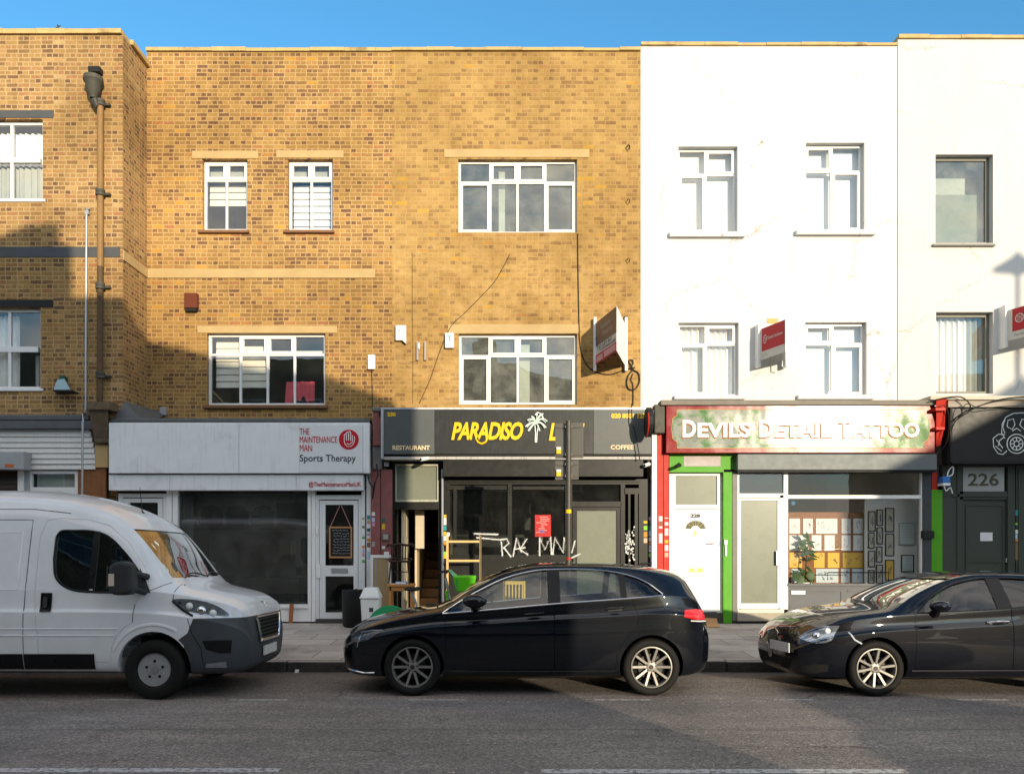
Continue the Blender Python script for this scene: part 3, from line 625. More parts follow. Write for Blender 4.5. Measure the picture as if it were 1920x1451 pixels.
part('frame',cb,mat('light_wood',(.45,.22,.08),.6,var=.2,vs=20),(617,987,619.5,1046),(657.5,987,660,1046),(619.5,987,657.5,990),(619.5,1043,657.5,1046),Y=YS-.006,d=.018)
lines('ribbon',cb,mat('striped_ribbon',(.55,.25,.25),.8),[[(619,988),(637,948)],[(658,988),(640,948)]],YS-.003,.006)
M['chalk']=mat('chalk',(.5,.5,.5),.9)
st=[]
rnd=random.Random(3)
for i in range(9):
    y=994+i*5.4; x=622+rnd.uniform(0,4)
    while x<653:
        wd=rnd.uniform(2,7); q=[]
        n=4
        for k in range(n): q.append((x+wd*k/(n-1),y+rnd.uniform(-1.3,1.3)))
        st.append(q); x+=wd+rnd.uniform(1,2.2)
lines('chalk_writing',cb,M['chalk'],st,YS-.003,.0028)
# ================= 230 restaurant
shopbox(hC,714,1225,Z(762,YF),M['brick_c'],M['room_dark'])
M['mauve']=mat('faded_red_paint',(.24,.085,.08),.75,var=.25,vs=6,bump=.2,dirt=(.10,.08,.075),dirt_amt=.6)
M['scratch']=mat('bare_scraped_plaster',(.16,.15,.145),.9,var=.5,vs=18,dirt=(.03,.03,.03),dirt_amt=.8)
part('pilaster',hC,M['mauve'],(695,880,713,1168),(714.5,880,735,1168),Y=YS-.1,d=.3)
mb=MB(); mb.pbox(699,771,714,835,YS-.2,.4); mb.build('corbel',M['mauve'],hC)
mb=MB(); mb.pbox(697,763,714.5,770.8,YS-.24,.4); mb.build('corbel_cap',M['scratch'],hC,bevel=.02); mb=MB(); mb.pbox(698,835.3,716,880,YS-.16,.4); mb.build('corbel_foot',M['scratch'],hC,bevel=.02)
sg=empty('shop_sign',P(968,852,YF-.1),None,'dark grey restaurant sign with yellow italic letters and a palm tree','sign'); YQ=YF-.1
M['sign_dark']=mat('dark_grey_sign',(.024,.026,.026),.35,var=.15,streak=.18,dirt=(.12,.12,.11),dirt_amt=.15)
M['sign_mid']=mat('grey_sign_panel',(.085,.092,.09),.35,var=.1,streak=.12,dirt=(.15,.15,.14),dirt_amt=.15)
part('sign_board',sg,M['sign_dark'],(815,768,1113,851),Y=YQ,d=.34)
part('sign_panel',sg,M['sign_mid'],(719,768,814.6,851),Y=YQ-.004,d=.34); part('sign_panel',sg,M['sign_mid'],(1113.4,768,1221,851),Y=YQ-.004,d=.34)
part('sign_frame',sg,M['alu'],(714,764,719,860),(719,764,1223,767.5),Y=YQ-.015,d=.36)
part('sign_frame',sg,mat('dull_white_trim',(.42,.40,.37),.5,var=.2,streak=.5),(719,856,1223,861),Y=YQ+.03,d=.3)
part('sign_frame',sg,M['black_plain'],(719,851.3,1223,855.7),Y=YQ+.04,d=.3)
M['yellow']=mat('yellow_letter',(.75,.47,.01),.4,var=.06); M['cream_letter']=mat('cream_letter',(.72,.55,.33),.4,var=.05); M['palm_w']=mat('white_letter',(.72,.75,.72),.4); M['palm_g']=mat('pale_green_letter',(.50,.66,.54),.4)
YP=YQ-.03
text('PARADISO',(846,791,981,825),YP,M['yellow'],sg,.035,.28,.03,space=.9)
lines('lettering',sg,M['yellow'],[[(893,822),(896,829),(903,832),(910,829),(913,824)]],YP+.015,.02)
text('L',(1029,793,1045,826),YP,M['yellow'],sg,.035,.25,.03); text('OFT',(1047,793,1096,826),YP,M['yellow'],sg,.035,.25,.03)
text('230',(726,773,742,780.5),YQ-.01,M['yellow'],sg,.05); text('020 8001 1238',(1146,775,1217,784),YQ-.01,M['yellow'],sg,.05)
text('RESTAURANT',(736,835,806,843.5),YQ-.012,M['cream_letter'],sg,.03); text('COFFEE',(1145,834,1188,842.5),YQ-.012,M['cream_letter'],sg,.03)
lines('palm_trunk',sg,M['palm_w'],[[(1003,797),(1004,812),(1003.5,829)],[(1009,797),(1007,812),(1006,829)],[(1003.5,829),(1006,829)]],YP,.011)
def frond(c,tip,bend):
    (a,b),(p,q)=c,tip; L=[]
    for i in range(6):
        t=i/5; L.append((a+(p-a)*t,b+(q-b)*t-bend*math.sin(math.pi*t)))
    return L
tips=[((985,800),4),((989,788),5),((996,781),4),((1007,774),-2),((1019,776),6),((1026,790),7),((1024,802),5),((990,808),3),((1012,808),2)]
lines('palm_fronds',sg,M['palm_w'],[frond((1005,793),t,b) for t,b in tips]+[[(1003,778),(1008,773),(1016,777),(1019,786)]],YP-.01,.012)
lines('palm_fronds',sg,M['palm_g'],[frond((1006,794),(t[0]*.86+1005*.14,t[1]*.86+793*.14+2),b) for t,b in tips],YP-.018,.010)
# black shopfront below
part('shutter_box',hC,M['black_paint'],(831,862,1206,893),Y=YQ+.06,d=.3)
fr=[(735,862,741,1168),(822,862,833,1168),(741,862,822,870),(741,940,822,955),(833,898,843,1168),(843,898,1198,908),(1198,898,1222,1168),(952,908,960,1168),(1060,908,1073,1168),(1073,940,1165,950),(1164,908,1172,1168),(843,1040,952,1168),(960,1040,1060,1168)]
part('shopfront_frame',hC,M['black_paint'],*fr,Y=YS+.02,d=.12)
part('shopfront_moulding',hC,M['black_paint'],(838,910,950,918),(850,918,856,1040),(962,912,1058,918),(838,899,1200,903),(1172,915,1200,926),(1178,926,1182,1168),(1190,926,1196,1168),Y=YS-.005,d=.04)
part('fanlight',hC,M['frosted'],(742,871,821,938),Y=YS+.06,d=.01)
part('fanlight_frame',hC,mat('old_cream_paint',(.40,.38,.30),.6,var=.2,streak=.4),(741,870,822,873.5),(741,937,822,940.5),(741,873.5,744,937),(819.5,873.5,822,937),Y=YS+.01,d=.06)
part('pane',hC,M['glass_dark'],(843,908,952,1040),(960,908,1060,1040),Y=YS+.07,d=.008)
part('pane',hC,M['glass_dark'],(1073,908,1164,940),Y=YS+.07,d=.008)
d_=empty('door',P(1118,1168,YS),hC); part('leaf',d_,M['black_paint'],(1074,951,1082,1166),(1156,951,1164,1166),(1082,951,1156,957),(1082,1150,1156,1166),Y=YS+.04,d=.05); part('pane',d_,M['frosted'],(1082,957,1156,1150),Y=YS+.06,d=.01); part('handle',d_,M['iron'],(1075,1040,1079,1062),Y=YS+.01,d=.03)
# hallway behind the open street door
hx0,hx1=X(741,YS),X(822,YS)
M['hall']=mat('cream_hall_wall',(.52,.43,.29),.85,var=.12); M['stair']=mat('brown_stair_carpet',(.27,.165,.09),.9,var=.25)
room('hallway',hC,hx0+.01,hx1-.01,YS+.17,YS+4.6,Zf+.02,3.3,M['hall'])
mb=MB()
for i in range(11): mb.box(hx0+.36,hx1-.03,YS+.9+i*.25,YS+4.55,Zf+.025+i*.19,Zf+.2+i*.19)
mb.build('staircase',M['stair'],hC)
mb=MB(); mb.box(hx0+.3,hx0+.345,YS+.7,YS+4.4,Zf+.03,Zf+2.9); mb.build('stair_wall',M['hall'],hC)
mb=MB()
mb.box(hx0+.10,hx0+.14,YS+.16,YS+.94,Zf+.04,2.55); mb.build('door',mat('cream_door',(.55,.50,.38),.5),hC)
mb=MB()
for z in (.55,1.2,1.85): mb.box(hx0+.141,hx0+.15,YS+.28,YS+.5,z,z+.5); mb.box(hx0+.141,hx0+.15,YS+.6,YS+.82,z,z+.5)
mb.build('door_moulding',mat('door_moulding',(.42,.38,.28),.5),hC)
part('meter_cupboard',hC,mat('cream_cupboard',(.50,.44,.32),.6),(779,958,795,1028),Y=YS+.55,d=.1)
part('threshold',hC,mat('worn_step',(.16,.13,.1),.9,var=.3),(741,1164,822,1175),Y=YS-.04,d=.25)
gm=mat('white_spray_paint',(.62,.62,.6),.7,var=.1)
gr=[[(940,1015),(942,1042)],[(938,1012),(950,1010),(955,1018),(944,1027)],[(944,1026),(958,1044)],[(962,1043),(969,1008),(978,1035)],[(963,1030),(985,1026)],[(988,1010),(975,1030),(990,1040)],[(1012,1042),(1012,1007),(1022,1030),(1032,1006),(1034,1040)],[(1036,1040),(1040,1008),(1056,1036),(1058,1008)],[(1064,1008),(1062,1030),(1072,1036),(1078,1014)],[(893,1008),(940,1012)],[(888,1000),(934,1002)],[(1072,1046),(1088,1038)]]
lines('graffiti',hC,gm,gr,YS+.010,.011)
q_=random.Random(9)
lines('graffiti',hC,gm,[[(a+q_.uniform(-1.3,1.3),b+q_.uniform(-1.3,1.3)) for a,b in s_] for s_ in gr for _ in range(3)],YS+.013,.006)
def splat(name,par,m,r,Y,n,s,seed):
    q=random.Random(seed); mb=MB()
    for i in range(n):
        cx,cy=q.uniform(r[0],r[2]),q.gauss((r[1]+r[3])/2,(r[3]-r[1])/4); rr=q.uniform(.4,1)*s
        mb.prism([(X(cx+a,Y),Z(cy+b,Y)) for a,b in [(rr*math.cos(k)*q.uniform(.5,1.2),rr*math.sin(k)*q.uniform(.5,1.6)) for k in [0,1,2,3,4,5]]],Y,Y+.003)
    return mb.build(name,m,par)
q_=random.Random(31); mbg=MB()
for s_ in gr:
    for (a,b_),(c_,d_) in zip(s_,s_[1:]):
        for k in range(int(math.dist((a,b_),(c_,d_))*1.6)):
            t_=q_.random(); cx,cy=a+(c_-a)*t_+q_.gauss(0,1.5),b_+(d_-b_)*t_+q_.gauss(0,1.5); rr=q_.uniform(.25,.6)
            mbg.prism([(X(cx+rr*math.cos(k_),YS+.01),Z(cy+rr*math.sin(k_),YS+.01)) for k_ in (0,1.6,3.1,4.7)],YS+.008,YS+.012)
mbg.build('graffiti',gm,hC)
splat('graffiti',hC,gm,(1172,985,1190,1050),YS-.012,70,2.2,4)
ps=empty('poster',P(1017,1006,YS+.05),None,'red printed poster stuck inside the dark restaurant window','poster')
part('paper',ps,mat('red_paper',(.42,.03,.03),.7,var=.2,vs=14),(1003,965,1033,1006),Y=YS+.055,d=.003)
q=random.Random(5)
part('print',ps,mat('pale_print',(.5,.22,.2),.7),*[(1005+q.uniform(0,10),968+i*3.6,1018+q.uniform(0,13),969.8+i*3.6) for i in range(9)],Y=YS+.051,d=.003)
part('print',ps,mat('blue_print',(.12,.1,.3),.7),(1012,994,1021,998),Y=YS+.050,d=.003)
# ================= red pilaster between the restaurant and the tattoo parlour
M['red_paint']=mat('red_gloss_paint',(.42,.022,.012),.5,var=.15,bump=.1,dirt=(.45,.09,.05),dirt_amt=.3)
part('pilaster',hD,M['white_paint'],(1222.5,812,1231.5,1168),Y=YS-.12,d=.3)
part('pilaster',hD,M['red_paint'],(1232,812,1243.5,1168),(1244.5,850,1254,1168),Y=YS-.1,d=.3)
mb=MB(); mb.pbox(1227,758,1247,812,YS-.24,.4); mb.build('corbel',M['iron'],hD,bevel=.02)
# ================= 228 tattoo parlour
shopbox(hD,1248,1757,Z(755,YF),M['white_wall'],M['room_white'])
sg=empty('shop_sign',P(1500,850,YF),None,'worn red bordered tattoo parlour sign with white shaded letters','sign')
def glossy(name,c1,c2,rough,patchy,patch_col,wave=.5,wt=.56,sp=.28):
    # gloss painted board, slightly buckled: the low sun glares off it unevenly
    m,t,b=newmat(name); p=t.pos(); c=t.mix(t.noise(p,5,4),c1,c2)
    n=t.noise(t.scaled(p,(1,1,1.4)),3.,7,.72); lf=t.math('SUBTRACT',1.,t.step(t.xyz(p)[0],7.2,7.42)); c=t.mix(t.math('MULTIPLY',t.math('MULTIPLY',t.step(n,wt,wt+.12),patchy),t.math('MULTIPLY_ADD',lf,.85,.15)),c,patch_col)
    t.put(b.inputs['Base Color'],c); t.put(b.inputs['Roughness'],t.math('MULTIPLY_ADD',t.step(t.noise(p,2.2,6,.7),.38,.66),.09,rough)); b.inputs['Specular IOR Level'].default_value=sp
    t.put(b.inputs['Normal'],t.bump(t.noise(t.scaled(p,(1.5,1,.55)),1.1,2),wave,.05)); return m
def glaresign(): return glossy('gloss_green_sign',(.03,.115,.018),(.045,.16,.022),.115,.85,(.22,.215,.20),.17,.40)  # sun glare painted into the green as grey patches, mainly at the left
def patchred(): return glossy('gloss_red_border',(.20,.008,.010),(.25,.012,.012),.15,.25,(.30,.10,.085),.12,.56,.2)
part('sign_border',sg,patchred(),(1249,760,1753,849),Y=YF,d=.25,bevel=.008)
in0=[(1269,768),(1733,768),(1733,779),(1741,785),(1743,804),(1741,822),(1733,829),(1733,840),(1269,840),(1269,829),(1261,822),(1259,804),(1261,785),(1269,779)]
flat('sign_panel',sg,glaresign(),in0,YF-.006,.006)
lines('gold_line',sg,mat('gold_line',(.62,.40,.12),.4),[in0+[in0[0]]],YF-.008,.005)
M['cream_w']=mat('cream_white_letter',(.84,.82,.74),.6); M['shade']=mat('orange_letter_shade',(.30,.075,.015),.6,var=.3,vs=3,dirt=(.4,.2,.08),dirt_amt=.3)
for body,r in (('D',(1280,787,1305,820)),('EVILS',(1308,792,1407,820)),('D',(1424,787,1449,820)),('ETAIL',(1452,792,1560,820)),('T',(1572,787,1594,820)),('ATTOO',(1597,792,1724,820))):
    text(body,(r[0]-1.2,r[1]+1.5,r[2]-1.2,r[3]+2),YF-.010,M['shade'],sg,.05,name='lettering_shade'); text(body,r,YF-.018,M['cream_w'],sg,.035)
b=MB(); b.pbox(1499.5,761,1500.2,848,YF-.0035,.01); b.build('panel_joint',M['galv'],sg)
part('cornice',hD,mat('grey_cornice',(.20,.18,.15),.85,var=.3),(1240,750,1757,759),Y=YF-.06,d=.35)
M['steel_sh']=mat('shutter_box_steel',(.135,.15,.152),.45,var=.15)
part('shutter_box',hD,M['steel_sh'],(1383,851,1757,881),Y=YF+.02,d=.3,bevel=.012)
part('shutter_rail',hD,M['black_plain'],(1383,881.5,1757,885),Y=YF+.06,d=.2)
M['green']=mat('bright_green_paint',(.075,.30,.012),.5,var=.15,bump=.15,dirt=(.2,.36,.08),dirt_amt=.3)
part('panel',hD,M['green'],(1255,850,1383,880),Y=YS-.03,d=.15); part('panel',hD,mat('pinkish_worn_patch',(.45,.40,.39),.8,var=.2,vs=10),(1282,855,1351,874),Y=YS-.036,d=.006); part('ledge',hD,M['green'],(1254,880,1357,885),Y=YS-.08,d=.2)
part('pilaster',hD,M['green'],(1356.5,885,1372.5,1168),Y=YS-.06,d=.2)
part('pilaster',hD,M['grey_win'],(1373.5,885,1383,1169),Y=YS-.04,d=.2)
# white front door
d_=empty('door',P(1305,1150,YS),hD); YD=YS+.04
part('frame',d_,M['upvc'],(1255,886,1266.5,1149),(1345,886,1356,1149),(1266.5,886,1345,892),(1266.5,946,1345,954),Y=YD,d=.08)
part('fanlight',d_,M['frosted'],(1266,891,1345,947),Y=YD+.03,d=.01)
L=MB(); L.pbox(1267,955,1344.5,1147,YD+.015,.05); L.build('leaf',M['upvc'],d_)
L=MB()
for r in ((1274,962,1275.3,1139),(1335,962,1336.3,1139),(1275.3,962,1335,963.3),(1275.3,1137.7,1335,1139)): L.pbox(*r,YD+.008,.01)
L.build('leaf_bead',M['galv'],d_)
L=MB()
for (a,b,c,dd) in ((1279,1008,1297,1060),(1310,1008,1330,1060),(1279,1078,1297,1132),(1310,1078,1330,1132)):
    L.pbox(a,b,a+1,dd,YD+.01,.006); L.pbox(c-1,b,c,dd,YD+.01,.006); L.pbox(a+1,b,c-1,b+1,YD+.01,.006); L.pbox(a+1,dd-1,c-1,dd,YD+.01,.006); L.pbox(a+2.5,b+2.5,c-2.5,dd-2.5,YD+.008,.01)
L.build('door_moulding',mat('white_moulding',(.70,.70,.69),.35),d_,bevel=.003)
fan=[(1285,991)]+[(1304+18*math.cos(R(180+a)),991+15*math.sin(R(180+a))) for a in range(10,171,10)]+[(1323,991)]
flat('fan_pane',d_,mat('leaded_glass',(.12,.12,.08),.15),fan,YD+.008,.008)
lines('fan_lead',d_,mat('gold_lead',(.6,.4,.1),.4),[[(1304,991),(1304+18*math.cos(R(180+a)),991+15*math.sin(R(180+a)))] for a in (35,65,90,115,145)],YD+.006,.004)
flat('fan_hub',d_,M['upvc'],[(1296,991.5)]+[(1304+8*math.cos(R(180+a)),991.5+6*math.sin(R(180+a))) for a in range(20,161,20)]+[(1312,991.5)],YD+.001,.006)
lines('door_moulding',d_,M['upvc'],[[(1283,994)]+[(1304+20.5*math.cos(R(180+a)),993+17.5*math.sin(R(180+a))) for a in range(0,181,15)]+[(1325,994),(1283,994)]],YD+.008,.006)
text('228',(1294.5,963,1313,970),YD+.006,M['grey_letter'],d_,.05,ext=.008,name='door_number')
flat('knocker',d_,mat('brass',(.45,.30,.08),.35,metal=.8),[(1304,994),(1307,1000),(1304,1005),(1301,1000)],YD-.004,.018)
part('letterbox',d_,M['cream_letter'] if 0 else mat('gold_brass_plate',(.55,.34,.07),.3,metal=.7),(1292,1065,1318,1072),Y=YD+.003,d=.012)
part('letterbox_label',d_,M['upvc'],(1301,1067,1309,1070),Y=YD-.001,d=.005)
L=MB(); L.tube([P(1341.5,1018,YD-.005),P(1341.5,1018,YD-.06),P(1327,1019,YD-.06)],.01,8); L.pbox(1339.5,1036 if 0 else 1036-30,1343.5,1060-0 if 0 else 1030,YD+.003,.012); L.lathe([(.018,YD+.0),(.018,YD+.014)],(X(1341,YD),0,Z(1040,YD)),'y',10); L.build('handle',M['alu'],d_)
part('step',hD,mat('dark_stone_step',(.07,.062,.055),.85,var=.3),(1253,1149,1357,1176),Y=YS-.02,d=.4)
# shop door and window
sd_=empty('door',P(1425,1150,YS),hD); M['alu_w']=mat('white_aluminium',(.74,.73,.70),.35,var=.06)
part('frame',sd_,M['alu_w'],(1383,885,1386,1142),(1462.5,928,1469,1142),(1386,925,1470,933),Y=YS+.0,d=.08)
part('leaf',sd_,M['alu_w'],(1386.5,934,1389,1140),(1458,934,1462,1140),(1389,934,1458,938),(1389,1131,1458,1141),Y=YS+.015,d=.05)
part('pane',sd_,M['frosted'],(1388,937,1459,1132),Y=YS+.035,d=.01); part('fanlight',sd_,M['glass'],(1386,888,1470,926),Y=YS+.035,d=.008); part('handle',sd_,M['alu'],(1456,1033,1465,1059),Y=YS-.04,d=.05)
part('step',sd_,mat('metal_threshold',(.42,.39,.33),.5,metal=.3,var=.15),(1383,1142,1470,1149),Y=YS-.05,d=.3)
part('step',sd_,mat('stone_threshold',(.33,.29,.23),.8,var=.2),(1383,1149,1470,1164),Y=YS-.09,d=.4)
part('step',hD,M['black_plain'],(1373,1164,1500,1178),Y=YS-.06,d=.4)
sw=empty('shop_window',P(1600,1165,YS),hD)
part('frame',sw,M['alu_w'],(1469.5,885,1477.5,1142),(1477.5,928,1730,934.5),(1726.5,885,1730,928),(1726.5,934.5,1730,1098),Y=YS-.005,d=.085)
part('pane',sw,M['glass_clear'],(1477,887,1728,930),(1477,933,1728,1099),Y=YS+.035,d=.008)
M['riser']=mat('grey_riser_paint',(.11,.113,.118),.55,var=.1)
part('stall_riser',sw,M['riser'],(1477.5,1098,1731,1168),Y=YS+.0,d=.12)
part('riser_moulding',sw,M['riser'],(1480,1106,1580,1108.5),(1480,1136,1580,1139),(1577,1108.5,1580,1136),(1590,1106,1725,1108.5),Y=YS-.014,d=.015); part('letterbox',sw,M['upvc'],(1484,1107,1510,1114),Y=YS-.016,d=.012)
part('sill',sw,M['riser'],(1477.5,1094,1731,1098.5),Y=YS-.03,d=.06)
part('pilaster',hD,mat('dark_grey_post',(.05,.055,.06),.5,var=.15),(1731,885,1746,1168),Y=YS-.04,d=.2)
part('pilaster',hD,M['green'],(1746.5,918,1767,1168),Y=YS-.02,d=.2); part('pilaster',hD,M['red_paint'],(1747,885,1757,918),Y=YS-.02,d=.2)
part('rail_end',hD,M['black_plain'],(1731,995,1752,1009),Y=YS-.1,d=.08)
mb=MB(); mb.add([P(1755,748,14.9),P(1775,745,14.9),P(1771,800,15.0),P(1763,835,15.12),P(1755,838,15.14),P(1755,748,15.3),P(1775,745,15.3),P(1771,800,15.3),P(1763,835,15.3),P(1755,838,15.3)],[(0,1,2,3,4),(0,5,6,1),(1,6,7,2),(2,7,8,3),(3,8,9,4),(4,9,5,0),(5,9,8,7,6)]); mb.pbox(1754,764,1774,770,14.87,.3); mb.pbox(1755,800,1772,806,14.92,.3)
mb.build('corbel',M['red_paint'],hD,bevel=.01)
# inside the parlour: display wall with sheets, framed prints
yb=YS+.75
wall_=MB(); wall_.pbox(1470,960,1640,1120,yb,.05); wall_.build('display_board',mat('wood_batten',(.22,.09,.03),.6,var=.25,vs=15),hD)
cols=[(1480,1500),(1506,1524),(1530,1570),(1578,1595),(1600,1618)]
Msh=mat('white_flash_sheet',(.68,.69,.70),.6,var=.05); Mys=mat('yellow_flash_sheet',(.66,.42,.07),.6,var=.08); Mbs=mat('pale_blue_flash_sheet',(.48,.55,.6),.6,var=.08); Mdr=mat('ink_drawing',(.08,.08,.09),.8)
rows=[(972,1000,Msh),(1003,1032,Msh),(1036,1064,Mys),(1066,1092,Mbs)]
q=random.Random(11)
fg='tattoo design sheets pinned in rows inside the parlour window'
nm={Msh.name:'white',Mys.name:'yellow',Mbs.name:'pale blue'}
for ri,(y0,y1,mm) in enumerate(rows):
    cs=cols if ri!=1 else [(1480,1516),(1522,1540),(1546,1565),(1578,1595),(1600,1618)]
    if ri==2: cs=[(1480,1504),(1526,1546),(1552,1574),(1580,1618)]
    if ri==3: cs=[(1484,1502),(1530,1572),(1577,1593),(1598,1618)]
    for ci,(a,b_) in enumerate(cs):
        pos_=['leftmost in its row','second from the left in its row','third from the left in its row','fourth from the left in its row','last on the right in its row'][ci if ci<len(cs)-1 else 4]
        o=empty('design_sheet',P((a+b_)/2,y1,yb-.01),None,'%s tattoo sheet, %s row in the parlour window, %s'%(nm[mm.name],['top','second','third','bottom'][ri],pos_.replace(' in its row','')),'picture',fg)
        part('paper',o,mm,(a,y0,b_,y1),Y=yb-.01,d=.008)
        dr=[]
        for k in range(int((b_-a)/7)+1):
            cx,cy=q.uniform(a+4,b_-4),q.uniform(y0+6,y1-6); rr=q.uniform(1.5,4)
            dr.append([(cx+rr*q.uniform(-1,1),cy+rr*1.4*q.uniform(-1,1)) for _ in range(5)])
        lines('drawing',o,Mdr,dr,yb-.012,.004 if ri>1 else .0025)
mb=MB(); mb.box(X(1622,YS+.7),X(1622,YS+.7)+.05,YS+.2,YS+4.8,.22,3.2)
yb2=YS+.6
part('partition',hD,M['room_white'],(1622,930,1775,1125),Y=yb2,d=.05)
Mfr=mat('black_picture_frame',(.02,.02,.02),.5); Mpp=mat('print_paper',(.42,.40,.34),.7,var=.25,vs=20); Mfw=mat('bluish_certificate',(.55,.63,.64),.5,var=.06)
prints=[((1628,958,1642,996),Mpp,'cream'),((1644,955,1656,985),Mpp,'cream'),((1660,952,1677,997),Mpp,'cream'),((1628,998,1640,1028),Mpp,'cream'),((1644,988,1656,1020),Mpp,'cream'),((1660,1000,1677,1042),Mpp,'cream'),((1628,1032,1641,1063),Mpp,'cream'),((1643,1024,1655,1054),Mpp,'cream'),((1660,1049,1677,1088),Mys,'yellow'),((1628,1068,1640,1094),Mpp,'cream'),((1643,1058,1656,1094),Mpp,'cream'),((1686,980,1716,1022),Mfw,'white'),((1690,1040,1714,1072),Mfw,'white')]
where=['at the top of the left column','at the top of the narrow middle column','tall, at the top of the right column','second down in the left column','second down in the middle column','second down in the right column','third down in the left column','third down in the middle column','at the bottom of the right column','at the bottom of the left column','at the bottom of the middle column','in a thin grey frame, beside the window post','in a black frame, beside the window post']
for i,(r,mm,cn) in enumerate(prints):
    o=empty('framed_print',P((r[0]+r[2])/2,r[3],yb2-.02),None,'%s %s %s'%(cn,'certificate' if i>10 else 'framed print',where[i]),'picture','framed pictures on the wall inside the tattoo parlour')
    if True: part('frame',o,Mfr if i!=11 else M['galv'],(r[0],r[1],r[0]+1.6,r[3]),(r[2]-1.6,r[1],r[2],r[3]),(r[0]+1.6,r[1],r[2]-1.6,r[1]+1.6),(r[0]+1.6,r[3]-1.6,r[2]-1.6,r[3]),Y=yb2-.025,d=.022)
    part('print',o,mm,(r[0]+1,r[1]+1,r[2]-1,r[3]-1),Y=yb2-.014,d=.01)
    cx,cy=(r[0]+r[2])/2,(r[1]+r[3])/2
    lines('drawing',o,Mdr,[[(cx+q.uniform(-3.5,3.5),cy+q.uniform(-9,9)) for _ in range(9)]] if i<11 else [[(r[0]+5,r[1]+7+k*5),(r[2]-5,r[1]+7+k*5)] for k in range(5)],yb2-.017,.004 if i<11 else .002)
gl=MB(); gl.ball(P(1486,942,YS+.35),.055,.055,.055,16,10); thing('glass_ball',gl,mat('blue_glass_ball',(.08,.22,.4),.15,coat=.6),'small blue ball hanging in the corner of the parlour window','ornament',smooth=True)
# ================= 226
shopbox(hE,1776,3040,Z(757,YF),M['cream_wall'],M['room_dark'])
M['dgreen']=mat('dark_grey_green_paint',(.048,.056,.046),.5,var=.1,bump=.08)
part('cornice',hE,mat('cream_cornice',(.50,.44,.35),.8,var=.15),(1745,742,3040,749),Y=YF-.12,d=.5); part('cornice',hE,mat('grey_cornice_board',(.34,.30,.25),.8,var=.15),(1778,749.5,3040,763),Y=YF-.06,d=.4)
sg=empty('shop_sign',P(1940,866,YF),None,'black shop sign carrying a white line drawn gas mask','sign')
part('sign_board',sg,mat('black_sign',(.022,.020,.019),.4,var=.1),(1786,766,2300,865),Y=YF-.02,d=.3); part('sign_frame',sg,M['black_plain'],(1782,764,1786,867),(1786,865.3,2300,869),Y=YF-.04,d=.3)
c0=(1906,832)
mask=[circ(*c0,18,28)+[(c0[0]+18,c0[1])],circ(*c0,12,24)+[(c0[0]+12,c0[1])],circ(*c0,5,12)+[(c0[0]+5,c0[1])]]
mask+=[[(c0[0]+6*math.cos(R(a)),c0[1]+6*math.sin(R(a))),(c0[0]+12*math.cos(R(a)),c0[1]+12*math.sin(R(a)))] for a in range(0,360,45)]
mask+=[[(1884,822),(1878,812),(1879,795),(1886,782),(1900,775),(1918,774),(1934,779),(1942,793),(1943,810),(1934,822)],[(1888,800),(1890,788),(1900,785),(1903,796),(1898,805),(1888,800)],[(1912,797),(1916,786),(1926,787),(1929,798),(1920,805),(1912,797)],[(1898,808),(1906,803),(1914,808)],
 [(1884,815),(1872,814),(1862,822),(1863,838),(1871,850),(1880,852),(1888,845)],[(1868,824),(1880,840)],[(1866,836),(1878,846)],[(1882,820),(1874,826),(1872,836)],[(1884,787),(1880,800),(1884,812)]]
lines('emblem',sg,M['palm_w'],mask,YF-.026,.009)
nb=empty('number_sign',P(1844,922,YS),None,'grey glass panel over the dark green door bearing house number 226','sign')
part('plate',nb,mat('grey_number_panel',(.30,.31,.30),.5,var=.08,bump=.05),(1806,876,1883,921),Y=YS+.0,d=.02); text('226',(1815,887,1873,911),YS-.004,mat('olive_number',(.07,.065,.04),.5),nb,.02)
fr=[(1767,870,1800,1168),(1800,870,1806,1168),(1888,870,1897,1168),(1897,870,1903,1168),(1806,870,1888,876),(1800,921,1888,936),(1905,870,3040,1168)]
part('shopfront_frame',hE,M['dgreen'],*fr,Y=YS,d=.12)
part('shopfront_moulding',hE,M['dgreen'],(1786,926,1890,931),(1795,870,1799,1168),(1890,870,1894,1168),(1910,880,1913,1168),Y=YS-.02,d=.03)
d_=empty('door',P(1847,1168,YS),hE); part('leaf',d_,M['dgreen'],(1806,936,1888,1166),Y=YS+.04,d=.06); part('door_moulding',d_,M['dgreen'],(1811,945,1814,1160),(1880,945,1883,1160),(1814,945,1880,948),(1814,1050,1880,1054),Y=YS+.025,d=.016); part('handle',d_,M['alu'],(1886,1046,1890,1054),Y=YS+.0,d=.05)
part('notice',d_,mat('white_notice',(.62,.62,.64),.7),(1838,998,1861,1014),Y=YS+.034,d=.005)
part('step',hE,M['kerb'],(1780,1164,1900,1174),Y=YS-.02,d=.2)
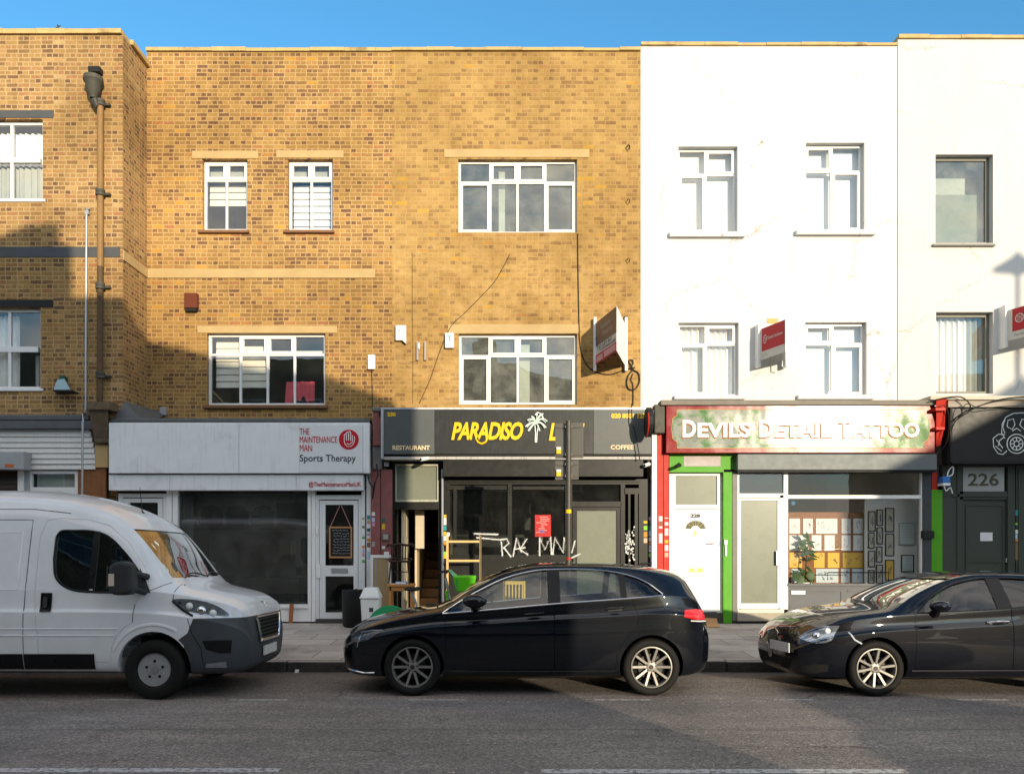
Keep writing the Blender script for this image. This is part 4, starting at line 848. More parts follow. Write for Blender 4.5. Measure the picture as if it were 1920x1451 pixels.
# ------------------------------------------------------------------ vehicles
def pchip(xs,ys):
    n=len(xs); h=[xs[i+1]-xs[i] for i in range(n-1)]; d=[(ys[i+1]-ys[i])/h[i] for i in range(n-1)]; m=[0]*n
    m[0],m[-1]=d[0],d[-1]
    for i in range(1,n-1):
        if d[i-1]*d[i]<=0: m[i]=0
        else:
            w1=2*h[i]+h[i-1]; w2=h[i]+2*h[i-1]; m[i]=(w1+w2)/(w1/d[i-1]+w2/d[i])
    def f(x):
        x=min(max(x,xs[0]),xs[-1]); i=0
        while i<n-2 and x>xs[i+1]: i+=1
        t=(x-xs[i])/h[i]
        return (2*t**3-3*t*t+1)*ys[i]+(t**3-2*t*t+t)*h[i]*m[i]+(-2*t**3+3*t*t)*ys[i+1]+(t**3-t*t)*h[i]*m[i+1]
    return f
def table(spec): return {k:pchip([a for a,_ in v],[b for _,b in v]) for k,v in spec.items()}
def chaikin(p,it):
    for _ in range(it):
        q=[p[0]]
        for i in range(len(p)-1):
            a,b=p[i],p[i+1]; q.append((a[0]*.75+b[0]*.25,a[1]*.75+b[1]*.25)); q.append((a[0]*.25+b[0]*.75,a[1]*.25+b[1]*.75))
        q.append(p[-1]); p=q
    return p
def hull(T,xs,ins=0.,zfloor=None,it=3):
    rings=[]
    for x in xs:
        g={k:f(x) for k,f in T.items()}
        zb=max(g['zb'],zfloor) if zfloor else g['zb']
        zs,zm,zl,zr,zt=g['zs'],g['zm'],g['zl'],g['zr']-ins*.8,g['zt']-ins
        if zfloor: zs=max(zs,zb+.02); zm=max(zm,zb+.05)
        half=[(0,zb),(max(g['ws']-ins,.05)*.88,zb),(max(g['ws']-ins,.06),zs),(g['wm']-ins,zm),(g['wm']-ins-g.get('tuck',0),zm+(zl-zm)*g.get('cz',.5)),(g['wm']-ins-g.get('tuck',0)-.002,zm+(zl-zm)*(g.get('cz',.5)+.015)),(g['wm']*.35+g['wl']*.65-ins-g.get('crease',0),zm+(zl-zm)*(g.get('cz',.5)+.10)),(g['wl']-ins,zl),(g['wl']-ins-.004,zl+.012),(g['wr']-ins*.8,zr),(g['wr']*.86-ins*.8,zr+(zt-zr)*.45),(g['wr']*.45,zr+(zt-zr)*.87),(0,zt)]
        half=chaikin(half,it); half=[half[0]]+half[1:-1:1 if it<3 else 1]+[half[-1]]
        ring=[(x,a,b) for a,b in half]+[(x,-a,b) for a,b in half[-2:0:-1]]; rings.append(ring)
    n=len(rings[0]); mb=MB()
    for r in rings: mb.v+=r
    for i in range(len(rings)-1):
        for k in range(n): a=i*n+k; b=i*n+(k+1)%n; mb.f.append([a,b,b+n,a+n])
    for base,flip in ((0,True),((len(rings)-1)*n,False)):
        m=n//2
        for k in range(m):
            a,b=base+k,base+(k+1); c,d=base+(n-k-1)%n,base+(n-k)%n
            q=[a,b,c,d] if k else [a,b,c]
            q=list(dict.fromkeys(q))
            if len(q)>2: mb.f.append(q[::-1] if flip else q)
    me=mb.mesh('hull'); bm=bmesh.new(); bm.from_mesh(me); bmesh.ops.remove_doubles(bm,verts=bm.verts,dist=1e-5); bmesh.ops.recalc_face_normals(bm,faces=bm.faces); bm.to_mesh(me); bm.free(); return me
def boolean(me,ops):
    """me combined with [(mesh, 'DIFFERENCE' | 'INTERSECT'), ...]"""
    o=bpy.data.objects.new('tmp',me); COL.objects.link(o); tmp=[]
    for m2,op in ops:
        c=bpy.data.objects.new('tmp',m2); COL.objects.link(c); tmp.append(c)
        md=o.modifiers.new('b','BOOLEAN'); md.operation=op; md.solver='EXACT'; md.object=c
    bpy.context.view_layer.update()
    r=bpy.data.meshes.new_from_object(o.evaluated_get(bpy.context.evaluated_depsgraph_get()))
    for c in tmp: bpy.data.objects.remove(c)
    bpy.data.objects.remove(o); return r
class Surf:
    def __init__(s,me):
        s.me=me; bm=bmesh.new(); bm.from_mesh(me); s.t=BVHTree.FromBMesh(bm); bm.free(); s.n=[v.normal.copy() for v in me.vertices]
    def normal(s,p,fi):
        acc=Vector()
        for vi in s.me.polygons[fi].vertices: acc+=s.n[vi]/((s.me.vertices[vi].co-p).length+1e-4)
        return acc.normalized()
    def fix(s,me):
        nl=[None]*len(me.loops)
        for p in me.polygons:
            for li in p.loop_indices:
                co=me.vertices[me.loops[li].vertex_index].co; loc,nn,fi,d=s.t.find_nearest(co); q=p.normal
                if d<.003:
                    k=s.normal(loc,fi)
                    if k.dot(p.normal)>.75: q=k
                nl[li]=q
        me.polygons.foreach_set('use_smooth',[True]*len(me.polygons)); me.normals_split_custom_set(nl); return me
    def side(s,x,z,sg,off=0.):
        o=Vector((x,sg*3,z)); h=s.t.ray_cast(o,Vector((0,-sg,0)))
        if h[0] is None:
            loc,nn,fi,d=s.t.find_nearest(Vector((x,sg*.8,z))); return loc+s.normal(loc,fi)*off
        return h[0]+s.normal(h[0],h[2])*off
    def front(s,y,z,off=0.,d=1):
        h=s.t.ray_cast(Vector((-3 if d>0 else 9,y,z)),Vector((d,0,0)))
        if h[0] is None:
            loc,nn,fi,_=s.t.find_nearest(Vector((.05,y,z))); return loc+s.normal(loc,fi)*off
        return h[0]+s.normal(h[0],h[2])*off
    def top(s,x,y,off=0.):
        h=s.t.ray_cast(Vector((x,y,5)),Vector((0,0,-1)))
        if h[0] is None: loc,nn,fi,_=s.t.find_nearest(Vector((x,y,1))); return loc
        return h[0]+s.normal(h[0],h[2])*off
def resample(pts,n):
    L=[0]
    for a,b in zip(pts,pts[1:]): L.append(L[-1]+math.dist(a,b))
    out=[]
    for i in range(n):
        t=L[-1]*i/(n-1); k=0
        while k<len(L)-2 and L[k+1]<t: k+=1
        u=(t-L[k])/max(L[k+1]-L[k],1e-9); a,b=pts[k],pts[k+1]; out.append(tuple(p+(q-p)*u for p,q in zip(a,b)))
    return out
def patch(top,bot,fn,n=14,m=6,thick=0.,fn2=None):
    A,B=resample(top,n),resample(bot,n); mb=MB()
    for i in range(n):
        for j in range(m+1):
            t=j/m; mb.v.append(tuple(fn(A[i][0]+(B[i][0]-A[i][0])*t,A[i][1]+(B[i][1]-A[i][1])*t)))
    for i in range(n-1):
        for j in range(m): a=i*(m+1)+j; mb.f.append([a,a+1,a+m+2,a+m+1])
    return mb
def finish(name,me,m,par):
    me.materials.clear(); me.materials.append(m); me.name=name; o=bpy.data.objects.new(name,me); COL.objects.link(o); o.parent=par; return o
def mirrored(o,par):
    me=o.data.copy(); bm=bmesh.new(); bm.from_mesh(me)
    for v in bm.verts: v.co.y*=-1
    bmesh.ops.reverse_faces(bm,faces=bm.faces); bm.to_mesh(me); bm.free()
    c=bpy.data.objects.new(o.name,me); COL.objects.link(c); c.parent=par; return c
def stack(*mbs):
    r=MB()
    for q in mbs: r.add(q.v,q.f)
    return r
M['tyre']=mat('tyre_rubber',(.009,.0085,.008),.75,var=.3,bump=.2,bs=40)
M['rim']=mat('alloy_rim',(.26,.245,.225),.48,metal=.6,var=.08)
M['rim_dark']=mat('brake_and_hub',(.05,.048,.045),.5,metal=.6,var=.3)
M['steel_wheel']=mat('grey_steel_wheel',(.33,.33,.335),.45,metal=.3,var=.2)
M['chrome']=mat('chrome',(.7,.7,.7),.08,metal=1,var=.03)
M['seat']=mat('car_seat_cloth',(.025,.025,.028),.85,var=.2)
M['plastic']=mat('dark_grey_plastic',(.035,.037,.04),.6,var=.15,bump=.1,bs=200)
M['black_trim']=mat('black_trim',(.008,.008,.009),.3,var=.1)
M['car_glass']=glassmat('car_side_glass',(.66,.72,.72),1.0,ior=1.55,base=.02)
M['van_glass']=glassmat('van_side_glass',(.32,.36,.35),1.0,ior=1.55,base=.02)
M['rear_glass']=glassmat('privacy_glass',(.42,.47,.48),1.0,ior=1.55,base=.02)
M['screen_glass']=glassmat('windscreen_glass',(.66,.72,.68),3.0,ior=1.55,base=.03)
M['lamp_glass']=glassmat('lamp_lens',(.92,.95,.97),.8,base=.03)
M['lamp_red']=mat('red_tail_lamp',(.55,.012,.012),.12,coat=1,var=.1,vs=30)
M['lamp_in']=mat('lamp_reflector',(.36,.38,.41),.18,metal=.75,var=.2,vs=30)
M['plate']=mat('number_plate_white',(.62,.62,.60),.4,var=.03)
M['cavity']=mat('wheel_well',(.008,.008,.008),.9)
def paint(name,c,rough=.25,metal=.3,fl=.1):
    m,t,b=newmat(name); p=t.obj(); n=t.noise(p,3,4); f=t.math('MULTIPLY_ADD',n,.3,.85); t.put(b.inputs['Base Color'],t.mix(1,c,t.vec(f,f,f),'MULTIPLY'))
    d=t.step(t.noise(p,2.1,6,.7),.45,.8); t.put(b.inputs['Roughness'],t.math('MULTIPLY_ADD',d,.12,rough)); b.inputs['Metallic'].default_value=metal
    b.inputs['Specular IOR Level'].default_value=.06; b.inputs['Coat Weight'].default_value=1; t.put(b.inputs['Coat Roughness'],t.math('MULTIPLY_ADD',d,.05,.015)); t.put(b.inputs['Coat Normal'],t.bump(t.noise(p,1.2,3),.04,.03)); return m
def wheel(par,x,sg,R_,W_,yo,kind):
    e=empty('wheel',(x,sg*(yo-W_/2),R_),par); yc=sg*(yo-W_/2); z=R_; hw=W_/2; rr=R_*(.71 if kind!='steel' else .555); c=(x,0,z)
    out=lambda t: yc+sg*t
    prof=[(rr,hw*.72),(rr+.012,hw*.9),(rr+.03,hw*.99),(R_-.035,hw*1.0),(R_-.012,hw*.86),(R_-.002,hw*.55),(R_,0),(R_-.002,-hw*.55),(R_-.012,-hw*.86),(R_-.035,-hw),(rr,-hw*.8)]
    t=MB(); t.lathe([(r,out(y)) for r,y in prof],c,'y',48,close=True); t.build('tyre',M['tyre'],e,smooth=True,sharp=50)
    b=MB(); b.lathe([(.02,out(-hw*.3)),(rr*.98,out(-hw*.3)),(rr*.98,out(-hw*.5)),(.02,out(-hw*.5))],c,'y',32); b.build('wheel_barrel',M['cavity'],e)
    d=MB(); d.lathe([(.02,out(hw*.02)),(rr*.62,out(hw*.02)),(rr*.62,out(-hw*.1)),(.02,out(-hw*.1))],c,'y',32); d.build('brake_disc',M['rim_dark'],e)
    m=MB()
    if kind=='steel':
        m.lathe([(rr*1.0,out(hw*.66)),(rr*.97,out(hw*.78)),(rr*.92,out(hw*.55)),(rr*.80,out(hw*.30)),(rr*.72,out(hw*.34)),(rr*.60,out(hw*.62)),(rr*.40,out(hw*.70)),(rr*.38,out(hw*.55)),(.01,out(hw*.55))],c,'y',40)
        o=m.build('rim',M['steel_wheel'],e,smooth=True)
        k=MB()
        for i in range(10):
            a=2*math.pi*i/10; k.lathe([(.019,out(hw*.47)),(.019,out(hw*.30))],(x+rr*.80*math.cos(a),0,z+rr*.80*math.sin(a)),'y',10)
        for i in range(5):
            a=2*math.pi*i/5+.3; k.lathe([(.016,out(hw*.72)),(.016,out(hw*.5))],(x+rr*.50*math.cos(a),0,z+rr*.50*math.sin(a)),'y',10)
        k.build('wheel_holes',M['cavity'],e)
        k=MB(); k.lathe([(rr*.26,out(hw*.56)),(rr*.24,out(hw*.74)),(.005,out(hw*.77))],c,'y',20); k.build('hub_cap',mat('hub_cap_grey',(.3,.3,.3),.35,metal=.5) if 'hub_cap_grey' not in bpy.data.materials else bpy.data.materials['hub_cap_grey'],e,smooth=True)
    else:
        m.lathe([(rr*1.0,out(hw*.70)),(rr*1.01,out(hw*.84)),(rr*.96,out(hw*.86)),(rr*.925,out(hw*.70)),(rr*.92,out(-hw*.25)),(rr*1.0,out(-hw*.25))],c,'y',48,close=True)
        n=10
        for i in range(n):
            a=2*math.pi*i/n+(.0 if kind=='ten' else .16); ca,sa=math.cos(a),math.sin(a); wi,wo=(.013,.012) if kind=='ten' else (.011,.013)
            def q(r,w_,y): return (x+r*ca-w_*sa,out(y),z+r*sa+w_*ca)
            r0,r1=rr*.16,rr*.94
            vs=[q(r0,-wi,hw*.52),q(r0,wi,hw*.52),q(r1,wo,hw*.80),q(r1,-wo,hw*.80),q(r0,-wi*1.2,hw*.2),q(r0,wi*1.2,hw*.2),q(r1,wo*1.2,hw*.42),q(r1,-wo*1.2,hw*.42)]
            m.add(vs,[(0,1,2,3),(4,7,6,5),(0,4,5,1),(1,5,6,2),(2,6,7,3),(3,7,4,0)])
        m.lathe([(rr*.30,out(hw*.1)),(rr*.29,out(hw*.50)),(rr*.2,out(hw*.58)),(.01,out(hw*.58))],c,'y',24)
        m.build('rim',M['rim'],e,smooth=True,sharp=30)
        k=MB()
        for i in range(5):
            a=2*math.pi*i/5+.2; k.lathe([(.011,out(hw*.60)),(.011,out(hw*.4))],(x+rr*.235*math.cos(a),0,z+rr*.235*math.sin(a)),'y',8)
        k.lathe([(.026,out(hw*.59)),(.022,out(hw*.63)),(.003,out(hw*.63))],c,'y',16); k.build('hub_cap',M['rim_dark'],e,smooth=True)
def seat(par,x,y,z,wd=.5,hh=.62):
    m=MB(); m.prism([(x-.5,z+.08),(x-.5,z+.2),(x-.05,z+.17),(x+.09,z+.17+hh),(x+.19,z+.15+hh),(x+.14,z+.05)],y-wd/2,y+wd/2)
    m.prism([(x+.09,z+.2+hh),(x+.11,z+.4+hh),(x+.19,z+.4+hh),(x+.20,z+.2+hh)],y-.13,y+.13)
    m.box(x+.12,x+.14,y-.06,y-.04,z+.1+hh,z+.25+hh); m.box(x+.12,x+.14,y+.04,y+.06,z+.1+hh,z+.25+hh)
    return m.build('seat',M['seat'],par,bevel=.03)
def prismm(poly,y0,y1,axis='y'):
    mb=MB(); mb.prism(poly,y0,y1,axis); me=mb.mesh('c'); bm=bmesh.new(); bm.from_mesh(me); bmesh.ops.recalc_face_normals(bm,faces=bm.faces); bm.to_mesh(me); bm.free(); return me
def prism2(poly):
    mb=MB(); mb.prism(poly,-3,-.42); mb.prism(poly,.42,3); me=mb.mesh('c'); bm=bmesh.new(); bm.from_mesh(me); bmesh.ops.recalc_face_normals(bm,faces=bm.faces); bm.to_mesh(me); bm.free(); return me
def grow(poly,d):
    cx=sum(p[0] for p in poly)/len(poly); cz=sum(p[1] for p in poly)/len(poly); out=[]; n=len(poly)
    ar=sum(poly[i][0]*poly[(i+1)%n][1]-poly[(i+1)%n][0]*poly[i][1] for i in range(n)); s=1 if ar>0 else -1
    for i in range(n):
        a,b,c=Vector(poly[i-1]),Vector(poly[i]),Vector(poly[(i+1)%n]); e1=(b-a).normalized(); e2=(c-b).normalized()
        n1=Vector((e1.y,-e1.x))*s; n2=Vector((e2.y,-e2.x))*s; q=(n1+n2); q=q/max(q.length_squared/2,.35); out.append((b.x+q.x*d,b.y+q.y*d))
    return out
def make_car(c):
    if c.get('xmap'): c['T']={k:[(c['xmap'](x),y) for x,y in v] for k,v in c['T'].items()}; c['L']=c['xmap'](c['L'])
    L=c['L']; e=empty(c['name'],(0,0,0),None,c['label'],c['cat'],None); T=table(c['T']); f0=c['T']['zt'][0][0]
    xs=[f0+q for q in (0,.012,.03,.06,.1,.15,.2,.27)]+[f0+.35+i*(L-f0-.7)/44 for i in range(45)]+[L-.27,L-.2,L-.15,L-.1,L-.06,L-.03,L-.012,L]
    H=hull(T,xs); S=Surf(H.copy()); body_m=c['paint']
    cx0,cx1=c['cabin']; inner=hull(T,[cx0+i*(cx1-cx0)/30 for i in range(31)],.045,c['floor'],2)
    arches=[]
    A=MB()
    for x in c['wheels']:
        for sg in (-1,1): A.lathe([(c['arch'],sg*.50),(c['arch'],sg*2.)],(x,0,c['wz']),'y',40)
    Am=A.mesh('c'); bm=bmesh.new(); bm.from_mesh(Am); bmesh.ops.recalc_face_normals(bm,faces=bm.faces); bm.to_mesh(Am); bm.free()
    ops=[(inner,'DIFFERENCE'),(Am,'DIFFERENCE')]
    wins=[t+b[::-1] for t,b in c['windows']]
    wins=[[p for i,p in enumerate(w_) if i==0 or math.dist(p,w_[i-1])>1e-3] for w_ in wins]
    for w_ in wins: ops.append((prismm(w_,-3,3),'DIFFERENCE'))
    fx0,fx1,fp=c['screen']; ops.append((prismm(fp,fx0,fx1,'x'),'DIFFERENCE'))
    if c.get('rear'): ops.append((prismm(c['rear'][2],c['rear'][0],c['rear'][1],'x'),'DIFFERENCE'))
    shell=boolean(H,ops)
    doors=[]
    for d in c['doors']: doors.append(boolean(shell.copy(),[(prismm(grow(d,-.0035),-3,-.45),'INTERSECT')]))
    extra=[(n_,boolean(shell.copy(),[(prismm(grow(p_,-.002),-3,3),'INTERSECT')]),m_) for n_,p_,m_ in c.get('panels',())]
    rest=boolean(shell,[(prism2(d),'DIFFERENCE') for d in c['doors']]+[(prismm(p_,-3,3),'DIFFERENCE') for _,p_,_ in c.get('panels',())])
    finish('body',S.fix(rest),body_m,e)
    for n_,me,m_ in extra: finish(n_,S.fix(me),m_,e)
    dl=[]
    for i,me in enumerate(doors):
        o=finish('door',S.fix(me),body_m,e); o2=mirrored(o,e); S.fix(o2.data); o2.data.materials.clear(); o2.data.materials.append(body_m); dl.append((o,o2))
    # glass sits just inside the skin
    for i,(t,b) in enumerate(c['windows']):
        for sg in (-1,1):
            g=patch(t,b,lambda x,z: S.side(x,z,sg,-.012),22,8); par=e
            di=c['win_door'][i]; par=dl[di][0 if sg<0 else 1] if di is not None else e
            g.build('window',M[c.get('glass','car_glass' if i==0 else 'rear_glass')],par,smooth=True,fix=False)
    yb,zb_,yt,zt_=c['screen_patch']
    g=MB(); n,m=16,10
    for j in range(m+1):
        v=j/m
        for i in range(n+1):
            u=i/n*2-1; g.v.append(tuple(S.front(u*(yb+(yt-yb)*v),zb_+(zt_-zb_)*v,-.010)))
    for j in range(m):
        for i in range(n): a=j*(n+1)+i; g.f.append([a,a+1,a+n+2,a+n+1])
    g.build('windscreen',M['screen_glass'],e,smooth=True,fix=False)
    for x in c['wheels']:
        for sg in (-1,1): wheel(e,x,sg,c['R'],c['W'],c['yo'],c['rimkind'])
    # wheel wells
    for x in c['wheels']: k=MB(); k.box(x-c['arch']*.9,x+c['arch']*.9,-.5,.5,c['R']*.7,c['wz']+c['arch']*.75); k.build('wheel_housing',M['cavity'],e)
    return e,S,dl
def lamp(e,S,top,bot,name='headlight',lens=None,inner=None,off=.006,front=False):
    for sg in (-1,1):
        fn=(lambda x,z: S.side(x,z,sg,off)); fi=(lambda x,z: S.side(x,z,sg,.0025))
        o=patch(top,bot,fi,18,8).build(name,inner or M['lamp_in'],e,smooth=True,fix=False)
        if lens: patch(top,bot,fn,18,8).build('lens',lens,o,smooth=True,fix=False)
def strip(S,pts,r,sg,off=.004,n=6):
    return [S.side(x,z,sg,off) for x,z in pts]
def dense(pts,k=6):
    out=[]
    for a,b in zip(pts,pts[1:]):
        for i in range(k): out.append((a[0]+(b[0]-a[0])*i/k,a[1]+(b[1]-a[1])*i/k))
    return out+[pts[-1]]
def cr(pts,k=6):
    """smooth curve through points"""
    out=[]; n=len(pts)
    for i in range(n-1):
        p0,p1,p2,p3=pts[max(i-1,0)],pts[i],pts[i+1],pts[min(i+2,n-1)]
        for j in range(k):
            t=j/k; out.append(tuple(.5*(2*b+(c_-a)*t+(2*a-5*b+4*c_-d)*t*t+(3*b-a-3*c_+d)*t**3) for a,b,c_,d in zip(p0,p1,p2,p3)))
    return out+[pts[-1]]
def cut(curve,a,b):
    """part of an x-sorted curve between a and b"""
    def at(x):
        for p,q in zip(curve,curve[1:]):
            if p[0]<=x<=q[0]: return (x,p[1]+(q[1]-p[1])*(x-p[0])/max(q[0]-p[0],1e-9))
        return (x,(curve[0] if x<curve[0][0] else curve[-1])[1])
    return [at(a)]+[p for p in curve if a<p[0]<b]+[at(b)]
def mirror_parts(e,S,x,z,yo,m,sz=(.12,.10,.085),arm=(.06,-.06)):
    for sg in (-1,1):
        b=MB(); b.ball((x,sg*yo,z),sz[0],sz[1],sz[2],16,10); o=b.build('mirror',m,e,smooth=True)
        q=MB(); base=S.side(x+arm[0]*.2,z-.09,sg,0); q.tube([tuple(base),(x-.01,sg*(yo-.05),z-sz[2]*.35)],[.055,.04],8); q.build('mirror_arm',M['black_trim'],o)
        q=MB(); q.lathe([(sz[2]*.82,0),(sz[2]*.8,.006)],(x+sz[0]*.62,sg*yo,z),'x',16); q.build('mirror_glass',M['chrome'],o)
def handle(par,S,x0,x1,z,sg,m,dz=.02):
    pts=[S.side(x0+(x1-x0)*i/8,z+dz*(i/8),sg,.004+.028*math.sin(math.pi*min(max(i/8,.08),.92))) for i in range(9)]
    b=MB(); b.tube(pts,.011,8); o=b.build('handle',m,par,smooth=True)
    pk=patch([(x0+.03,z+.022),(x1-.03,z+.03)],[(x0+.03,z-.022),(x1-.03,z-.012)],lambda x,zz:S.side(x,zz,sg,.0025),6,3); pk.build('handle_recess',M['black_trim'],par,fix=False,smooth=True)
def place(e,X0,Yc,flip=False,roll=True):
    e.location=(X0,Yc,zroad(Yc)); e.rotation_euler=(-.025 if roll else 0,0,0)
    if flip: e.rotation_euler=(.025,0,math.pi)

# ---------- hatchback in the middle
dlo_t=cr([(1.20,.945),(1.40,1.07),(1.60,1.185),(1.92,1.335),(2.25,1.418),(2.55,1.437),(2.95,1.432),(3.29,1.385),(3.54,1.295),(3.72,1.155)]); dlo_b=cr([(1.20,.935),(1.8,.985),(2.47,1.045),(3.3,1.105),(3.72,1.14)])
hb=dict(L=4.42,xmap=lambda x: x if x<3.95 else 3.95+(x-3.95)*.80,name='parked_car',label='black five door hatchback parked in the middle, yellow chair back showing through its window',cat='car',
 T=dict(zt=[(0,.62),(.05,.73),(.15,.80),(.35,.865),(.6,.925),(.9,.98),(1.12,1.015),(1.22,1.06),(1.5,1.25),(1.75,1.385),(1.95,1.455),(2.4,1.515),(3.0,1.52),(3.5,1.49),(3.9,1.43),(4.06,1.385),(4.12,1.30),(4.3,1.0),(4.37,.86),(4.42,.6)],
  zb=[(0,.30),(.1,.21),(.5,.19),(3.9,.19),(4.25,.24),(4.42,.40)],
  ws=[(0,.45),(.05,.60),(.15,.74),(.35,.83),(.6,.86),(3.8,.86),(4.15,.82),(4.35,.68),(4.42,.5)], zs=[(0,.36),(.2,.27),(.6,.25),(3.9,.26),(4.3,.33),(4.42,.45)],
  wm=[(0,.52),(.05,.66),(.15,.765),(.35,.845),(.6,.885),(.9,.90),(1.5,.898),(3.4,.90),(3.7,.905),(4.0,.885),(4.2,.83),(4.33,.74),(4.42,.55)], zm=[(0,.46),(.5,.50),(1.5,.52),(3,.54),(4,.58),(4.42,.52)],
  tuck=[(0,0),(.8,-.004),(1.4,-.002),(3.2,-.002),(3.6,-.004),(4.42,0)], crease=[(0,0),(.5,.006),(1.2,.020),(3.3,.020),(3.9,.008),(4.42,0)], cz=[(0,.5),(.6,.62),(1.2,.66),(3.3,.66),(4.42,.6)],
  wl=[(0,.48),(.05,.62),(.15,.71),(.35,.775),(.6,.815),(.9,.84),(1.2,.852),(1.6,.862),(3.2,.866),(3.7,.85),(4.05,.79),(4.3,.72),(4.42,.5)], zl=[(0,.57),(.15,.69),(.35,.765),(.6,.835),(.9,.892),(1.2,.935),(1.6,.965),(2.47,1.04),(3.3,1.095),(3.75,1.13),(4.1,1.10),(4.3,.90),(4.42,.55)],
  wr=[(0,.40),(.15,.58),(.35,.66),(.6,.72),(.9,.76),(1.2,.765),(1.6,.70),(1.95,.645),(2.4,.62),(3.0,.615),(3.5,.595),(3.9,.56),(4.1,.57),(4.3,.58),(4.42,.42)], zr=[(0,.595),(.15,.745),(.35,.82),(.6,.885),(.9,.94),(1.12,.975),(1.22,.99),(1.6,1.215),(1.95,1.385),(2.4,1.465),(3.0,1.462),(3.5,1.425),(3.9,1.345),(4.06,1.28),(4.15,1.19),(4.3,.95),(4.42,.58)]),
 paint=paint('black_metallic_paint',(.0022,.0032,.006),.35,0.),cabin=(1.05,3.93),floor=.34,wheels=(.855,3.583),arch=.362,wz=.335,R=.327,W=.205,yo=.885,rimkind='ten',
 windows=[(cut(dlo_t,1.27,2.40),cut(dlo_b,1.27,2.40)),(cut(dlo_t,2.55,3.235),cut(dlo_b,2.55,3.235)),(cut(dlo_t,3.31,3.70),cut(dlo_b,3.31,3.70))],win_door=[0,1,None],
 screen=(.9,2.1,[(-.70,1.06),(.70,1.06),(.575,1.425),(-.575,1.425)]),screen_patch=(.72,1.045,.59,1.435),
 
 doors=[[(1.235,.30),(2.475,.30),(2.475,1.462)]+[(p[0],p[1]+.027) for p in cut(dlo_t,1.3,2.45)[::-1]]+[(1.235,.965)],
        [(2.475,.30),(3.17,.30),(3.20,.50),(3.27,.63),(3.40,.76),(3.44,.9),(3.36,1.12),(3.275,1.415)]+[(p[0],p[1]+.027) for p in cut(dlo_t,2.5,3.26)[::-1]]+[(2.475,1.462)]])
e,S,dl=make_car(hb)
for sg in (-1,1):
    out=dlo_t+dlo_b[::-1]+[dlo_t[0]]
    b=MB(); b.tube([S.side(x,z,sg,.003) for x,z in out],.009,6,cap=False); b.build('window_trim',M['chrome'],e,smooth=True)
    for a,z0,z1 in ((2.475,1.04,1.43),(3.27,1.10,1.385)):
        g=patch([(a-.07 if a<3 else a-.032,z1),(a+.07 if a<3 else a+.035,z1-.004)],[(a-.07 if a<3 else a-.032,z0),(a+.07 if a<3 else a+.035,z0+.008)],lambda x,z:S.side(x,z,sg,.0015),6,8); g.build('pillar_trim',M['black_trim'],e,fix=False,smooth=True)
    handle(dl[0][0 if sg<0 else 1],S,2.13,2.36,.925,sg,hb['paint']); handle(dl[1][0 if sg<0 else 1],S,3.06,3.28,.985,sg,hb['paint'])
    b=MB(); b.tube([S.side(x,z,sg,.004) for x,z in dense([(.50,.742),(.38,.738),(.25,.715)])],.007,6); b.tube([S.side(x,z,sg,.006) for x,z in dense([(.27,.70),(.23,.62),(.22,.55)])],.009,6); b.build('running_light',M['lamp_in'],e)
lamp(e,S,[(.13,.685),(.3,.735),(.53,.748)],[(.13,.60),(.30,.615),(.53,.742)],lens=M['lamp_glass'],inner=M['rim_dark'])
lamp(e,S,[(3.97,.975),(4.10,.985),(4.255,.965)],[(3.95,.90),(4.10,.865),(4.275,.855)],'tail_light',lens=None,inner=M['lamp_red'])
lamp(e,S,[(4.03,.862),(4.275,.846)],[(4.03,.85),(4.28,.832)],'reversing_light',inner=M['plate'])
mirror_parts(e,S,1.57,1.085,.985,hb['paint'],(.14,.10,.08),(.0,0))
g=patch([(-.42,.60),(.42,.60)],[(-.36,.42),(.36,.42)],lambda y,z:S.front(y,z,.004),14,5); g.build('grille',M['black_trim'],e,fix=False,smooth=True)
b=MB(); b.tube([S.front(y,.51,.012) for y in [-.38+i*.076 for i in range(11)]],.012,6); b.build('grille_bar',M['chrome'],e)
b=MB(); b.prism([(-.26,.34),(.26,.34),(.26,.45),(-.26,.45)],-.025,-.012,'x'); b.build('number_plate',M['plate'],e)
for sg in (-1,1):
    b=MB(); b.tube([S.side(x,z,sg,.006) for x,z in dense([(.10,.285),(.3,.255),(.42,.262)])],.010,6); b.build('splitter_trim',M['chrome'],e)
    b=MB(); b.tube([S.side(x,z,sg,.004) for x,z in dense([(1.3,.275),(3.15,.278)],12)],.008,6); b.build('sill_trim',M['black_trim'],e)
for sg in (-1,1): seat(e,2.35,sg*.37,.36); 
seat(e,3.25,0,.40,1.2,.5)
b=MB(); b.prism([(1.1,.62),(1.1,.97),(1.45,.99),(1.62,.93),(1.6,.62)],-.72,.72); b.build('dashboard',M['seat'],e,bevel=.02)
b=MB(); b.tube([(1.72+.06*math.sin(t)*1,.37+.18*math.cos(t),.94+.17*math.sin(t)) for t in [i*2*math.pi/20 for i in range(21)]],.014,6); b.tube([(1.72,.20,.94),(1.72,.54,.94)],.014,6); b.tube([(1.6,.37,.88),(1.72,.37,.94)],.03,8); b.build('steering_wheel',M['black_trim'],e)
b=MB(); b.tube([S.top(3.6,0,.0),S.top(3.62,0,.02),S.top(3.75,0,.05)],[.02,.018,.006],8); b.build('aerial',M['black_trim'],e)
b=MB(); b.tube([S.top(1.0+.12*math.cos(t/9*3),-.62+t*.13,.012) for t in range(10)],.008,6); b.build('wiper',M['black_trim'],e)
place(e,-1.87,9.09+.885); HATCH=e

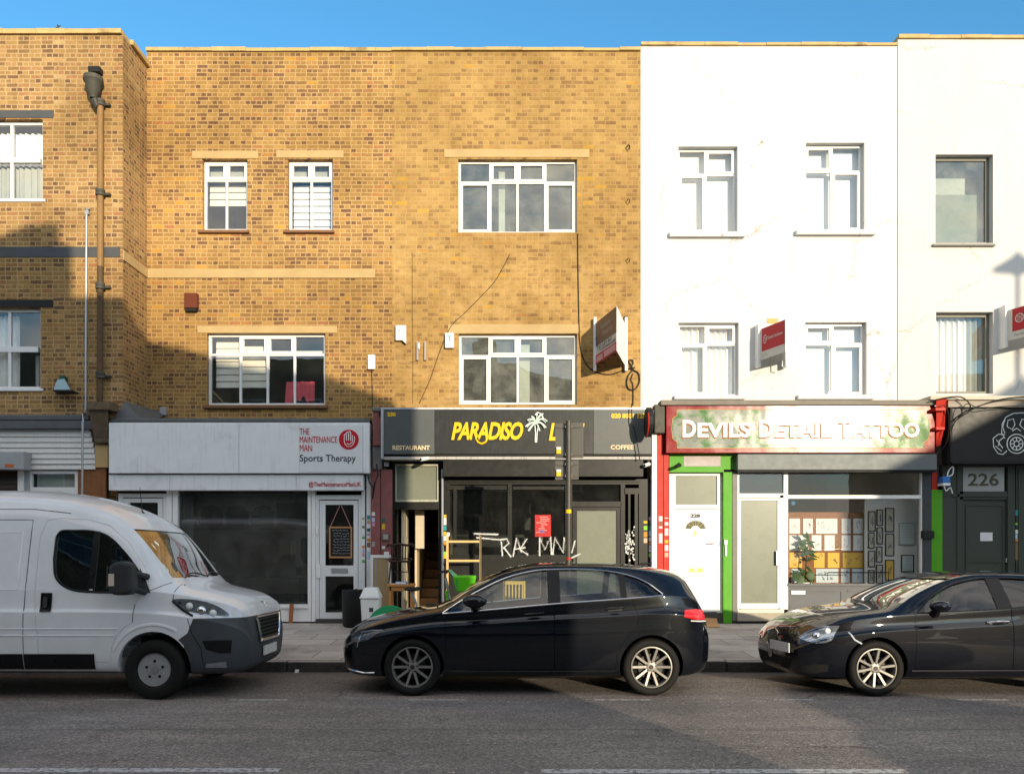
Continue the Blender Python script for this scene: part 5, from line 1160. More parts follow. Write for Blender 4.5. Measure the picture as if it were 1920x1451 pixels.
# ---------- dark saloon hatch cut by the right edge
at=cr([(1.50,.955),(1.60,1.03),(1.73,1.125),(1.99,1.255),(2.25,1.318),(2.5,1.338),(2.9,1.325),(3.25,1.265),(3.52,1.14)]); ab=cr([(1.50,.945),(2.0,.968),(2.5,.995),(3.1,1.045),(3.52,1.12)])
al=dict(L=4.35,xmap=lambda x: x if x>.8 else .11+x*(.69/.8),name='parked_car',label='black hatchback with pale number plate at the right edge, front half in view',cat='car',
 T=dict(zt=[(0,.55),(.04,.66),(.12,.745),(.3,.84),(.6,.92),(.9,.968),(1.15,1.0),(1.27,1.04),(1.5,1.165),(1.8,1.30),(2.05,1.375),(2.35,1.415),(2.7,1.42),(3.1,1.39),(3.5,1.32),(3.9,1.20),(4.1,1.10),(4.25,.95),(4.35,.6)],
  zb=[(0,.28),(.1,.2),(.5,.18),(3.9,.18),(4.2,.24),(4.35,.38)],
  ws=[(0,.40),(.05,.58),(.15,.73),(.35,.82),(.6,.855),(3.8,.86),(4.1,.82),(4.28,.68),(4.35,.5)], zs=[(0,.34),(.2,.26),(.6,.24),(3.9,.25),(4.2,.33),(4.35,.45)],
  wm=[(0,.47),(.05,.645),(.15,.755),(.35,.845),(.6,.88),(1.0,.90),(1.5,.896),(3.2,.90),(3.65,.91),(4.0,.88),(4.15,.83),(4.28,.72),(4.35,.5)], zm=[(0,.43),(.5,.50),(1.5,.50),(3,.52),(4,.56),(4.35,.5)],
  tuck=[(0,0),(.9,-.002),(1.4,.0),(3.1,.0),(3.5,-.004),(4.35,0)], crease=[(0,0),(.6,.004),(1.2,.014),(3.2,.014),(3.9,.006),(4.35,0)], cz=[(0,.5),(.6,.55),(1.2,.6),(3.3,.62),(4.35,.6)],
  wl=[(0,.44),(.05,.60),(.15,.69),(.35,.765),(.6,.815),(.9,.845),(1.2,.855),(1.6,.86),(3.2,.865),(3.7,.84),(4.05,.77),(4.25,.68),(4.35,.46)], zl=[(0,.51),(.15,.66),(.35,.75),(.6,.82),(.9,.87),(1.2,.905),(1.6,.935),(2.4,.985),(3.0,1.035),(3.6,1.08),(4.0,1.05),(4.2,.90),(4.35,.52)],
  wr=[(0,.36),(.15,.54),(.35,.64),(.6,.71),(.9,.755),(1.25,.76),(1.6,.70),(2.0,.635),(2.4,.60),(3.0,.59),(3.5,.565),(3.9,.55),(4.1,.56),(4.35,.38)], zr=[(0,.53),(.15,.715),(.35,.80),(.6,.875),(.9,.93),(1.15,.962),(1.27,.98),(1.6,1.145),(2.05,1.315),(2.4,1.368),(2.9,1.362),(3.3,1.30),(3.7,1.19),(4.1,1.05),(4.35,.56)]),
 paint=paint('blue_black_paint',(.0022,.0028,.006),.35,0.),cabin=(1.1,4.05),floor=.33,wheels=(1.02,3.654),arch=.352,wz=.325,R=.317,W=.215,yo=.89,rimkind='twin',
 windows=[(cut(at,1.60,2.415),cut(ab,1.60,2.415)),(cut(at,2.58,3.44),cut(ab,2.58,3.44))],win_door=[0,1],
 screen=(.9,2.2,[(-.70,1.05),(.70,1.05),(.575,1.33),(-.575,1.33)]),screen_patch=(.72,1.03,.59,1.345),
 doors=[[(1.45,.31),(2.565,.31),(2.565,1.362)]+[(p[0],p[1]+.026) for p in cut(at,1.62,2.54)[::-1]]+[(1.47,.975)],
        [(2.565,.31),(3.25,.31),(3.29,.55),(3.40,.70),(3.52,.78),(3.56,.95),(3.52,1.16)]+[(p[0],p[1]+.026) for p in cut(at,2.6,3.48)[::-1]]+[(2.565,1.362)]])
e,S,dl=make_car(al)
for sg in (-1,1):
    out=at+ab[::-1]+[at[0]]
    b=MB(); b.tube([S.side(x,z,sg,.002) for x,z in out],.007,6,cap=False); b.build('window_trim',M['black_trim'],e,smooth=True)
    g=patch([(2.42,1.335),(2.575,1.335)],[(2.42,.998),(2.575,1.008)],lambda x,z:S.side(x,z,sg,.0015),6,8); g.build('pillar_trim',M['black_trim'],e,fix=False,smooth=True)
    handle(dl[0][0 if sg<0 else 1],S,2.27,2.52,.835,sg,M['chrome'],.012)
    b=MB(); b.tube([S.side(x,z,sg,.003) for x,z in dense([(1.42,.29),(3.3,.30)],12)],.009,6); b.build('sill_trim',M['rim_dark'],e)
    for (a_,c_,r_,m_) in ((.38,.68,.055,M['chrome']),(.50,.735,.045,M['palm_w'])):
        k=MB(); k.ball(tuple(S.side(a_,c_,sg,-.022)),r_,r_*.8,r_,14,8); k.build('lamp_bulb',m_,e,smooth=True)
    b=MB(); b.tube([S.side(x,z,sg,.005) for x,z in dense([(.71,.72),(.76,.645),(.84,.60)])],.010,6); b.build('side_marker',mat('clear_marker',(.5,.55,.6),.2) if 'clear_marker' not in bpy.data.materials else bpy.data.materials['clear_marker'],e)
lamp(e,S,cr([(.22,.66),(.32,.73),(.46,.785),(.62,.80)]),cr([(.22,.64),(.34,.60),(.50,.63),(.62,.785)]),lens=M['lamp_glass'],inner=M['lamp_in'])
lamp(e,S,[(.22,.33),(.35,.36),(.48,.36)],[(.22,.25),(.35,.25),(.48,.28)],'fog_light_recess',inner=M['cavity'])
mirror_parts(e,S,1.68,1.03,1.00,al['paint'],(.115,.10,.068))
b=[S.front(y,.51,.006) for y in (.0,)]
g=patch([(-.18,.66),(0,.70),(.18,.66)],[(-.02,.36),(0,.33),(.02,.36)],lambda y,z:S.front(y,z,.004),12,8); g.build('grille',M['black_trim'],e,fix=False,smooth=True)
b=MB(); b.tube([S.front(y,z,.008) for y,z in [(-.02,.36),(-.10,.5),(-.18,.66),(0,.70),(.18,.66),(.10,.5),(.02,.36),(-.02,.36)]],.010,6); b.build('grille_trim',M['chrome'],e)
g=patch([(-.62,.40),(.62,.40)],[(-.52,.27),(.52,.27)],lambda y,z:S.front(y,z,.003),20,4); g.build('lower_grille',M['cavity'],e,fix=False,smooth=True)
pl=[S.front(y,.52,.02) for y in (-.62,-.12)]; d_=(pl[1]-pl[0]); d_.z=0; nv=Vector((d_.y,-d_.x,0)).normalized(); nv=nv if nv.x<0 else -nv
b=MB(); up=Vector((0,0,.055)); q0,q1=pl[0]+nv*.03,pl[1]+nv*.03; b.add([q0-up,q1-up,q1+up,q0+up,q0-up-nv*.01,q1-up-nv*.01,q1+up-nv*.01,q0+up-nv*.01],[(0,1,2,3),(7,6,5,4),(0,4,5,1),(1,5,6,2),(2,6,7,3),(3,7,4,0)]); b.build('number_plate',M['plate'],e)
for sg in (-1,1): seat(e,2.45,sg*.36,.33)
seat(e,3.25,0,.36,1.2,.48)
b=MB(); b.prism([(1.15,.62),(1.15,.955),(1.5,.97),(1.66,.91),(1.64,.62)],-.72,.72); b.build('dashboard',M['seat'],e,bevel=.02)
b=MB(); b.tube([(1.78+.06*math.sin(t),.36+.18*math.cos(t),.90+.17*math.sin(t)) for t in [i*2*math.pi/20 for i in range(21)]],.014,6); b.tube([(1.65,.36,.84),(1.78,.36,.90)],.03,8); b.tube([(1.78,.19,.9),(1.78,.53,.9)],.014,6); b.build('steering_wheel',M['black_trim'],e)
b=MB()
for y0 in (-.62,-.02): b.tube([S.top(1.16+.02*i,y0+i*.06,.014) for i in range(9)],.008,6)
b.build('wiper',M['black_trim'],e)
place(e,3.24,9.05+.89); HATCH2=e

# ---------- white panel van at the left
vt=cr([(1.10,1.255),(1.19,1.43),(1.377,1.655),(1.56,1.815),(1.744,1.873),(1.95,1.878),(2.08,1.872),(2.125,1.80)]); vb=cr([(1.10,1.235),(1.3,1.195),(1.526,1.190),(1.82,1.205),(1.985,1.26),(2.09,1.37),(2.125,1.56)])
M['bumper']=mat('grey_unpainted_bumper',(.055,.062,.07),.55,var=.12,bump=.15,bs=150,dirt=(.09,.08,.07),dirt_amt=.3)
vpaint=paint('white_van_paint',(.72,.74,.76),.35,0.)
va=dict(L=5.41,glass='van_glass',name='parked_van',label='white high roofed panel van with grey bumper parked facing right',cat='van',
 T=dict(zt=[(0,.72),(.02,.92),(.05,1.0),(.10,1.065),(.2,1.125),(.35,1.175),(.5,1.215),(.68,1.262),(.78,1.32),(1.0,1.60),(1.22,1.88),(1.36,2.03),(1.55,2.15),(1.86,2.27),(2.3,2.355),(3,2.40),(5.1,2.40),(5.3,2.38),(5.41,2.30)],
  zb=[(0,.34),(.1,.27),(.5,.25),(1.6,.29),(5,.30),(5.41,.36)],
  ws=[(0,.60),(.05,.74),(.12,.85),(.25,.92),(.5,.965),(1.5,.985),(5.2,.985),(5.41,.93)], zs=[(0,.40),(.3,.33),(1.5,.33),(5.41,.38)],
  wm=[(0,.66),(.04,.79),(.10,.875),(.2,.935),(.4,.985),(.7,1.01),(1.2,1.02),(5.2,1.02),(5.41,.96)], zm=[(0,.55),(.5,.68),(1.5,.72),(5.41,.72)],
  tuck=[(0,0),(5.41,0)],
  wl=[(0,.60),(.05,.72),(.12,.80),(.25,.87),(.5,.93),(.8,.962),(1.2,.978),(1.8,.985),(5.2,.985),(5.41,.93)], zl=[(0,.67),(.05,.92),(.14,1.01),(.3,1.07),(.5,1.115),(.8,1.17),(1.1,1.20),(2,1.22),(5.41,1.22)],
  wr=[(0,.42),(.1,.60),(.3,.74),(.5,.80),(.72,.83),(.85,.83),(1.2,.83),(1.5,.825),(1.86,.82),(2.3,.83),(3,.84),(5.2,.84),(5.41,.80)], zr=[(0,.69),(.03,.94),(.08,1.02),(.14,1.062),(.3,1.125),(.5,1.17),(.72,1.21),(.85,1.31),(1.0,1.50),(1.22,1.77),(1.45,1.97),(1.86,2.10),(2.3,2.165),(3,2.19),(5.2,2.19),(5.41,2.12)]),
 paint=vpaint,cabin=(.72,2.36),floor=.45,wheels=(.975,4.42),arch=.40,wz=.36,R=.335,W=.215,yo=.99,rimkind='steel',
 windows=[(cut(vt,1.12,1.66),cut(vb,1.12,1.66)),(cut(vt,1.70,2.12),cut(vb,1.70,2.12))],win_door=[0,0],
 screen=(.55,1.6,[(-.77,1.345),(.77,1.345),(.76,1.90),(-.76,1.90)]),screen_patch=(.79,1.32,.775,1.915),
 doors=[[(1.185,1.06),(1.20,.86),(1.29,.80),(1.38,.70),(1.43,.58),(1.45,.42),(2.235,.42),(2.25,.75),(2.30,1.15),(2.305,1.80),(2.25,1.99),(2.1,2.02),(1.80,2.005),(1.55,1.935),(1.32,1.745),(1.12,1.47),(1.05,1.27),(1.10,1.19)]],
 panels=[('bumper',[(-.2,.2),(.64,.2),(.64,.60),(.70,.668),(.60,.74),(.54,.90),(-.2,.90)],M['bumper'])])
e,S,dl=make_car(va)
for sg in (-1,1):
    lo=lambda x,z: S.side(x,z,sg,.010)
    for a,b_ in ((1.62,2.40),(2.41,3.64),(3.66,4.0)): patch([(a,.515),(b_,.515)],[(a,.345),(b_,.345)],lo,10,3).build('side_trim',M['black_trim'],e,fix=False,smooth=True)
    k=patch([(2.10,1.185),(2.225,1.185)],[(2.10,.975),(2.225,.975)],lambda x,z:S.side(x,z,sg,.008),6,6).build('handle',M['black_trim'],dl[0][0 if sg<0 else 1],fix=False,smooth=True)
    b=MB(); b.tube([S.side(2.16,z,sg,.03) for z in (1.02,1.08,1.14)],.02,8); b.build('grip',M['plastic'],k)
    # swage lines
    for z,x0,x1 in ((.79,1.36,5.2),(.715,1.40,5.2)):
        b=MB(); b.tube([S.side(x0+(x1-x0)*i/16,z,sg,-.004) for i in range(17)],.011,6); b.build('swage_line',vpaint,e,smooth=True)
    arc=[(.975+.475*math.cos(t),.36+.475*math.sin(t)) for t in [math.pi*(.10+.60*i/20) for i in range(21)]]
    b=MB(); b.tube([S.side(x,z,sg,-.020) for x,z in arc],[.012]+[.030]*19+[.012],8); b.build('arch_flare',vpaint,e,smooth=True)
    for (a,z0,c_,z1) in ((2.5,1.86,3.6,1.22),):
        b=MB(); b.tube([S.side(x,z,sg,-.003) for x,z in dense([(a,z0),(c_,z0),(c_,z1),(a,z1),(a,z0)],8)],.008,6); b.build('panel_pressing',vpaint,e,smooth=True)
    b=MB(); b.tube([S.side(x,z,sg,-.001) for x,z in dense([(2.405,.36),(2.405,2.0),(3.66,2.0),(3.66,.36)],14)],.0045,6); b.build('sliding_door_gap',M['cavity'],e)
    b=MB(); b.tube([S.side(x,z,sg,-.003) for x,z in dense([(2.0,2.075),(2.4,2.12),(5.3,2.12)],14)],.006,6); b.build('roof_seam',M['cavity'],e)
    out=vt+vb[::-1]+[vt[0]]
    b=MB(); b.tube([S.side(x_,z_,sg,-.001) for x_,z_ in out],.012,6,cap=False); b.build('window_seal',M['black_trim'],e,smooth=True)
    patch([(1.645,1.868),(1.715,1.876)],[(1.645,1.188),(1.715,1.195)],lambda a,c_:S.side(a,c_,sg,.0015),3,10).build('window_divider',M['black_trim'],e,fix=False,smooth=True)
    for ln in ([(.775,1.27),(.775,1.11)],[(1.10,1.185),(.97,1.235),(.84,1.295)],[(.60,.90),(.55,.73),(.46,.58),(.43,.36)],[(1.19,1.06),(1.20,.86)]):
        b=MB(); b.tube([S.side(x_,z_,sg,-.001) for x_,z_ in dense(ln,6)],.0045,5); b.build('panel_gap',M['cavity'],e)
    # mirror
    x,z,yo=1.20,1.36,1.22
    b=MB(); b.prism([(x-.13,z-.14),(x-.10,z+.15),(x+.02,z+.18),(x+.13,z+.13),(x+.14,z-.14),(x+.08,z-.19),(x-.08,z-.19)],sg*(yo-.09),sg*(yo+.10)); o=b.build('mirror',M['plastic'],e,bevel=.035)
    for zz in (z-.12,z+.05):
        b=MB(); b.tube([S.side(1.08,zz-.05,sg,0),(x-.02,sg*(yo-.08),zz)],.035,8); b.build('mirror_arm',M['plastic'],o)
    b=MB(); q=[(1.04,1.26),(1.16,1.47),(1.13,1.2),(1.0,1.2)]; b=patch([(1.055,1.25),(1.17,1.455)],[(1.02,1.185),(1.20,1.19)],lambda a,c_:S.side(a,c_,sg,.008),8,5); b.build('mirror_base',M['plastic'],dl[0][0 if sg<0 else 1],fix=False)
    b=MB(); b.box(x+.141,x+.15,sg*(yo-.07),sg*(yo+.08),z-.12,z+.12); b.build('mirror_glass',M['chrome'],o)
    b=MB(); b.box(x+.06,x+.12,sg*(yo+.101),sg*(yo+.108),z-.09,z+.04); b.build('indicator',mat('amber_clear_lens',(.6,.5,.4),.2) if 'amber_clear_lens' not in bpy.data.materials else bpy.data.materials['amber_clear_lens'],o)
    patch(cr([(.44,.655),(.28,.66),(.14,.655)]),cr([(.40,.56),(.28,.52),(.15,.51)]),lambda a,c_:S.side(a,c_,sg,.004),10,5).build('fog_light_recess',M['cavity'],e,fix=False,smooth=True)
    patch([(.40,.40),(.2,.42)],[(.42,.36),(.2,.35)],lambda a,c_:S.side(a,c_,sg,.006),8,3).build('fog_light',M['lamp_in'],e,fix=False,smooth=True)
lamp(e,S,cr([(.78,1.115),(.62,1.115),(.44,1.085),(.30,1.03),(.19,.945)]),cr([(.78,1.095),(.65,.985),(.54,.912),(.38,.902),(.19,.905)]),lens=M['lamp_glass'],inner=M['lamp_in'])
for sg in (-1,1):
    k=MB(); k.tube([S.side(a,c_,sg,.010) for a,c_ in dense([(.78,1.095),(.66,.99),(.55,.925)])],.012,6); k.build('lamp_surround',M['black_trim'],e)
    for (a_,c_,r_,m_) in ((.47,.985,.055,M['chrome']),(.35,.955,.045,M['palm_w']),(.60,1.035,.045,M['palm_w']),(.70,1.075,.03,M['rim_dark'])):
        k=MB(); k.ball(tuple(S.side(a_,c_,sg,-.012)),r_,r_*.7,r_,14,8); k.build('lamp_bulb',m_,e,smooth=True)
g=patch([(-.46,.885),(.46,.885)],[(-.36,.60),(.36,.60)],lambda y,z:S.front(y,z,.012),20,8); o=g.build('grille',M['cavity'],e,fix=False,smooth=True)
k=MB()
for i in range(6): zz=.63+i*.043; w_=.36+.10*(zz-.6)/.285; k.tube([S.front(-w_+2*w_*j/12,zz,.02) for j in range(13)],.007,6)
k.build('grille_slats',M['plastic'],o)
k=MB(); k.tube([S.front(y,z,.02) for y,z in dense([(-.46,.885),(.46,.885),(.36,.60),(-.36,.60),(-.46,.885)],8)],.019,6,cap=False); k.build('grille_trim',M['chrome'],o)
k=MB(); fr_=[S.front(y,.47,.02) for y in (-.26,.26)]
xm=min(fr_[0].x,fr_[1].x,S.front(0,.47,.02).x); k.box(xm-.015,xm,-.26,.26,.415,.525); k.build('number_plate',M['plate'],e)
k=MB()
for st in ([(-.02,.995),(-.03,1.03),(.0,1.05),(.02,1.03),(.0,1.01),(.02,.985)],[(.02,1.03),(.04,1.045)],[(-.03,1.02),(-.045,1.0)]): k.tube([S.front(y,z-.0,.008) for y,z in st],.006,6)
k.build('emblem',M['chrome'],e)
for sg in (-1,1): seat(e,1.95,sg*.55,.75,.5,.6)
b=MB(); b.prism([(.74,.8),(.74,1.27),(1.05,1.25),(1.2,1.1),(1.15,.8)],-.72,.72); b.build('dashboard',M['seat'],e,bevel=.02)
b=MB(); b.tube([(1.32+.1*math.sin(t),-.55+.2*math.cos(t),1.17+.14*math.sin(t)) for t in [i*2*math.pi/20 for i in range(21)]],.016,6); b.tube([(1.15,-.55,1.05),(1.32,-.55,1.17)],.03,8); b.tube([(1.32,-.74,1.17),(1.32,-.36,1.17)],.015,6); b.build('steering_wheel',M['black_trim'],e)
b=MB(); b.box(2.31,2.33,-.78,.78,.46,1.9); b.build('bulkhead',mat('grey_bulkhead',(.10,.10,.10),.8),e)
b=MB()
for y0 in (-.1,.55): b.tube([S.front(y0-.6*i/8,1.335+.05*math.sin(i/8*3),.015) for i in range(9)],.009,6)
b.build('wiper',M['black_trim'],e)
b=MB(); q=S.top(1.50,.1,0); b.tube([q,q+Vector((.02,0,.03)),q+Vector((.05,0,.32))],[.016,.006,.003],6); b.build('aerial',M['black_trim'],e)
k=patch([(-.75,1.72),(-.64,1.72)],[(-.755,1.655),(-.63,1.655)],lambda y,z:S.front(y,z,-.03),5,2); k.build('screen_sticker',M['yellow'],e,fix=False)
place(e,-2.865,8.82+.99,True); VAN=e
# ------------------------------------------------------------------ things fixed to the facades
M['white_box']=mat('white_plastic_box',(.72,.72,.70),.45,var=.05); M['grey_box']=mat('grey_box',(.30,.30,.29),.5,var=.1)
# cast iron downpipe with hopper
dp=empty('downpipe',P(188,760,15.12),None,'brown cast iron downpipe with a grey hopper head on the end house','pipe')
b=MB(); b.tube([P(188,192,15.14),P(188,500,15.14)],.058,12); b.build('pipe',M['iron_brown'],dp,smooth=True); b=MB(); b.tube([P(188,500,15.14),P(187,752,15.14)],.055,12); b.build('lower_pipe',mat('dark_brown_pipe',(.10,.062,.032),.65,var=.35,vs=6,streak=.5),dp,smooth=True)
b=MB(); b.lathe([(.11,0),(.17,.02),(.18,.10),(.14,.16),(.12,.30),(.08,.36),(.065,.42)][::-1],(0,0,0),'z',14); 
zz=Z(148,15.06); b.v=[(x+X(175,15.06),y+15.06,zz-z+.05) for x,y,z in b.v]; b.tube([P(176,186,15.07),P(180,198,15.1),P(187,208 if 0 else 192,15.14)],.07,10); b.build('hopper',M['iron'],dp,smooth=True)
b=MB(); b.box(X(170,15.2),X(191,15.2),15.1,15.25,Z(140,15.2),Z(130,15.2)); b.build('outlet',M['black_plain'],dp)
for y in (194,362,537,704):
    b=MB(); zc=Z(y,15.14); b.lathe([(.062,zc-.06),(.085,zc-.05),(.085,zc-.01),(.075,zc),(.085,zc+.02),(.085,zc+.06),(.062,zc+.07)],(X(188,15.14),15.14,0),'z',14); b.box(X(188,15.14)-.02,X(188,15.14)+.16,15.17,15.25,zc-.02,zc+.02); b.build('collar',M['iron'],dp,smooth=True)
b=MB(); b.tube([P(168,392,15.2),P(163,392,15.2),P(162,400,15.2),P(160.5,772,15.2),P(156,776,15.05),P(155,790,15.0),P(154,935,15.05),P(153,1160,15.1)],.02,8); b.box(*[X(158.5,15.18),X(166,15.18)],15.18,15.25,Z(402,15.2),Z(396,15.2))
thing('conduit',b,M['galv'],'thin grey steel conduit beside the iron downpipe','pipe',smooth=True)
fl=empty('floodlight',P(116,733,15.1),None,'bluish floodlight with green bracket below the lower window of the end house','lamp')
b=MB(); b.add([P(107,712,14.98),P(121,710,14.98),P(132,731,14.9),P(100,731,14.9),P(107,712,15.2),P(121,710,15.2),P(132,731,15.2),P(100,731,15.2)],[(0,1,2,3),(0,4,5,1),(1,5,6,2),(2,6,7,3),(3,7,4,0),(4,7,6,5)]); b.build('housing',mat('blue_grey_enamel',(.25,.36,.40),.4,var=.2),fl,bevel=.01)
b=MB(); b.pbox(111,704,119,712,15.1,.15); b.build('bracket',mat('green_enamel',(.02,.08,.06),.4),fl); b=MB(); b.pbox(99,731,133,733.5,14.89,.3); b.build('rim',M['black_plain'],fl)
vb=empty('vent_box',P(357,583,YW),None,'terracotta brown box fixed to the brick wall of the house with the white shop','box')
b=MB(); b.pbox(345,549,369,577,YW-.12,.12); b.build('housing',M['tcbox'],vb,bevel=.01); b=MB(); b.pbox(347,577,368,583,YW-.10,.10); b.build('grille',M['black_plain'],vb)
fl=empty('floodlight',P(305,778,YW),None,'small grey floodlight low on the wall above the white shop sign','lamp')
b=MB(); b.pbox(299,763,310,778,YW-.2,.08); b.build('housing',mat('pale_grey_enamel',(.35,.34,.36),.5,var=.2),fl,bevel=.01); b=MB(); b.tube([P(305,766,YW-.12),P(309,774,YW)],.012,6); b.build('bracket',M['iron'],fl)
jb=empty('junction_box',P(696,692,YW),None,'plain white box with a dark cable hanging below it','box')
b=MB(); b.pbox(689.5,665,703,692,YW-.07,.07); b.build('housing',M['white_box'],jb,bevel=.008); b=MB(); b.tube([P(697,692,YW-.02),P(698,730,YW-.02),P(698.5,768,YW-.02)],.008,6); b.build('cable',M['cable'],jb)
al_=empty('alarm_box',P(752,640,YW),None,'white alarm box with slanted foot marked with a faint letter','alarm box')
b=MB(); b.prism([(X(742,YW-.1),Z(610,YW-.1)),(X(761,YW-.1),Z(610,YW-.1)),(X(761,YW-.1),Z(644,YW-.1)),(X(754,YW-.1),Z(637.5,YW-.1)),(X(742,YW-.1),Z(637.5,YW-.1))],YW-.1,YW); b.build('housing',M['white_box'],al_); text('Y',(744,616,751.5,628),YW-.104,mat('faded_grey_letter',(.32,.33,.33)),al_,.02)
al_=empty('alarm_box',P(843,653,YW),None,'white alarm box marked with a teal letter T','alarm box')
b=MB(); b.pbox(834.5,624,851,652,YW-.09,.09); b.build('housing',M['white_box'],al_,bevel=.006); text('T',(838,629.5,847,640),YW-.094,mat('teal_letter',(.03,.38,.30)),al_,.02)
for px,lab in ((781,'left of a pair of dull metal brackets on the repointed brick wall'),(795.5,'right of a pair of dull metal brackets on the repointed brick wall')):
    b=MB(); b.pbox(px,640,px+3.5,675,YW-.06,.06); thing('wall_bracket',b,mat('dull_pinkish_metal',(.36,.30,.27),.6),lab,'bracket',group='brackets left on the wall')
b=MB(); b.ball(P(785.5,649,YW-.06),.025,.03,.07,8,6); thing('sensor',b,M['white_box'],'tiny white sensor on the left of the two brackets','sensor',smooth=True)
cb=lambda pts,r,lab,Y=YW-.012: thing('cable',(lambda q:(q.tube([P(*p,Y) if len(p)==2 else P(*p) for p in cr(pts,5)],r,6),q)[1])(MB()),M['cable'],lab,'cable',smooth=True)
cb([(956,477),(940,507),(925,531),(896,562),(868,590),(850,606),(838,626),(824,660),(806,712),(786,756)],.006,'thin cable sagging diagonally across the repointed brick wall')
cb([(773,480),(773,560),(774,640),(774,757)],.003,'hair thin cable running straight down beside the alarm boxes')
cb([(1083,438),(1084,520),(1085.5,600),(1087,640),(1092,668),(1104,688),(1121,699),(1145,702),(1170,694),(1186,690)],.012,'black cable dropping beside the restaurant windows to a tangle')
loop=[(1186,690),(1180,680),(1179,676),(1185,675),(1187,681),(1182,690),(1188,694),(1197,700),(1199,714),(1194,726),(1186,731),(1178,728),(1175,716),(1178,704),(1186,694),(1190,688)]
cb(loop,.013,'coiled loop of spare black cable near the white house edge',YW-.03)
cb([(1187,700),(1183,712),(1187,722),(1187,760)],.009,'cable end hanging from the coil down to the restaurant sign',YW-.03)
for a,lab in ((275,'short cut cable stub sticking out near the roof line'),(376,'short cut cable stub at upper window height'),(487,'short cut cable stub between the two floors')):
    b=MB(); b.tube([P(1176,a,YW),P(1178,a-3,YW-.1),P(1181,a-1,YW-.11),P(1179,a+6,YW-.05)],.014 if a==275 else .009,6); thing('cable',b,M['cable'],lab,'cable',smooth=True)
b=MB(); b.lathe([(.03,YW-.01),(.045,YW-.02),(.045,YW)],(X(1173,YW),0,Z(597,YW)),'y',14); thing('vent_pipe',b,M['black_plain'],'round dark pipe end beside the estate board on brick','pipe')
# ---- letting boards
def vboard(label,xi,ya,xo,yo,xr,z0,z1,paintfn,sup):
    """two panels meeting at an outer edge: wall edge (xi,ya), outer edge (xo,yo), far wall edge xr"""
    e=empty('letting_board',(xo,ya,z0),None,label,'sign')
    A,B,C_=Vector((xi,ya,0)),Vector((xo,yo,0)),Vector((xr,ya,0)); up=Vector((0,0,1))
    nrm=(B-A).cross(up).normalized(); nrm=nrm if nrm.x<0 else -nrm
    def face(u0,v0,u1,v1,off,m,name,th=.004):
        p=[A+(B-A)*u+up*(z0+(z1-z0)*v)+nrm*off for u,v in ((u0,v0),(u1,v0),(u1,v1),(u0,v1))]; q=[k-nrm*th for k in p]
        mb=MB(); mb.add(p+q,[(0,1,2,3),(7,6,5,4),(0,4,5,1),(1,5,6,2),(2,6,7,3),(3,7,4,0)]); return mb.build(name,m,e)
    def word(body,u0,v0,u1,v1,off,m,bold=.02,nm='lettering'):
        o=text(body,(0,0,100,100),10,m,e,bold,ext=.0,name=nm); x0,zz0,x1,zz1=prect((0,0,100,100),10)
        for v in o.data.vertices:
            u=u0+(u1-u0)*(v.co.x-x0)/(x1-x0); w_=v0+(v1-v0)*(v.co.z-zz0)/(zz1-zz0); v.co=A+(B-A)*u+up*(z0+(z1-z0)*w_)+nrm*off
        return o
    paintfn(face,word)
    n2=(C_-B).cross(up).normalized(); n2=n2 if n2.x>0 else -n2
    p=[B+up*z0,C_+up*z0,C_+up*z1,B+up*z1]; mb=MB(); mb.add(p+[k-n2*.006 for k in p],[(0,1,2,3),(7,6,5,4),(0,4,5,1),(1,5,6,2),(2,6,7,3),(3,7,4,0)]); mb.build('rear_panel',M['white_box'],e)
    for x_ in (xi-.03,xr+.0): 
        mb=MB(); mb.box(x_,x_+.05,ya-.03,YW,z0-.12,z1+.12); mb.build('batten',M['white_paint'],e)
    if sup:
        mb=MB(); mb.tube([(xr-.1,YW-.3,z0),(xr-.1,YW-.3,z0-.14),(xr-.02,YW-.28,z0-.15)],.012,6); mb.build('stay',M['galv'],e)
    return e
M['board_brown']=mat('brown_board_print',(.17,.11,.075),.5,var=.06); M['board_white']=mat('white_board_print',(.55,.53,.48),.5,var=.05); M['board_red']=mat('red_board_print',(.42,.02,.03),.5,var=.05); M['board_text']=mat('pale_board_text',(.34,.27,.21),.6); M['board_dark']=mat('dark_board_text',(.10,.10,.10),.6)
def p1(face,word):
    face(0,.42,1,1,.0,M['board_brown'],'panel'); face(0,.215,1,.42,.0,M['board_white'],'panel'); face(0,0,1,.215,.0,M['board_red'],'panel')
    face(.0,.42,.13,.66,.003,M['board_dark'],'corner_flap'); face(.06,.03,.36,.17,.003,mat('pale_red_print',(.55,.3,.3)),'print_block'); face(.42,.04,.95,.18,.003,bpy.data.materials['pale_red_print'],'print_block')
    word('Vickers',.25,.74,.72,.86,.004,M['board_text']); word('Norris',.36,.57,.80,.69,.004,M['board_text']); word('TO LET BY',.1,.325,.8,.40,.004,M['board_dark'],.03); word('TOWNHOUSE',.2,.24,.95,.305,.004,M['board_dark'],.02)
vboard('tall brown white and red letting board in a V on the brick restaurant house',X(1116,16.2),16.2,X(1156.5,15.0),15.0,X(1116,16.2)+.60,5.33,6.17,p1,False)
def p2(face,word):
    face(0,0,1,1,.0,M['board_white'],'panel'); face(.10,.26,.97,.99,.004,M['board_red'],'panel')
    o=[ ]
    word('O',.16,.48,.30,.76,.008,M['board_white'],-.01,'emblem'); word('DN',.19,.55,.27,.69,.008,M['board_white'],.0,'emblem'); word('David Andrew',.33,.58,.9,.68,.008,M['board_white'],.01); word('For Sale',.14,.10,.32,.16,.006,M['board_text'],.01)
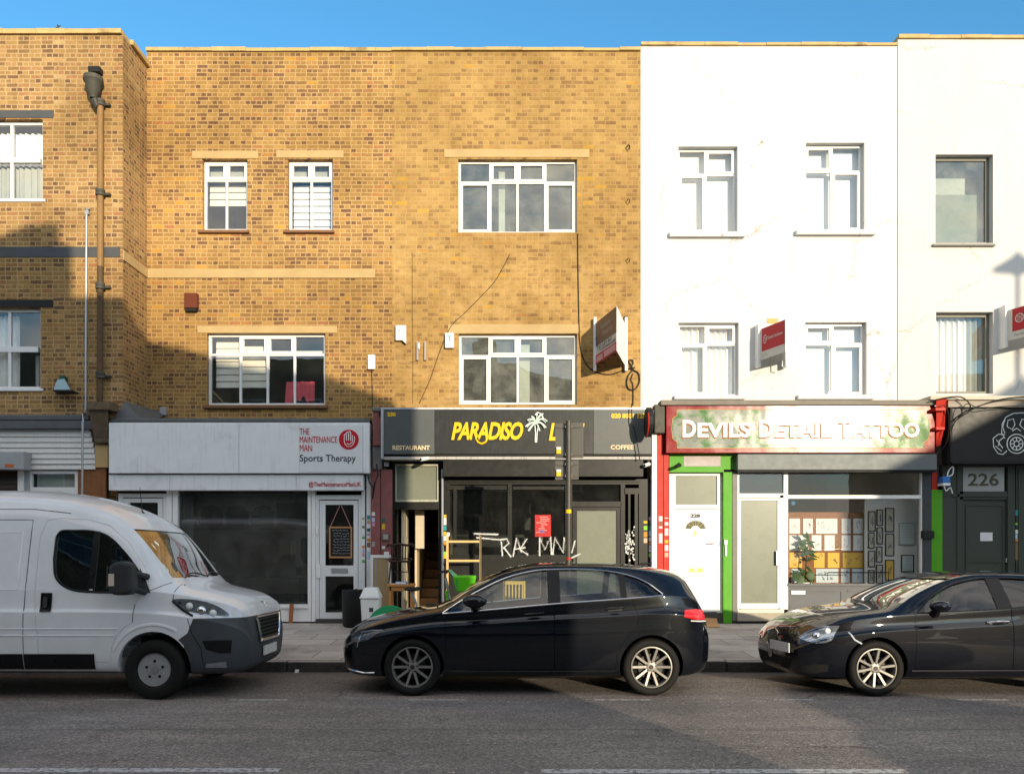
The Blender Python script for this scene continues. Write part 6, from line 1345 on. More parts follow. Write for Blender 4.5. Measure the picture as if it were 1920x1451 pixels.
def vred(label,px,sup):
    xi=X(px,16.1); vboard(label,xi,16.1,xi+.26,15.35,xi+.52,Z(676,16.1),Z(618,16.1),p2,sup)
vred('small red and white letting board in a V on the white house',1424,True)
# ---- the other red board stands at the right edge and reads OF..
def p3_(face,word):
    face(0,0,1,1,.0,M['board_white'],'panel'); face(.12,.26,1,.99,.004,M['board_red'],'panel')
    word('O',.17,.50,.33,.80,.008,M['board_white'],-.01,'emblem'); word('DN',.21,.57,.29,.73,.008,M['board_white'],.0,'emblem'); word('David Andrew',.37,.62,.97,.73,.008,M['board_white'],.01); word('For Sale',.16,.10,.36,.17,.006,M['board_text'],.01)
xi=X(1886,16.1); vboard('red and white letting board cut off by the right edge of the photo',xi,16.1,xi+.40,15.0,xi+.8,Z(640,16.1),Z(583,16.1),p3_,False)
b=MB(); b.pbox(1439,597,1459,606,YW-.012,.012); thing('wooden_pad',b,mat('bare_timber_pad',(.55,.36,.14),.8,var=.15),'bare timber pad on the white wall above the small red board','wood pad')
# ---- cameras, sensors, boxes round the shopfronts
def cctv(px,py,Y,m,label,ln=.16):
    e=empty('security_camera',P(px,py,Y),None,label,'camera'); b=MB(); p=P(px,py,Y); b.tube([p+Vector((.05,.0,.01)),p+Vector((-.06,-ln,-.03))],.035,10); b.build('housing',m,e,smooth=True)
    b=MB(); b.tube([p+Vector((.03,-.02,.02)),p+Vector((.06,.12,.06))],.015,6); b.build('bracket',m,e); b=MB(); b.tube([p+Vector((-.06,-ln-.001,-.03)),p+Vector((-.0605,-ln-.006,-.0305))],.026,10); b.build('lens',M['black_trim'],e)
cctv(797,860,15.0,M['white_box'],'small white camera under the restaurant sign over the open street door')
cctv(1212,871,15.05,M['white_box'],'white camera under the right end of the restaurant sign')
cctv(1270,873,15.15,M['black_plain'],'black camera on the green panel over the white front door')
bb=empty('meter_box',P(1775,915,15.1),None,'small blue and white box with cables beside the green strip','box')
b=MB(); b.pbox(1768,893,1782,905,15.1,.2); b.build('housing',mat('blue_plastic',(.04,.16,.45),.4),bb,bevel=.006); b=MB(); b.pbox(1768,905.3,1782,910,15.1,.2); b.build('base',M['white_box'],bb)
b=MB(); b.tube([P(*q,15.12) for q in cr([(1776,893),(1779,882),(1787,875),(1786,889),(1778,893)],5)],.012,6); b.build('cable',M['white_box'],bb,smooth=True); b=MB(); b.tube([P(*q,15.12) for q in cr([(1770,910),(1774,920),(1782,914),(1786,925)],5)],.01,6); b.build('cable',M['white_box'],bb,smooth=True)
cb([(1745,752,14.9),(1772,746,14.85),(1800,744,14.85),(1818,757,14.85),(1816,772,14.9),(1800,781,14.95),(1786,800,15.0),(1780,838,15.05),(1778,880,15.1)],.012,'black cable looping over the red corbel down the dark green shop')
cb([(1757,765,14.9),(1770,760,14.86),(1778,775,14.9),(1779,810,15.0),(1772,835,15.05),(1757,850,15.05)],.008,'thin cable hugging the red corbel')
cb([(1790,790,14.9),(1830,764,14.86),(1880,748,14.85),(1940,743,14.84),(2010,741,14.84)],.012,'pair of cables sweeping right along the black shop sign top')
cb([(1801,782,14.88),(1806,765,14.86),(1815,757,14.86),(1840,766,14.86),(1880,762,14.86),(1990,758,14.86)],.008,'sagging cable across the top of the black shop sign')
cb([(1184,757,14.86),(1185,790,14.84),(1190,808,14.84),(1198,850,14.85),(1199,862,14.9)],.010,'black cable running down the right part of the restaurant sign')
rs=empty('round_sign',P(1213,820,14.9),None,'dark oval projecting sign with red rim over the restaurant telephone number','sign')
b=MB(); b.prism([(14.62+.26*math.cos(R(a)),Z(793,14.7)+.27*math.sin(R(a))) for a in range(0,360,15)],X(1213,14.7)-.03,X(1213,14.7)+.06,'x'); b.build('disc',M['black_plain'],rs)
b=MB(); b.tube([(X(1213,14.7)-.03,14.62+.265*math.cos(R(a)),Z(793,14.7)+.275*math.sin(R(a))) for a in range(150,271,10)],.012,6); b.build('rim',M['red_paint'],rs)
b=MB(); b.bar((X(1213,14.7)+.015,14.86,Z(793,14.7)),(X(1213,14.7)+.015,14.99,Z(793,14.7)),.03); b.build('bracket',M['iron'],rs)
b=MB(); b.tube([P(690,890,15.05),P(693,905,15.0),P(700,915,15.0),P(698,935,15.05),P(703,905,14.97),P(709,890,14.98),P(706,870,15.0)],.018,6); thing('cable',b,M['cable'],'tangle of dark cable on the faded red pilaster','cable',smooth=True)
b=MB(); b.pbox(720,866,729,874,15.15,.06); thing('junction_box',b,M['grey_box'],'little grey box on the faded red pilaster beside the fanlight','box')
b=MB(); b.tube([P(829.5,880,15.2),P(829.5,1168,15.2)],.022,8); thing('conduit',b,M['galv'],'slim grey pipe down the jamb of the open street door','pipe',smooth=True)
ae=empty('tv_aerial',P(108,58,17),None,'tiny television aerial on the roof of the end house','aerial'); b=MB(); b.bar(P(106,62,17),P(110,48,17),.02); b.build('mast',M['iron'],ae); b=MB(); b.bar(P(104,53,17),P(114,49,17),.012); b.bar(P(106,57,17),P(108,46,17.2),.01); b.build('rods',M['iron'],ae)
pi=empty('intercom',P(1364,1025,15.2),None,'small white intercom with trailing note on the green pilaster','intercom'); b=MB(); b.pbox(1358.5,1012,1364,1021,15.2,.05); b.build('housing',M['white_box'],pi); b=MB(); b.pbox(1360,1022,1363,1042,15.21,.03); b.build('note',M['white_paint'],pi)
fp=empty('small_picture',P(723,1013,15.15),None,'small grey framed picture hung on the faded red pilaster','picture'); b=MB(); b.pbox(716,999,730,1013,15.17,.03); b.build('frame',mat('grey_brown_frame',(.12,.10,.09),.6),fp); b=MB(); b.pbox(718.5,1001.5,727.5,1010.5,15.165,.01); b.build('print',mat('dull_print',(.33,.30,.26),.7,var=.3,vs=30),fp)
# ---- stickers
SC={}
def stcol(c):
    if c not in SC: SC[c]=mat(c.replace(' ','_')+'_sticker',{'white':(.62,.62,.6),'yellow':(.62,.40,.02),'orange':(.6,.22,.02),'green':(.05,.35,.06),'lime':(.22,.55,.04),'teal':(.02,.27,.28),'dark green':(.02,.11,.09),'pink':(.55,.25,.36),'pale blue':(.36,.52,.62),'lilac':(.45,.42,.6),'brown':(.2,.12,.07),'tan':(.45,.33,.18),'peach':(.58,.36,.25),'grey':(.28,.28,.27)}[c],.55,var=.1)
    return SC[c]
ordn=['top','second','third','fourth','fifth','sixth','seventh','eighth','ninth','tenth']
def stickers(where,Y,rows):
    for i,(c,x0,y0,x1,y1) in enumerate(rows):
        b=MB(); b.pbox(x0,y0,x1,y1,Y,.003); thing('sticker',b,stcol(c),'%s sticker, %s down %s'%(c,ordn[i],where),'sticker',group='stickers stuck on the shopfront posts')
S5=lambda a,b: 940+a/5.58
f5=lambda rows,x0,x1: [(c,x0,940+a/5.58,x1,940+b/5.58) for c,a,b in rows]
stickers('the white post by the chalkboard door',YS-.044,f5([('tan',165,190),('brown',255,280),('white',340,365),('green',366,390),('orange',460,490),('lilac',500,535),('pink',540,575),('green',610,640)],679,683.5))
stickers('the grey post left of the faded red pilaster',YS-.044,f5([('teal',145,185),('tan',195,235),('dark green',280,315),('pink',330,355),('orange',385,420),('brown',430,480),('pale blue',520,600)],688,694))
stickers('the left half of the faded red pilaster',YS-.104,f5([('white',110,150),('lilac',170,215),('pink',225,260),('grey',420,470)],697,703))
stickers('the right half of the faded red pilaster',YS-.104,f5([('dark green',175,215),('yellow',235,290),('white',465,495)],716,722))
f6=lambda rows,x0,x1: [(c,x0,980+a/8.535,x1,980+b/8.535) for c,a,b in rows]
stickers('the jamb between open door and dark window',YS+.016,f6([('yellow',-130,-85),('white',-80,35),('teal',50,120),('yellow',140,200),('white',210,290),('orange',300,370),('lime',460,520),('yellow',521,570)],832,837))
f8=lambda rows,x0,x1: [(c,x0,950+a/11.16,x1,950+b/11.16) for c,a,b in rows]
stickers('the inner column on the black restaurant pilaster',YS+.016,f8([('yellow',295,345),('lime',400,485),('orange',525,630),('peach',655,755)],1207,1213.5))
stickers('the outer column on the black restaurant pilaster',YS+.016,f8([('pink',215,280),('dark green',295,370),('teal',400,490),('pale blue',500,610),('white',640,720),('orange',735,790),('lilac',800,880),('white',885,940),('lime',970,1050)],1216.5,1221.8))
stickers('the left half of the bright red pilaster',YS-.104,f8([('white',195,300),('brown',310,380),('white',405,450),('white',555,760)],1235.5,1242))
stickers('the right half of the bright red pilaster',YS-.104,f8([('white',225,245),('white',320,390),('white',450,600),('yellow',690,760),('white',800,920),('peach',960,1050)],1246.5,1253))
stickers('the dark green post right of door 226',YS-.004,[('teal',1904,956,1909,966),('lime',1904,980,1908,984),('white',1904,993,1910,1000),('pale blue',1904,1001,1908,1010),('orange',1904,1010,1910,1015),('brown',1904,1017,1912,1050)])
# ------------------------------------------------------------------ sign post at the kerb
sp=empty('sign_post',(X(1066,11.6),11.6,zpave(11.6)),None,'grey traffic sign post seen from behind in front of the restaurant','sign post')
xp=X(1066,11.6); b=MB(); b.tube([(xp,11.6,zpave(11.6)-.02),(xp,11.6,Z(791,11.6))],.038,14); b.lathe([(.042,Z(791,11.6)),(.042,Z(791,11.6)+.015),(.01,Z(791,11.6)+.03)],(xp,11.6,0),'z',14); b.build('pole',mat('grey_painted_pole',(.075,.07,.06),.45,metal=.4,var=.2),sp,smooth=True)
M['plate_back']=mat('grey_sign_back',(.13,.127,.115),.5,metal=.2,var=.12)
ang=.22
def plate(px0,px1,y0,y1,nm):
    x0,x1=X(px0,11.65),X(px1,11.65); z0,z1=Z(y1,11.65),Z(y0,11.65); b=MB(); c,s=math.cos(ang),math.sin(ang)
    pts=[]
    for (x,y) in ((x0,0),(x1,0),(x1,.006),(x0,.006)): d=x-xp; pts.append((xp+d*c,11.655+y-d*s))
    b.add([(a,q,z0) for a,q in pts]+[(a,q,z1) for a,q in pts],[(0,3,2,1),(4,5,6,7),(0,1,5,4),(1,2,6,5),(2,3,7,6),(3,0,4,7)]); o=b.build(nm,M['plate_back'],sp)
    for zz in (z0+.05,z1-.06):
        k=MB(); 
        d0,d1=x0-xp+.02,x1-xp-.02; k.bar((xp+d0*c,11.648-d0*s,zz),(xp+d1*c,11.648-d1*s,zz),.02,.012); k.box(xp-.05,xp+.05,11.60,11.65,zz-.018,zz+.018); k.build('clamp',M['plate_back'],o)
plate(1041,1094,793,859,'sign_plate'); plate(1041,1085,863,899,'sign_plate')
for y in (838,880):
    b=MB(); b.pbox(1043.5,y+4.5,1052,y+12.5,11.66,.02); o=b.build('reflector',M['yellow'],sp); b=MB(); b.pbox(1043.5,y,1052,y+4.3,11.66,.02); b.build('reflector_top',M['upvc'],o)
b=MB(); b.lathe([(.041,Z(962,11.6)),(.041,Z(955,11.6))],(xp,11.6,0),'z',12); b.build('sticker_band',M['yellow'],sp); b=MB(); b.lathe([(.041,Z(1049,11.6)),(.041,Z(1045,11.6))],(xp,11.6,0),'z',12); b.build('sticker_band',M['red_paint'],sp)
# ------------------------------------------------------------------ clutter on the pavement
M['wood_o']=mat('orange_pine',(.46,.20,.06),.6,var=.2,vs=12); M['wood_p']=mat('pale_pine',(.62,.40,.17),.6,var=.15,vs=12); M['wood_d']=mat('dark_stained_wood',(.035,.02,.014),.45,var=.3,vs=12)
M['lime']=mat('lime_green_plastic',(.13,.62,.02),.35,var=.05); M['sea_green']=mat('mid_green_plastic',(.03,.32,.12),.45,var=.1)
# swing top bin
Y=14.2; x0,x1=X(678,Y),X(714,Y); xc=(x0+x1)/2; hw=(x1-x0)/2; zb=zpave(Y); zt=Z(1121,Y)
bn=empty('swing_bin',(xc,Y,zb),None,'white plastic swing top bin outside the white shop door','bin')
def frust(b,xc,yc,w0,d0,w1,d1,z0,z1): b.add([(xc-w0,yc-d0,z0),(xc+w0,yc-d0,z0),(xc+w0,yc+d0,z0),(xc-w0,yc+d0,z0),(xc-w1,yc-d1,z1),(xc+w1,yc-d1,z1),(xc+w1,yc+d1,z1),(xc-w1,yc+d1,z1)],[(0,3,2,1),(4,5,6,7),(0,1,5,4),(1,2,6,5),(2,3,7,6),(3,0,4,7)])
b=MB(); frust(b,xc,Y,hw*.8,.13,hw*.98,.16,zb,zt); b.build('body',M['white_box'],bn,bevel=.02)
b=MB(); frust(b,xc,Y,hw*1.06,.18,hw*1.06,.18,zt+.002,zt+.03); frust(b,xc,Y,hw*1.02,.17,hw*.66,.10,zt+.03,Z(1101,Y)); b.build('lid',M['white_box'],bn,bevel=.012)
b=MB(); frust(b,xc,Y-.145,hw*.55,.004,hw*.5,.004,zt+.045,Z(1104,Y)); b.v=[(q[0],q[1]+(.055 if q[2]>zt+.1 else 0),q[2]) for q in b.v]; b.build('flap',mat('pale_bin_flap',(.66,.68,.70),.4),bn)
b=MB(); b.pbox(692,1139,700,1147,Y-.152,.004); b.build('mark',M['grey_letter'],bn)
Y=14.75; b=MB(); xc=X(661,Y); zb=zpave(Y); zt=Z(1106,Y); b.lathe([(.15,zb),(.17,zb+.03),(.185,(zb+zt)/2),(.19,zt-.05),(.185,zt),(.16,zt+.01),(.15,zt-.06)],(xc,Y,0),'z',20); 
b.v=[(q[0]+.012*math.sin(q[2]*40+q[1]*30),q[1],q[2]+.008*math.sin(q[0]*60)) for q in b.v]; thing('refuse_sack',b,mat('black_sack',(.012,.012,.012),.5,var=.3,bump=.5,bs=12),'black upright sack beside the white swing bin','sack',smooth=True)
# white picture frame leaning on the pilaster
pf=empty('picture_frame',P(714,1165,15.0),None,'empty white picture frame with cardboard back leaning by the faded red pilaster','frame')
def lean(b,r,Y0,th,k=.0): b.pbox(*r,Y0,th)
b=MB(); 
for r in ((694.5,1040,699.5,1160),(728.5,1052,733.5,1160),(699.5,1040,733.5,1045.5),(699.5,1154,728.5,1160)): b.pbox(*r,15.02,.03)
b.build('frame',M['white_box'],pf); b=MB(); b.pbox(720,1034,729,1046,15.0,.03); b.build('paper_scrap',M['white_paint'],pf)
b=MB(); b.pbox(699.5,1045.5,728.5,1154,15.035,.012); b.build('backing',mat('cardboard_backing',(.34,.25,.13),.85,var=.2,vs=10),pf); b=MB(); b.pbox(703,1046,706,1154,15.03,.006); b.build('backing_strip',M['grey_box'],pf)
# small table, book and chair on top
Y=14.5; tb=empty('side_table',(X(753,Y),Y,zpave(Y)),None,'small orange pine table outside the open street door','table'); zt=Z(1094,Y); zb=zpave(Y)
b=MB(); b.box(X(729,Y),X(777,Y),Y-.2,Y+.2,zt-.04,zt); b.build('tabletop',M['wood_o'],tb,bevel=.004)
for dy in (-.17,.15): b=MB(); b.box(X(733,Y),X(773,Y),Y+dy,Y+dy+.02,zt-.12,zt-.041); b.build('apron',M['wood_o'],tb)
for px in (731,771):
    for dy in (-.17,.14): b=MB(); b.box(X(px,Y),X(px,Y)+.045,Y+dy,Y+dy+.045,zb,zt-.041); b.build('leg',M['wood_o'],tb)
bk=empty('book',P(752,1094,14.4),None,'blue book lying on the small pine table','book'); b=MB(); b.box(X(742,14.4),X(763,14.4),14.34,14.46,zt+.002,zt+.045); b.build('cover',mat('blue_book_cover',(.02,.14,.38),.5,var=.15),bk); b=MB(); b.box(X(743,14.4),X(762,14.4),14.337,14.45,zt+.008,zt+.038); b.build('pages',M['white_box'],bk)
b=MB(); b.box(X(733,14.4),X(765,14.4),14.33,14.5,zt+.0005,zt+.0015); thing('paper_sheet',b,M['white_box'],'white sheet of paper under the blue book','paper')
ch=empty('spindle_chair',P(750,1093,14.6),None,'dark wooden spindle back chair perched on the small pine table','chair'); Yc=14.62; zs=Z(1051,14.6)
b=MB(); b.box(X(731,14.6),X(769,14.6),Yc-.16,Yc+.12,zs-.03,zs+.005); b.build('seat',M['wood_d'],ch,bevel=.008)
b=MB(); b.tube([P(*q,Yc+.12) for q in cr([(726,1026),(728,1021),(736,1022),(750,1020),(764,1022),(773,1020),(775,1025)],4)],.022,8); b.build('crest_rail',M['wood_d'],ch,smooth=True)
b=MB()
for px in (733,739,745,750,755,761,767): b.tube([P(px,1021,Yc+.12),P(750+(px-750)*.9,1050,Yc+.09)],.011,6)
b.tube([P(728,1050,Yc-.1),P(729,1047,Yc+.1),P(771,1047,Yc+.1),P(772,1050,Yc-.1)],.014,6); b.build('spindles',M['wood_d'],ch,smooth=True)
for px,dy in ((733,-.14),(767,-.14),(735,.1),(765,.1)): b=MB(); b.tube([P(px,1054,Yc+dy),(X(750+(px-750)*1.12,14.6),Yc+dy*1.15,zt+.003)],[.017,.013],8); b.build('leg',M['wood_d'],ch,smooth=True)
b=MB(); b.tube([P(734,1072,Yc-.13),P(766,1072,Yc-.13)],.01,6); b.build('stretcher',M['wood_d'],ch)
# pine rack
Y=14.85; rk=empty('clothes_rack',(X(870,Y),Y,zpave(Y)),None,'open pine rack with two rails in front of the dark restaurant window','rack')
for px,pt in ((839,1000),(901,1001.5)):
    b=MB(); b.box(X(px,Y)-.02,X(px,Y)+.02,Y-.02,Y+.02,zpave(Y),Z(pt,Y)); b.build('upright',M['wood_p'],rk)
for py in (1015,1051): b=MB(); b.box(X(839,Y)+.021,X(901,Y)-.021,Y-.018,Y+.018,Z(py,Y)-.02,Z(py,Y)+.02); b.build('rail',M['wood_p'],rk)
b=MB(); b.pbox(838,998,843,1005,Y-.03,.005); b.build('label',M['white_box'],rk)
# yellow chair
Y=13.9; yc_=empty('slatted_chair',(X(964,Y),Y,zpave(Y)),None,'yellow slat back chair standing on the pavement behind the black hatchback','chair'); zb=zpave(Y); Yl=mat('pale_yellow_paint',(.66,.44,.10),.5,var=.08)
x0,x1=X(943,Y),X(985,Y); zt=Z(1089,Y)
for x in (x0,x1-.03):
    b=MB(); b.bar((x+.015,Y,zb),(x+.015,Y,zt),.032); b.build('leg',Yl,yc_); b=MB(); b.bar((x+.015,Y-.38,zb),(x+.015,Y-.38,zb+.43),.032); b.build('leg',Yl,yc_)
b=MB(); b.box(x0+.032,x1-.032,Y-.012,Y+.012,zt-.06,zt-.002); b.box(x0+.032,x1-.032,Y-.012,Y+.012,zb+.5,zb+.54); b.build('back_rail',Yl,yc_)
b=MB()
for i in range(6): xx=x0+.05+(x1-x0-.1)*i/5; b.box(xx-.011,xx+.011,Y-.006,Y+.006,zb+.541,zt-.061)
b.build('slats',Yl,yc_); b=MB(); b.box(x0,x1,Y-.4,Y-.02,zb+.431,zb+.465); b.build('seat',Yl,yc_,bevel=.005)
# stick, mat
b=MB(); b.bar(P(545,1167.5,15.1),P(547,1132,15.2),.075,.03); thing('timber_offcut',b,mat('red_brown_timber',(.26,.09,.03),.7,var=.2),'short red brown timber offcut leaning under the white shop window','timber')
b=MB(); za=zpave(14.62)+.004; b.add([(X(1316,14.62),14.62,za),(X(1349,14.62),14.62,za),(X(1346,15.2),15.2,zpave(15.2)+.006),(X(1318,15.2),15.2,zpave(15.2)+.006),(X(1319,15.27),15.27,Z(1158,15.27)),(X(1344,15.27),15.27,Z(1160,15.27))],[(0,1,2,3),(3,2,5,4)])
b.add([(v[0],v[1]+.004,v[2]+.008) for v in b.v[:6]],[(0,1,2,3),(3,2,5,4)]); thing('cardboard_sheet',b,mat('brown_cardboard',(.42,.24,.11),.85,var=.12),'folded brown cardboard at the foot of the white front door','cardboard',fix=False)
# hire bike
Yb=12.25; gz=zpave(Yb)
bk=empty('hire_bike',(X(800,Yb),Yb,gz),None,'lime green hire bicycle with front basket, mostly hidden by the black hatchback','bicycle')
rx,fx=X(731,Yb),X(868,Yb); wr=.31; M['bike_grey']=mat('bike_grey_tube',(.45,.47,.48),.35,metal=.5)
for x in (rx,fx):
    w_=empty('wheel',(x,Yb,gz+wr),bk); b=MB(); b.lathe([(wr-.03,Yb-.02),(wr-.005,Yb-.02),(wr,Yb),(wr-.005,Yb+.02),(wr-.03,Yb+.02)],(x,0,gz+wr),'y',32,close=True); b.build('tyre',M['tyre'],w_,smooth=True)
    b=MB()
    for i in range(14): a=2*math.pi*i/14; b.tube([(x,Yb,gz+wr),(x+(wr-.03)*math.cos(a),Yb,gz+wr+(wr-.03)*math.sin(a))],.003,4)
    b.lathe([(.06,Yb-.04),(.06,Yb+.04)],(x,0,gz+wr),'y',14); b.build('spokes',M['iron'],w_)
    b=MB(); vs=[]
    arc=[R(a) for a in (range(20,175,12) if x==rx else range(10,150,12))]
    for a in arc: vs+=[(x+(wr+.035)*math.cos(a),Yb-.04,gz+wr+(wr+.035)*math.sin(a)),(x+(wr+.035)*math.cos(a),Yb+.04,gz+wr+(wr+.035)*math.sin(a))]
    b.add(vs,[(2*i,2*i+1,2*i+3,2*i+2) for i in range(len(arc)-1)])
    if x==rx:
        v0=[(x+(wr+.035)*math.cos(a),Yb-.045,gz+wr+(wr+.035)*math.sin(a)) for a in arc]; v1=[(x+(wr-.1)*math.cos(a),Yb-.045,gz+wr+(wr-.1)*math.sin(a)) for a in arc]; b.add(v0+v1,[(i,i+1,len(arc)+i+1,len(arc)+i) for i in range(len(arc)-1)])
    b.build('mudguard',M['sea_green'] if x==rx else M['black_trim'],bk,fix=False)
hx=X(838,Yb); sx=X(776,Yb); bbx=(sx+.10,gz+.30)
b=MB(); b.tube([(hx,Yb,gz+.88),(hx+.02,Yb,gz+.62),(bbx[0]+.15,Yb,gz+.34),(bbx[0],Yb,bbx[1])],.035,8); b.tube([(bbx[0],Yb,bbx[1]),(rx,Yb,gz+wr)],.02,8); b.build('frame',M['lime'],bk,smooth=True)
b=MB(); b.tube([(bbx[0],Yb,bbx[1]),P(780,1130,Yb),P(771,1107,Yb)],.02,8); b.build('seat_post',M['bike_grey'],bk,smooth=True)
b=MB(); b.ball(P(773,1104,Yb),.13,.07,.035,14,8); b.ball(P(784,1102,Yb),.06,.03,.022,10,6); b.build('saddle',M['black_trim'],bk,smooth=True)
b=MB(); b.tube([(fx,Yb,gz+wr),(hx+.04,Yb,gz+.75),(hx,Yb,gz+.98),(hx-.02,Yb,gz+1.08)],.02,8); b.build('fork',M['bike_grey'],bk,smooth=True)
b=MB(); b.tube([(hx-.10,Yb-.28,Z(1072,Yb)),(hx+.02,Yb-.18,Z(1070,Yb)),(hx-.01,Yb,Z(1074,Yb)),(hx+.02,Yb+.18,Z(1070,Yb)),(hx-.10,Yb+.28,Z(1072,Yb))],.015,8); b.build('handlebar',M['black_trim'],bk,smooth=True)
x0,x1=X(850,Yb),X(893,Yb); zt,zb=Z(1079,Yb),Z(1108,Yb); b=MB()
frust(b,(x0+x1)/2,Yb,(x1-x0)*.36,.13,(x1-x0)*.5,.17,zb,zt); b.build('basket',M['lime'],bk,bevel=.02); b=MB(); b.pbox(856,1085,858,1106,Yb-.165,.005); b.build('basket_slot',M['sea_green'],bk)
b=MB(); b.add([(x0-.08,Yb-.05,Z(1067,Yb)),(x0-.05,Yb-.06,Z(1067,Yb)),(x0+.06,Yb-.09,Z(1079,Yb)),(x0+.01,Yb-.09,Z(1081,Yb)),(x0-.08,Yb+.05,Z(1067,Yb)),(x0-.05,Yb+.06,Z(1067,Yb)),(x0+.06,Yb+.09,Z(1079,Yb)),(x0+.01,Yb+.09,Z(1081,Yb))],[(0,1,2,3),(7,6,5,4),(0,4,5,1),(1,5,6,2),(2,6,7,3),(3,7,4,0)]); b.build('phone_holder',mat('pale_green_plastic',(.25,.6,.3),.4),bk)
# potted plant in the parlour window
Yp=YS+.55; pp=empty('potted_plant',P(1508,1095,Yp),None,'leafy potted plant inside the tattoo parlour window','plant')
lf=mat('dark_leaf',(.035,.075,.018),.45,var=.3); b=MB(); q=random.Random(21)
stem=[P(1509,1092,Yp),P(1511,1060,Yp),P(1514,1030,Yp),P(1517,1010,Yp)]
def leaf(b,base,ang,ln,wd,droop):
    d=Vector((math.cos(ang),q.uniform(-.5,.3),math.sin(ang))).normalized(); s=d.cross(Vector((0,1,0))).normalized(); vs=[]
    for i in range(6):
        t=i/5; c=base+d*ln*t+Vector((0,0,-droop*t*t)); w_=wd*math.sin(math.pi*min(.08+t*.9,1)); vs+=[c-s*w_,c+Vector((0,-.01,0)),c+s*w_]
    b.add(vs,[f for i in range(5) for f in ((3*i,3*i+1,3*i+4,3*i+3),(3*i+1,3*i+2,3*i+5,3*i+4))])
for i in range(34):
    t=q.uniform(0,1); k=min(int(t*3),2); base=stem[k]+(stem[k+1]-stem[k])*(t*3-k); leaf(b,base,q.uniform(-.6,3.7),q.uniform(.10,.24),q.uniform(.02,.04),q.uniform(.0,.1))
for px,py in ((1490,1072),(1518,1070),(1500,1078)): leaf(b,P(px,py,Yp-.05),-1.5+q.uniform(-.4,.4),.2,.085,.02)
b.build('leaves',lf,pp,fix=False,smooth=True); b=MB(); b.tube(stem,.01,6); b.build('stem',M['wood_d'],pp)
b=MB(); zq=Z(1096,Yp); b.lathe([(.07,zq-.12),(.10,zq+.04),(.105,zq+.05),(.09,zq+.05)],(X(1508,Yp),Yp,0),'z',16); b.build('pot',M['white_box'],pp,smooth=True)
b=MB(); b.box(X(1478,YS+.2),X(1728,YS+.2),YS+.16,YS+.9,Z(1098,YS+.2)-.16,Z(1098,YS+.2)-.12); b.build('window_board',M['room_white'],hD)
b=MB(); b.tube([P(1552,1087,YS+.4),P(1552,1073,YS+.4),P(1666,1073,YS+.4),P(1666,1098,YS+.4)],.012,6); thing('display_rail',b,M['black_plain'],'low black rail inside the parlour window','rail',smooth=True)

b=MB(); yk=11.0; xk=X(556,yk); zk=zroad(yk); b.add([(xk-.03,yk,zk+.004),(xk+.03,yk-.02,zk+.006),(xk+.035,yk+.01,zk+.045),(xk-.02,yk+.02,zk+.05),(xk,yk+.03,zk+.01)],[(0,1,2,3),(0,3,4),(1,4,2),(2,4,3),(0,4,1)]); thing('paper_scrap',b,M['white_box'],'crumpled white scrap lying in the gutter by the kerb','litter',fix=False)
# ------------------------------------------------------------------ across the road, behind the photographer: what shades the street
def cast(px,py,Y,Yc):
    """the point at depth Yc whose shadow falls on photograph pixel (px, py) of a facade at depth Y"""
    p=P(px,py,Y); t=(Y-Yc)/SDIR.y; q=p-SDIR*t; return (q.x,q.z)
mat_dark=mat('dark_pane',(.03,.035,.04),.05,spec=.8)
def opposite(label,poly,y0,y1,wins):
    e=empty('brick_house',(poly[0][0],y1,0),None,label,'building')
    mb=MB(); mb.prism(poly,y0,y1); mb.build('wall',M['brick_op'],e)
    for (a,b,c,d) in wins:
        w_=MB(); 
        for r in ((a,b,a+.07,d),(c-.07,b,c,d),(a+.07,b,c-.07,b+.07),(a+.07,d-.07,c-.07,d),(a+.07,(b+d)/2-.03,c-.07,(b+d)/2+.03)): w_.box(r[0],r[2],y1+.001,y1+.05,r[1],r[3])
        wn_=w_.build('window',M['upvc'],e); g=MB(); g.box(a+.03,c-.03,y1+.0005,y1+.02,b+.03,d-.03); g.build('pane',mat_dark,wn_)
Yc=-4
pts=[(-330,538,YL),(28,538,YL),(28,466,YL),(46,462,YL),(49,422,YL),(110,420,YL),(113,456,YL),(134,460,YL),(136,557,YL),(228,557,YL),(276,638,YW),(380,662,YW),(610,703,YW),(742,744,YW)]
prof=[cast(*p,Yc) for p in pts]; xe=cast(779,800,YF-.1,Yc)[0]
poly=[(-45,-.2),(xe,-.2),(xe,prof[-1][1]-.1)]+[p for p in prof[::-1] if p[0]<xe]+[(-45,prof[0][1])]
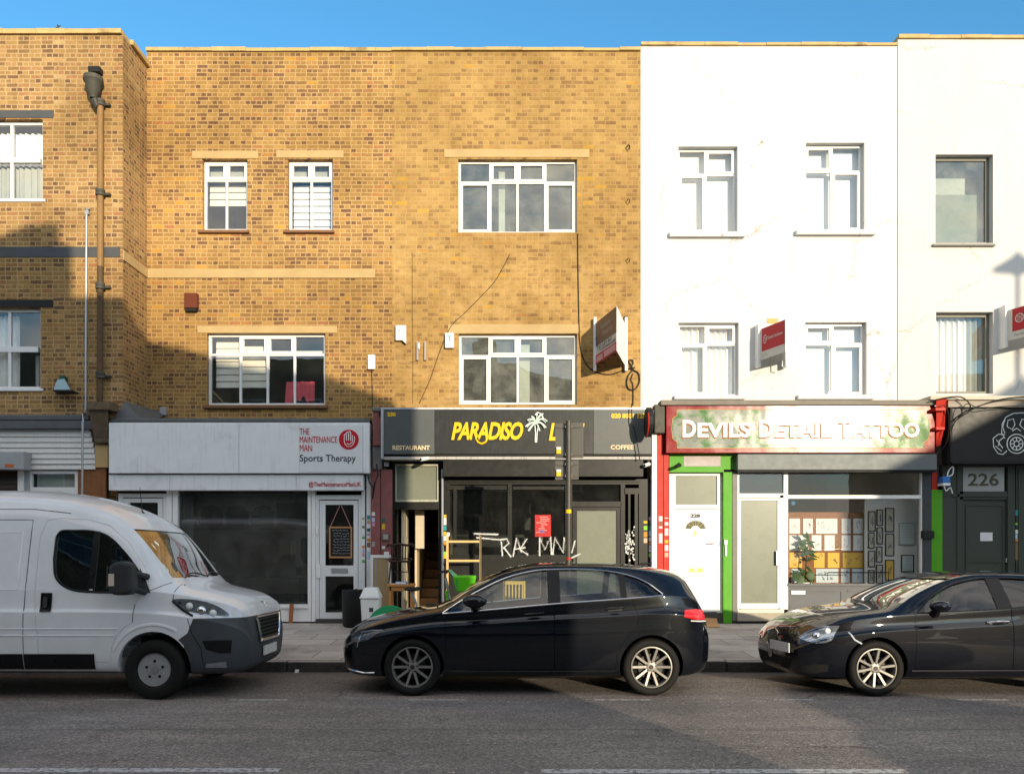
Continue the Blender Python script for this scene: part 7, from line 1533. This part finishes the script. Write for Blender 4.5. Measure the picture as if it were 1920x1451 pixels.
wl=[(x,z,x+1.1,z+1.5) for x in (-26,-23,-20,-17,-14.6,-12,-9.4,-6.6,-4,-.6,2.4) for z in (3.9,6.8)]
opposite('brick terrace across the road whose roofline and chimney shade the facades',poly,-9,Yc,wl)
Yc2=-8
pts=[(1687,868,YF),(1700,862,YF),(1785,820,YF),(1890,765,YF),(1920,708,YW),(2060,640,YW)]
prof=[cast(*p,Yc2) for p in pts]
poly=[(prof[0][0],-.2),(60,-.2),(60,prof[-1][1])]+prof[::-1]
wl=[(x,z,x+1.1,z+1.5) for x in (prof[0][0]+2,prof[0][0]+5,prof[0][0]+8) for z in (1.0,4)]
opposite('brick house across the road with a sloping gable end',poly,-8.6,-8,[])
# street lamp across the road
Yl=.2; (lx,lz)=cast(1908,480,YW,Yl)
sl=empty('street_lamp',(lx,Yl,.08),None,'tall street lamp across the road whose shadow falls on the rendered house','street lamp')
b=MB(); b.tube([(lx,Yl,.05),(lx,Yl,3.),(lx,Yl,lz)],[.09,.065,.05],12); b.build('pole',M['iron'],sl,smooth=True)
b=MB(); b.lathe([(.50,lz-.28),(.46,lz-.22),(.25,lz-.1),(.09,lz+.0),(.05,lz+.07)],(lx,Yl,0),'z',20); b.build('hood',M['iron'],sl,smooth=True)
b=MB(); b.lathe([(.05,lz-.40),(.16,lz-.36),(.2,lz-.29)],(lx,Yl,0),'z',16); b.build('lamp_bowl',M['frosted'],sl,smooth=True)

# cars added along the far kerb to shade the road: copies of the ones above, seen only as their shade on the road and in reflections
def copy_tree(o,parent=None):
    c=o.copy(); COL.objects.link(c); c.parent=parent
    if parent is not None: c.matrix_parent_inverse=o.matrix_parent_inverse.copy()
    for ch in o.children: copy_tree(ch,c)
    return c
def far_car(src,x,y,label,flip):
    c=copy_tree(src); c['label']=label; c.location=(x,y,zroad(y)); c.rotation_euler=(-.025 if flip else .025,0,math.pi if flip else 0); return c

far_car(HATCH2,4.25,1.75,'dark hatchback added at the far kerb, out of view, to shade the road',False)
far_car(HATCH,9.2,1.75,'second black hatchback added at the far kerb, out of view, to shade the road',False)
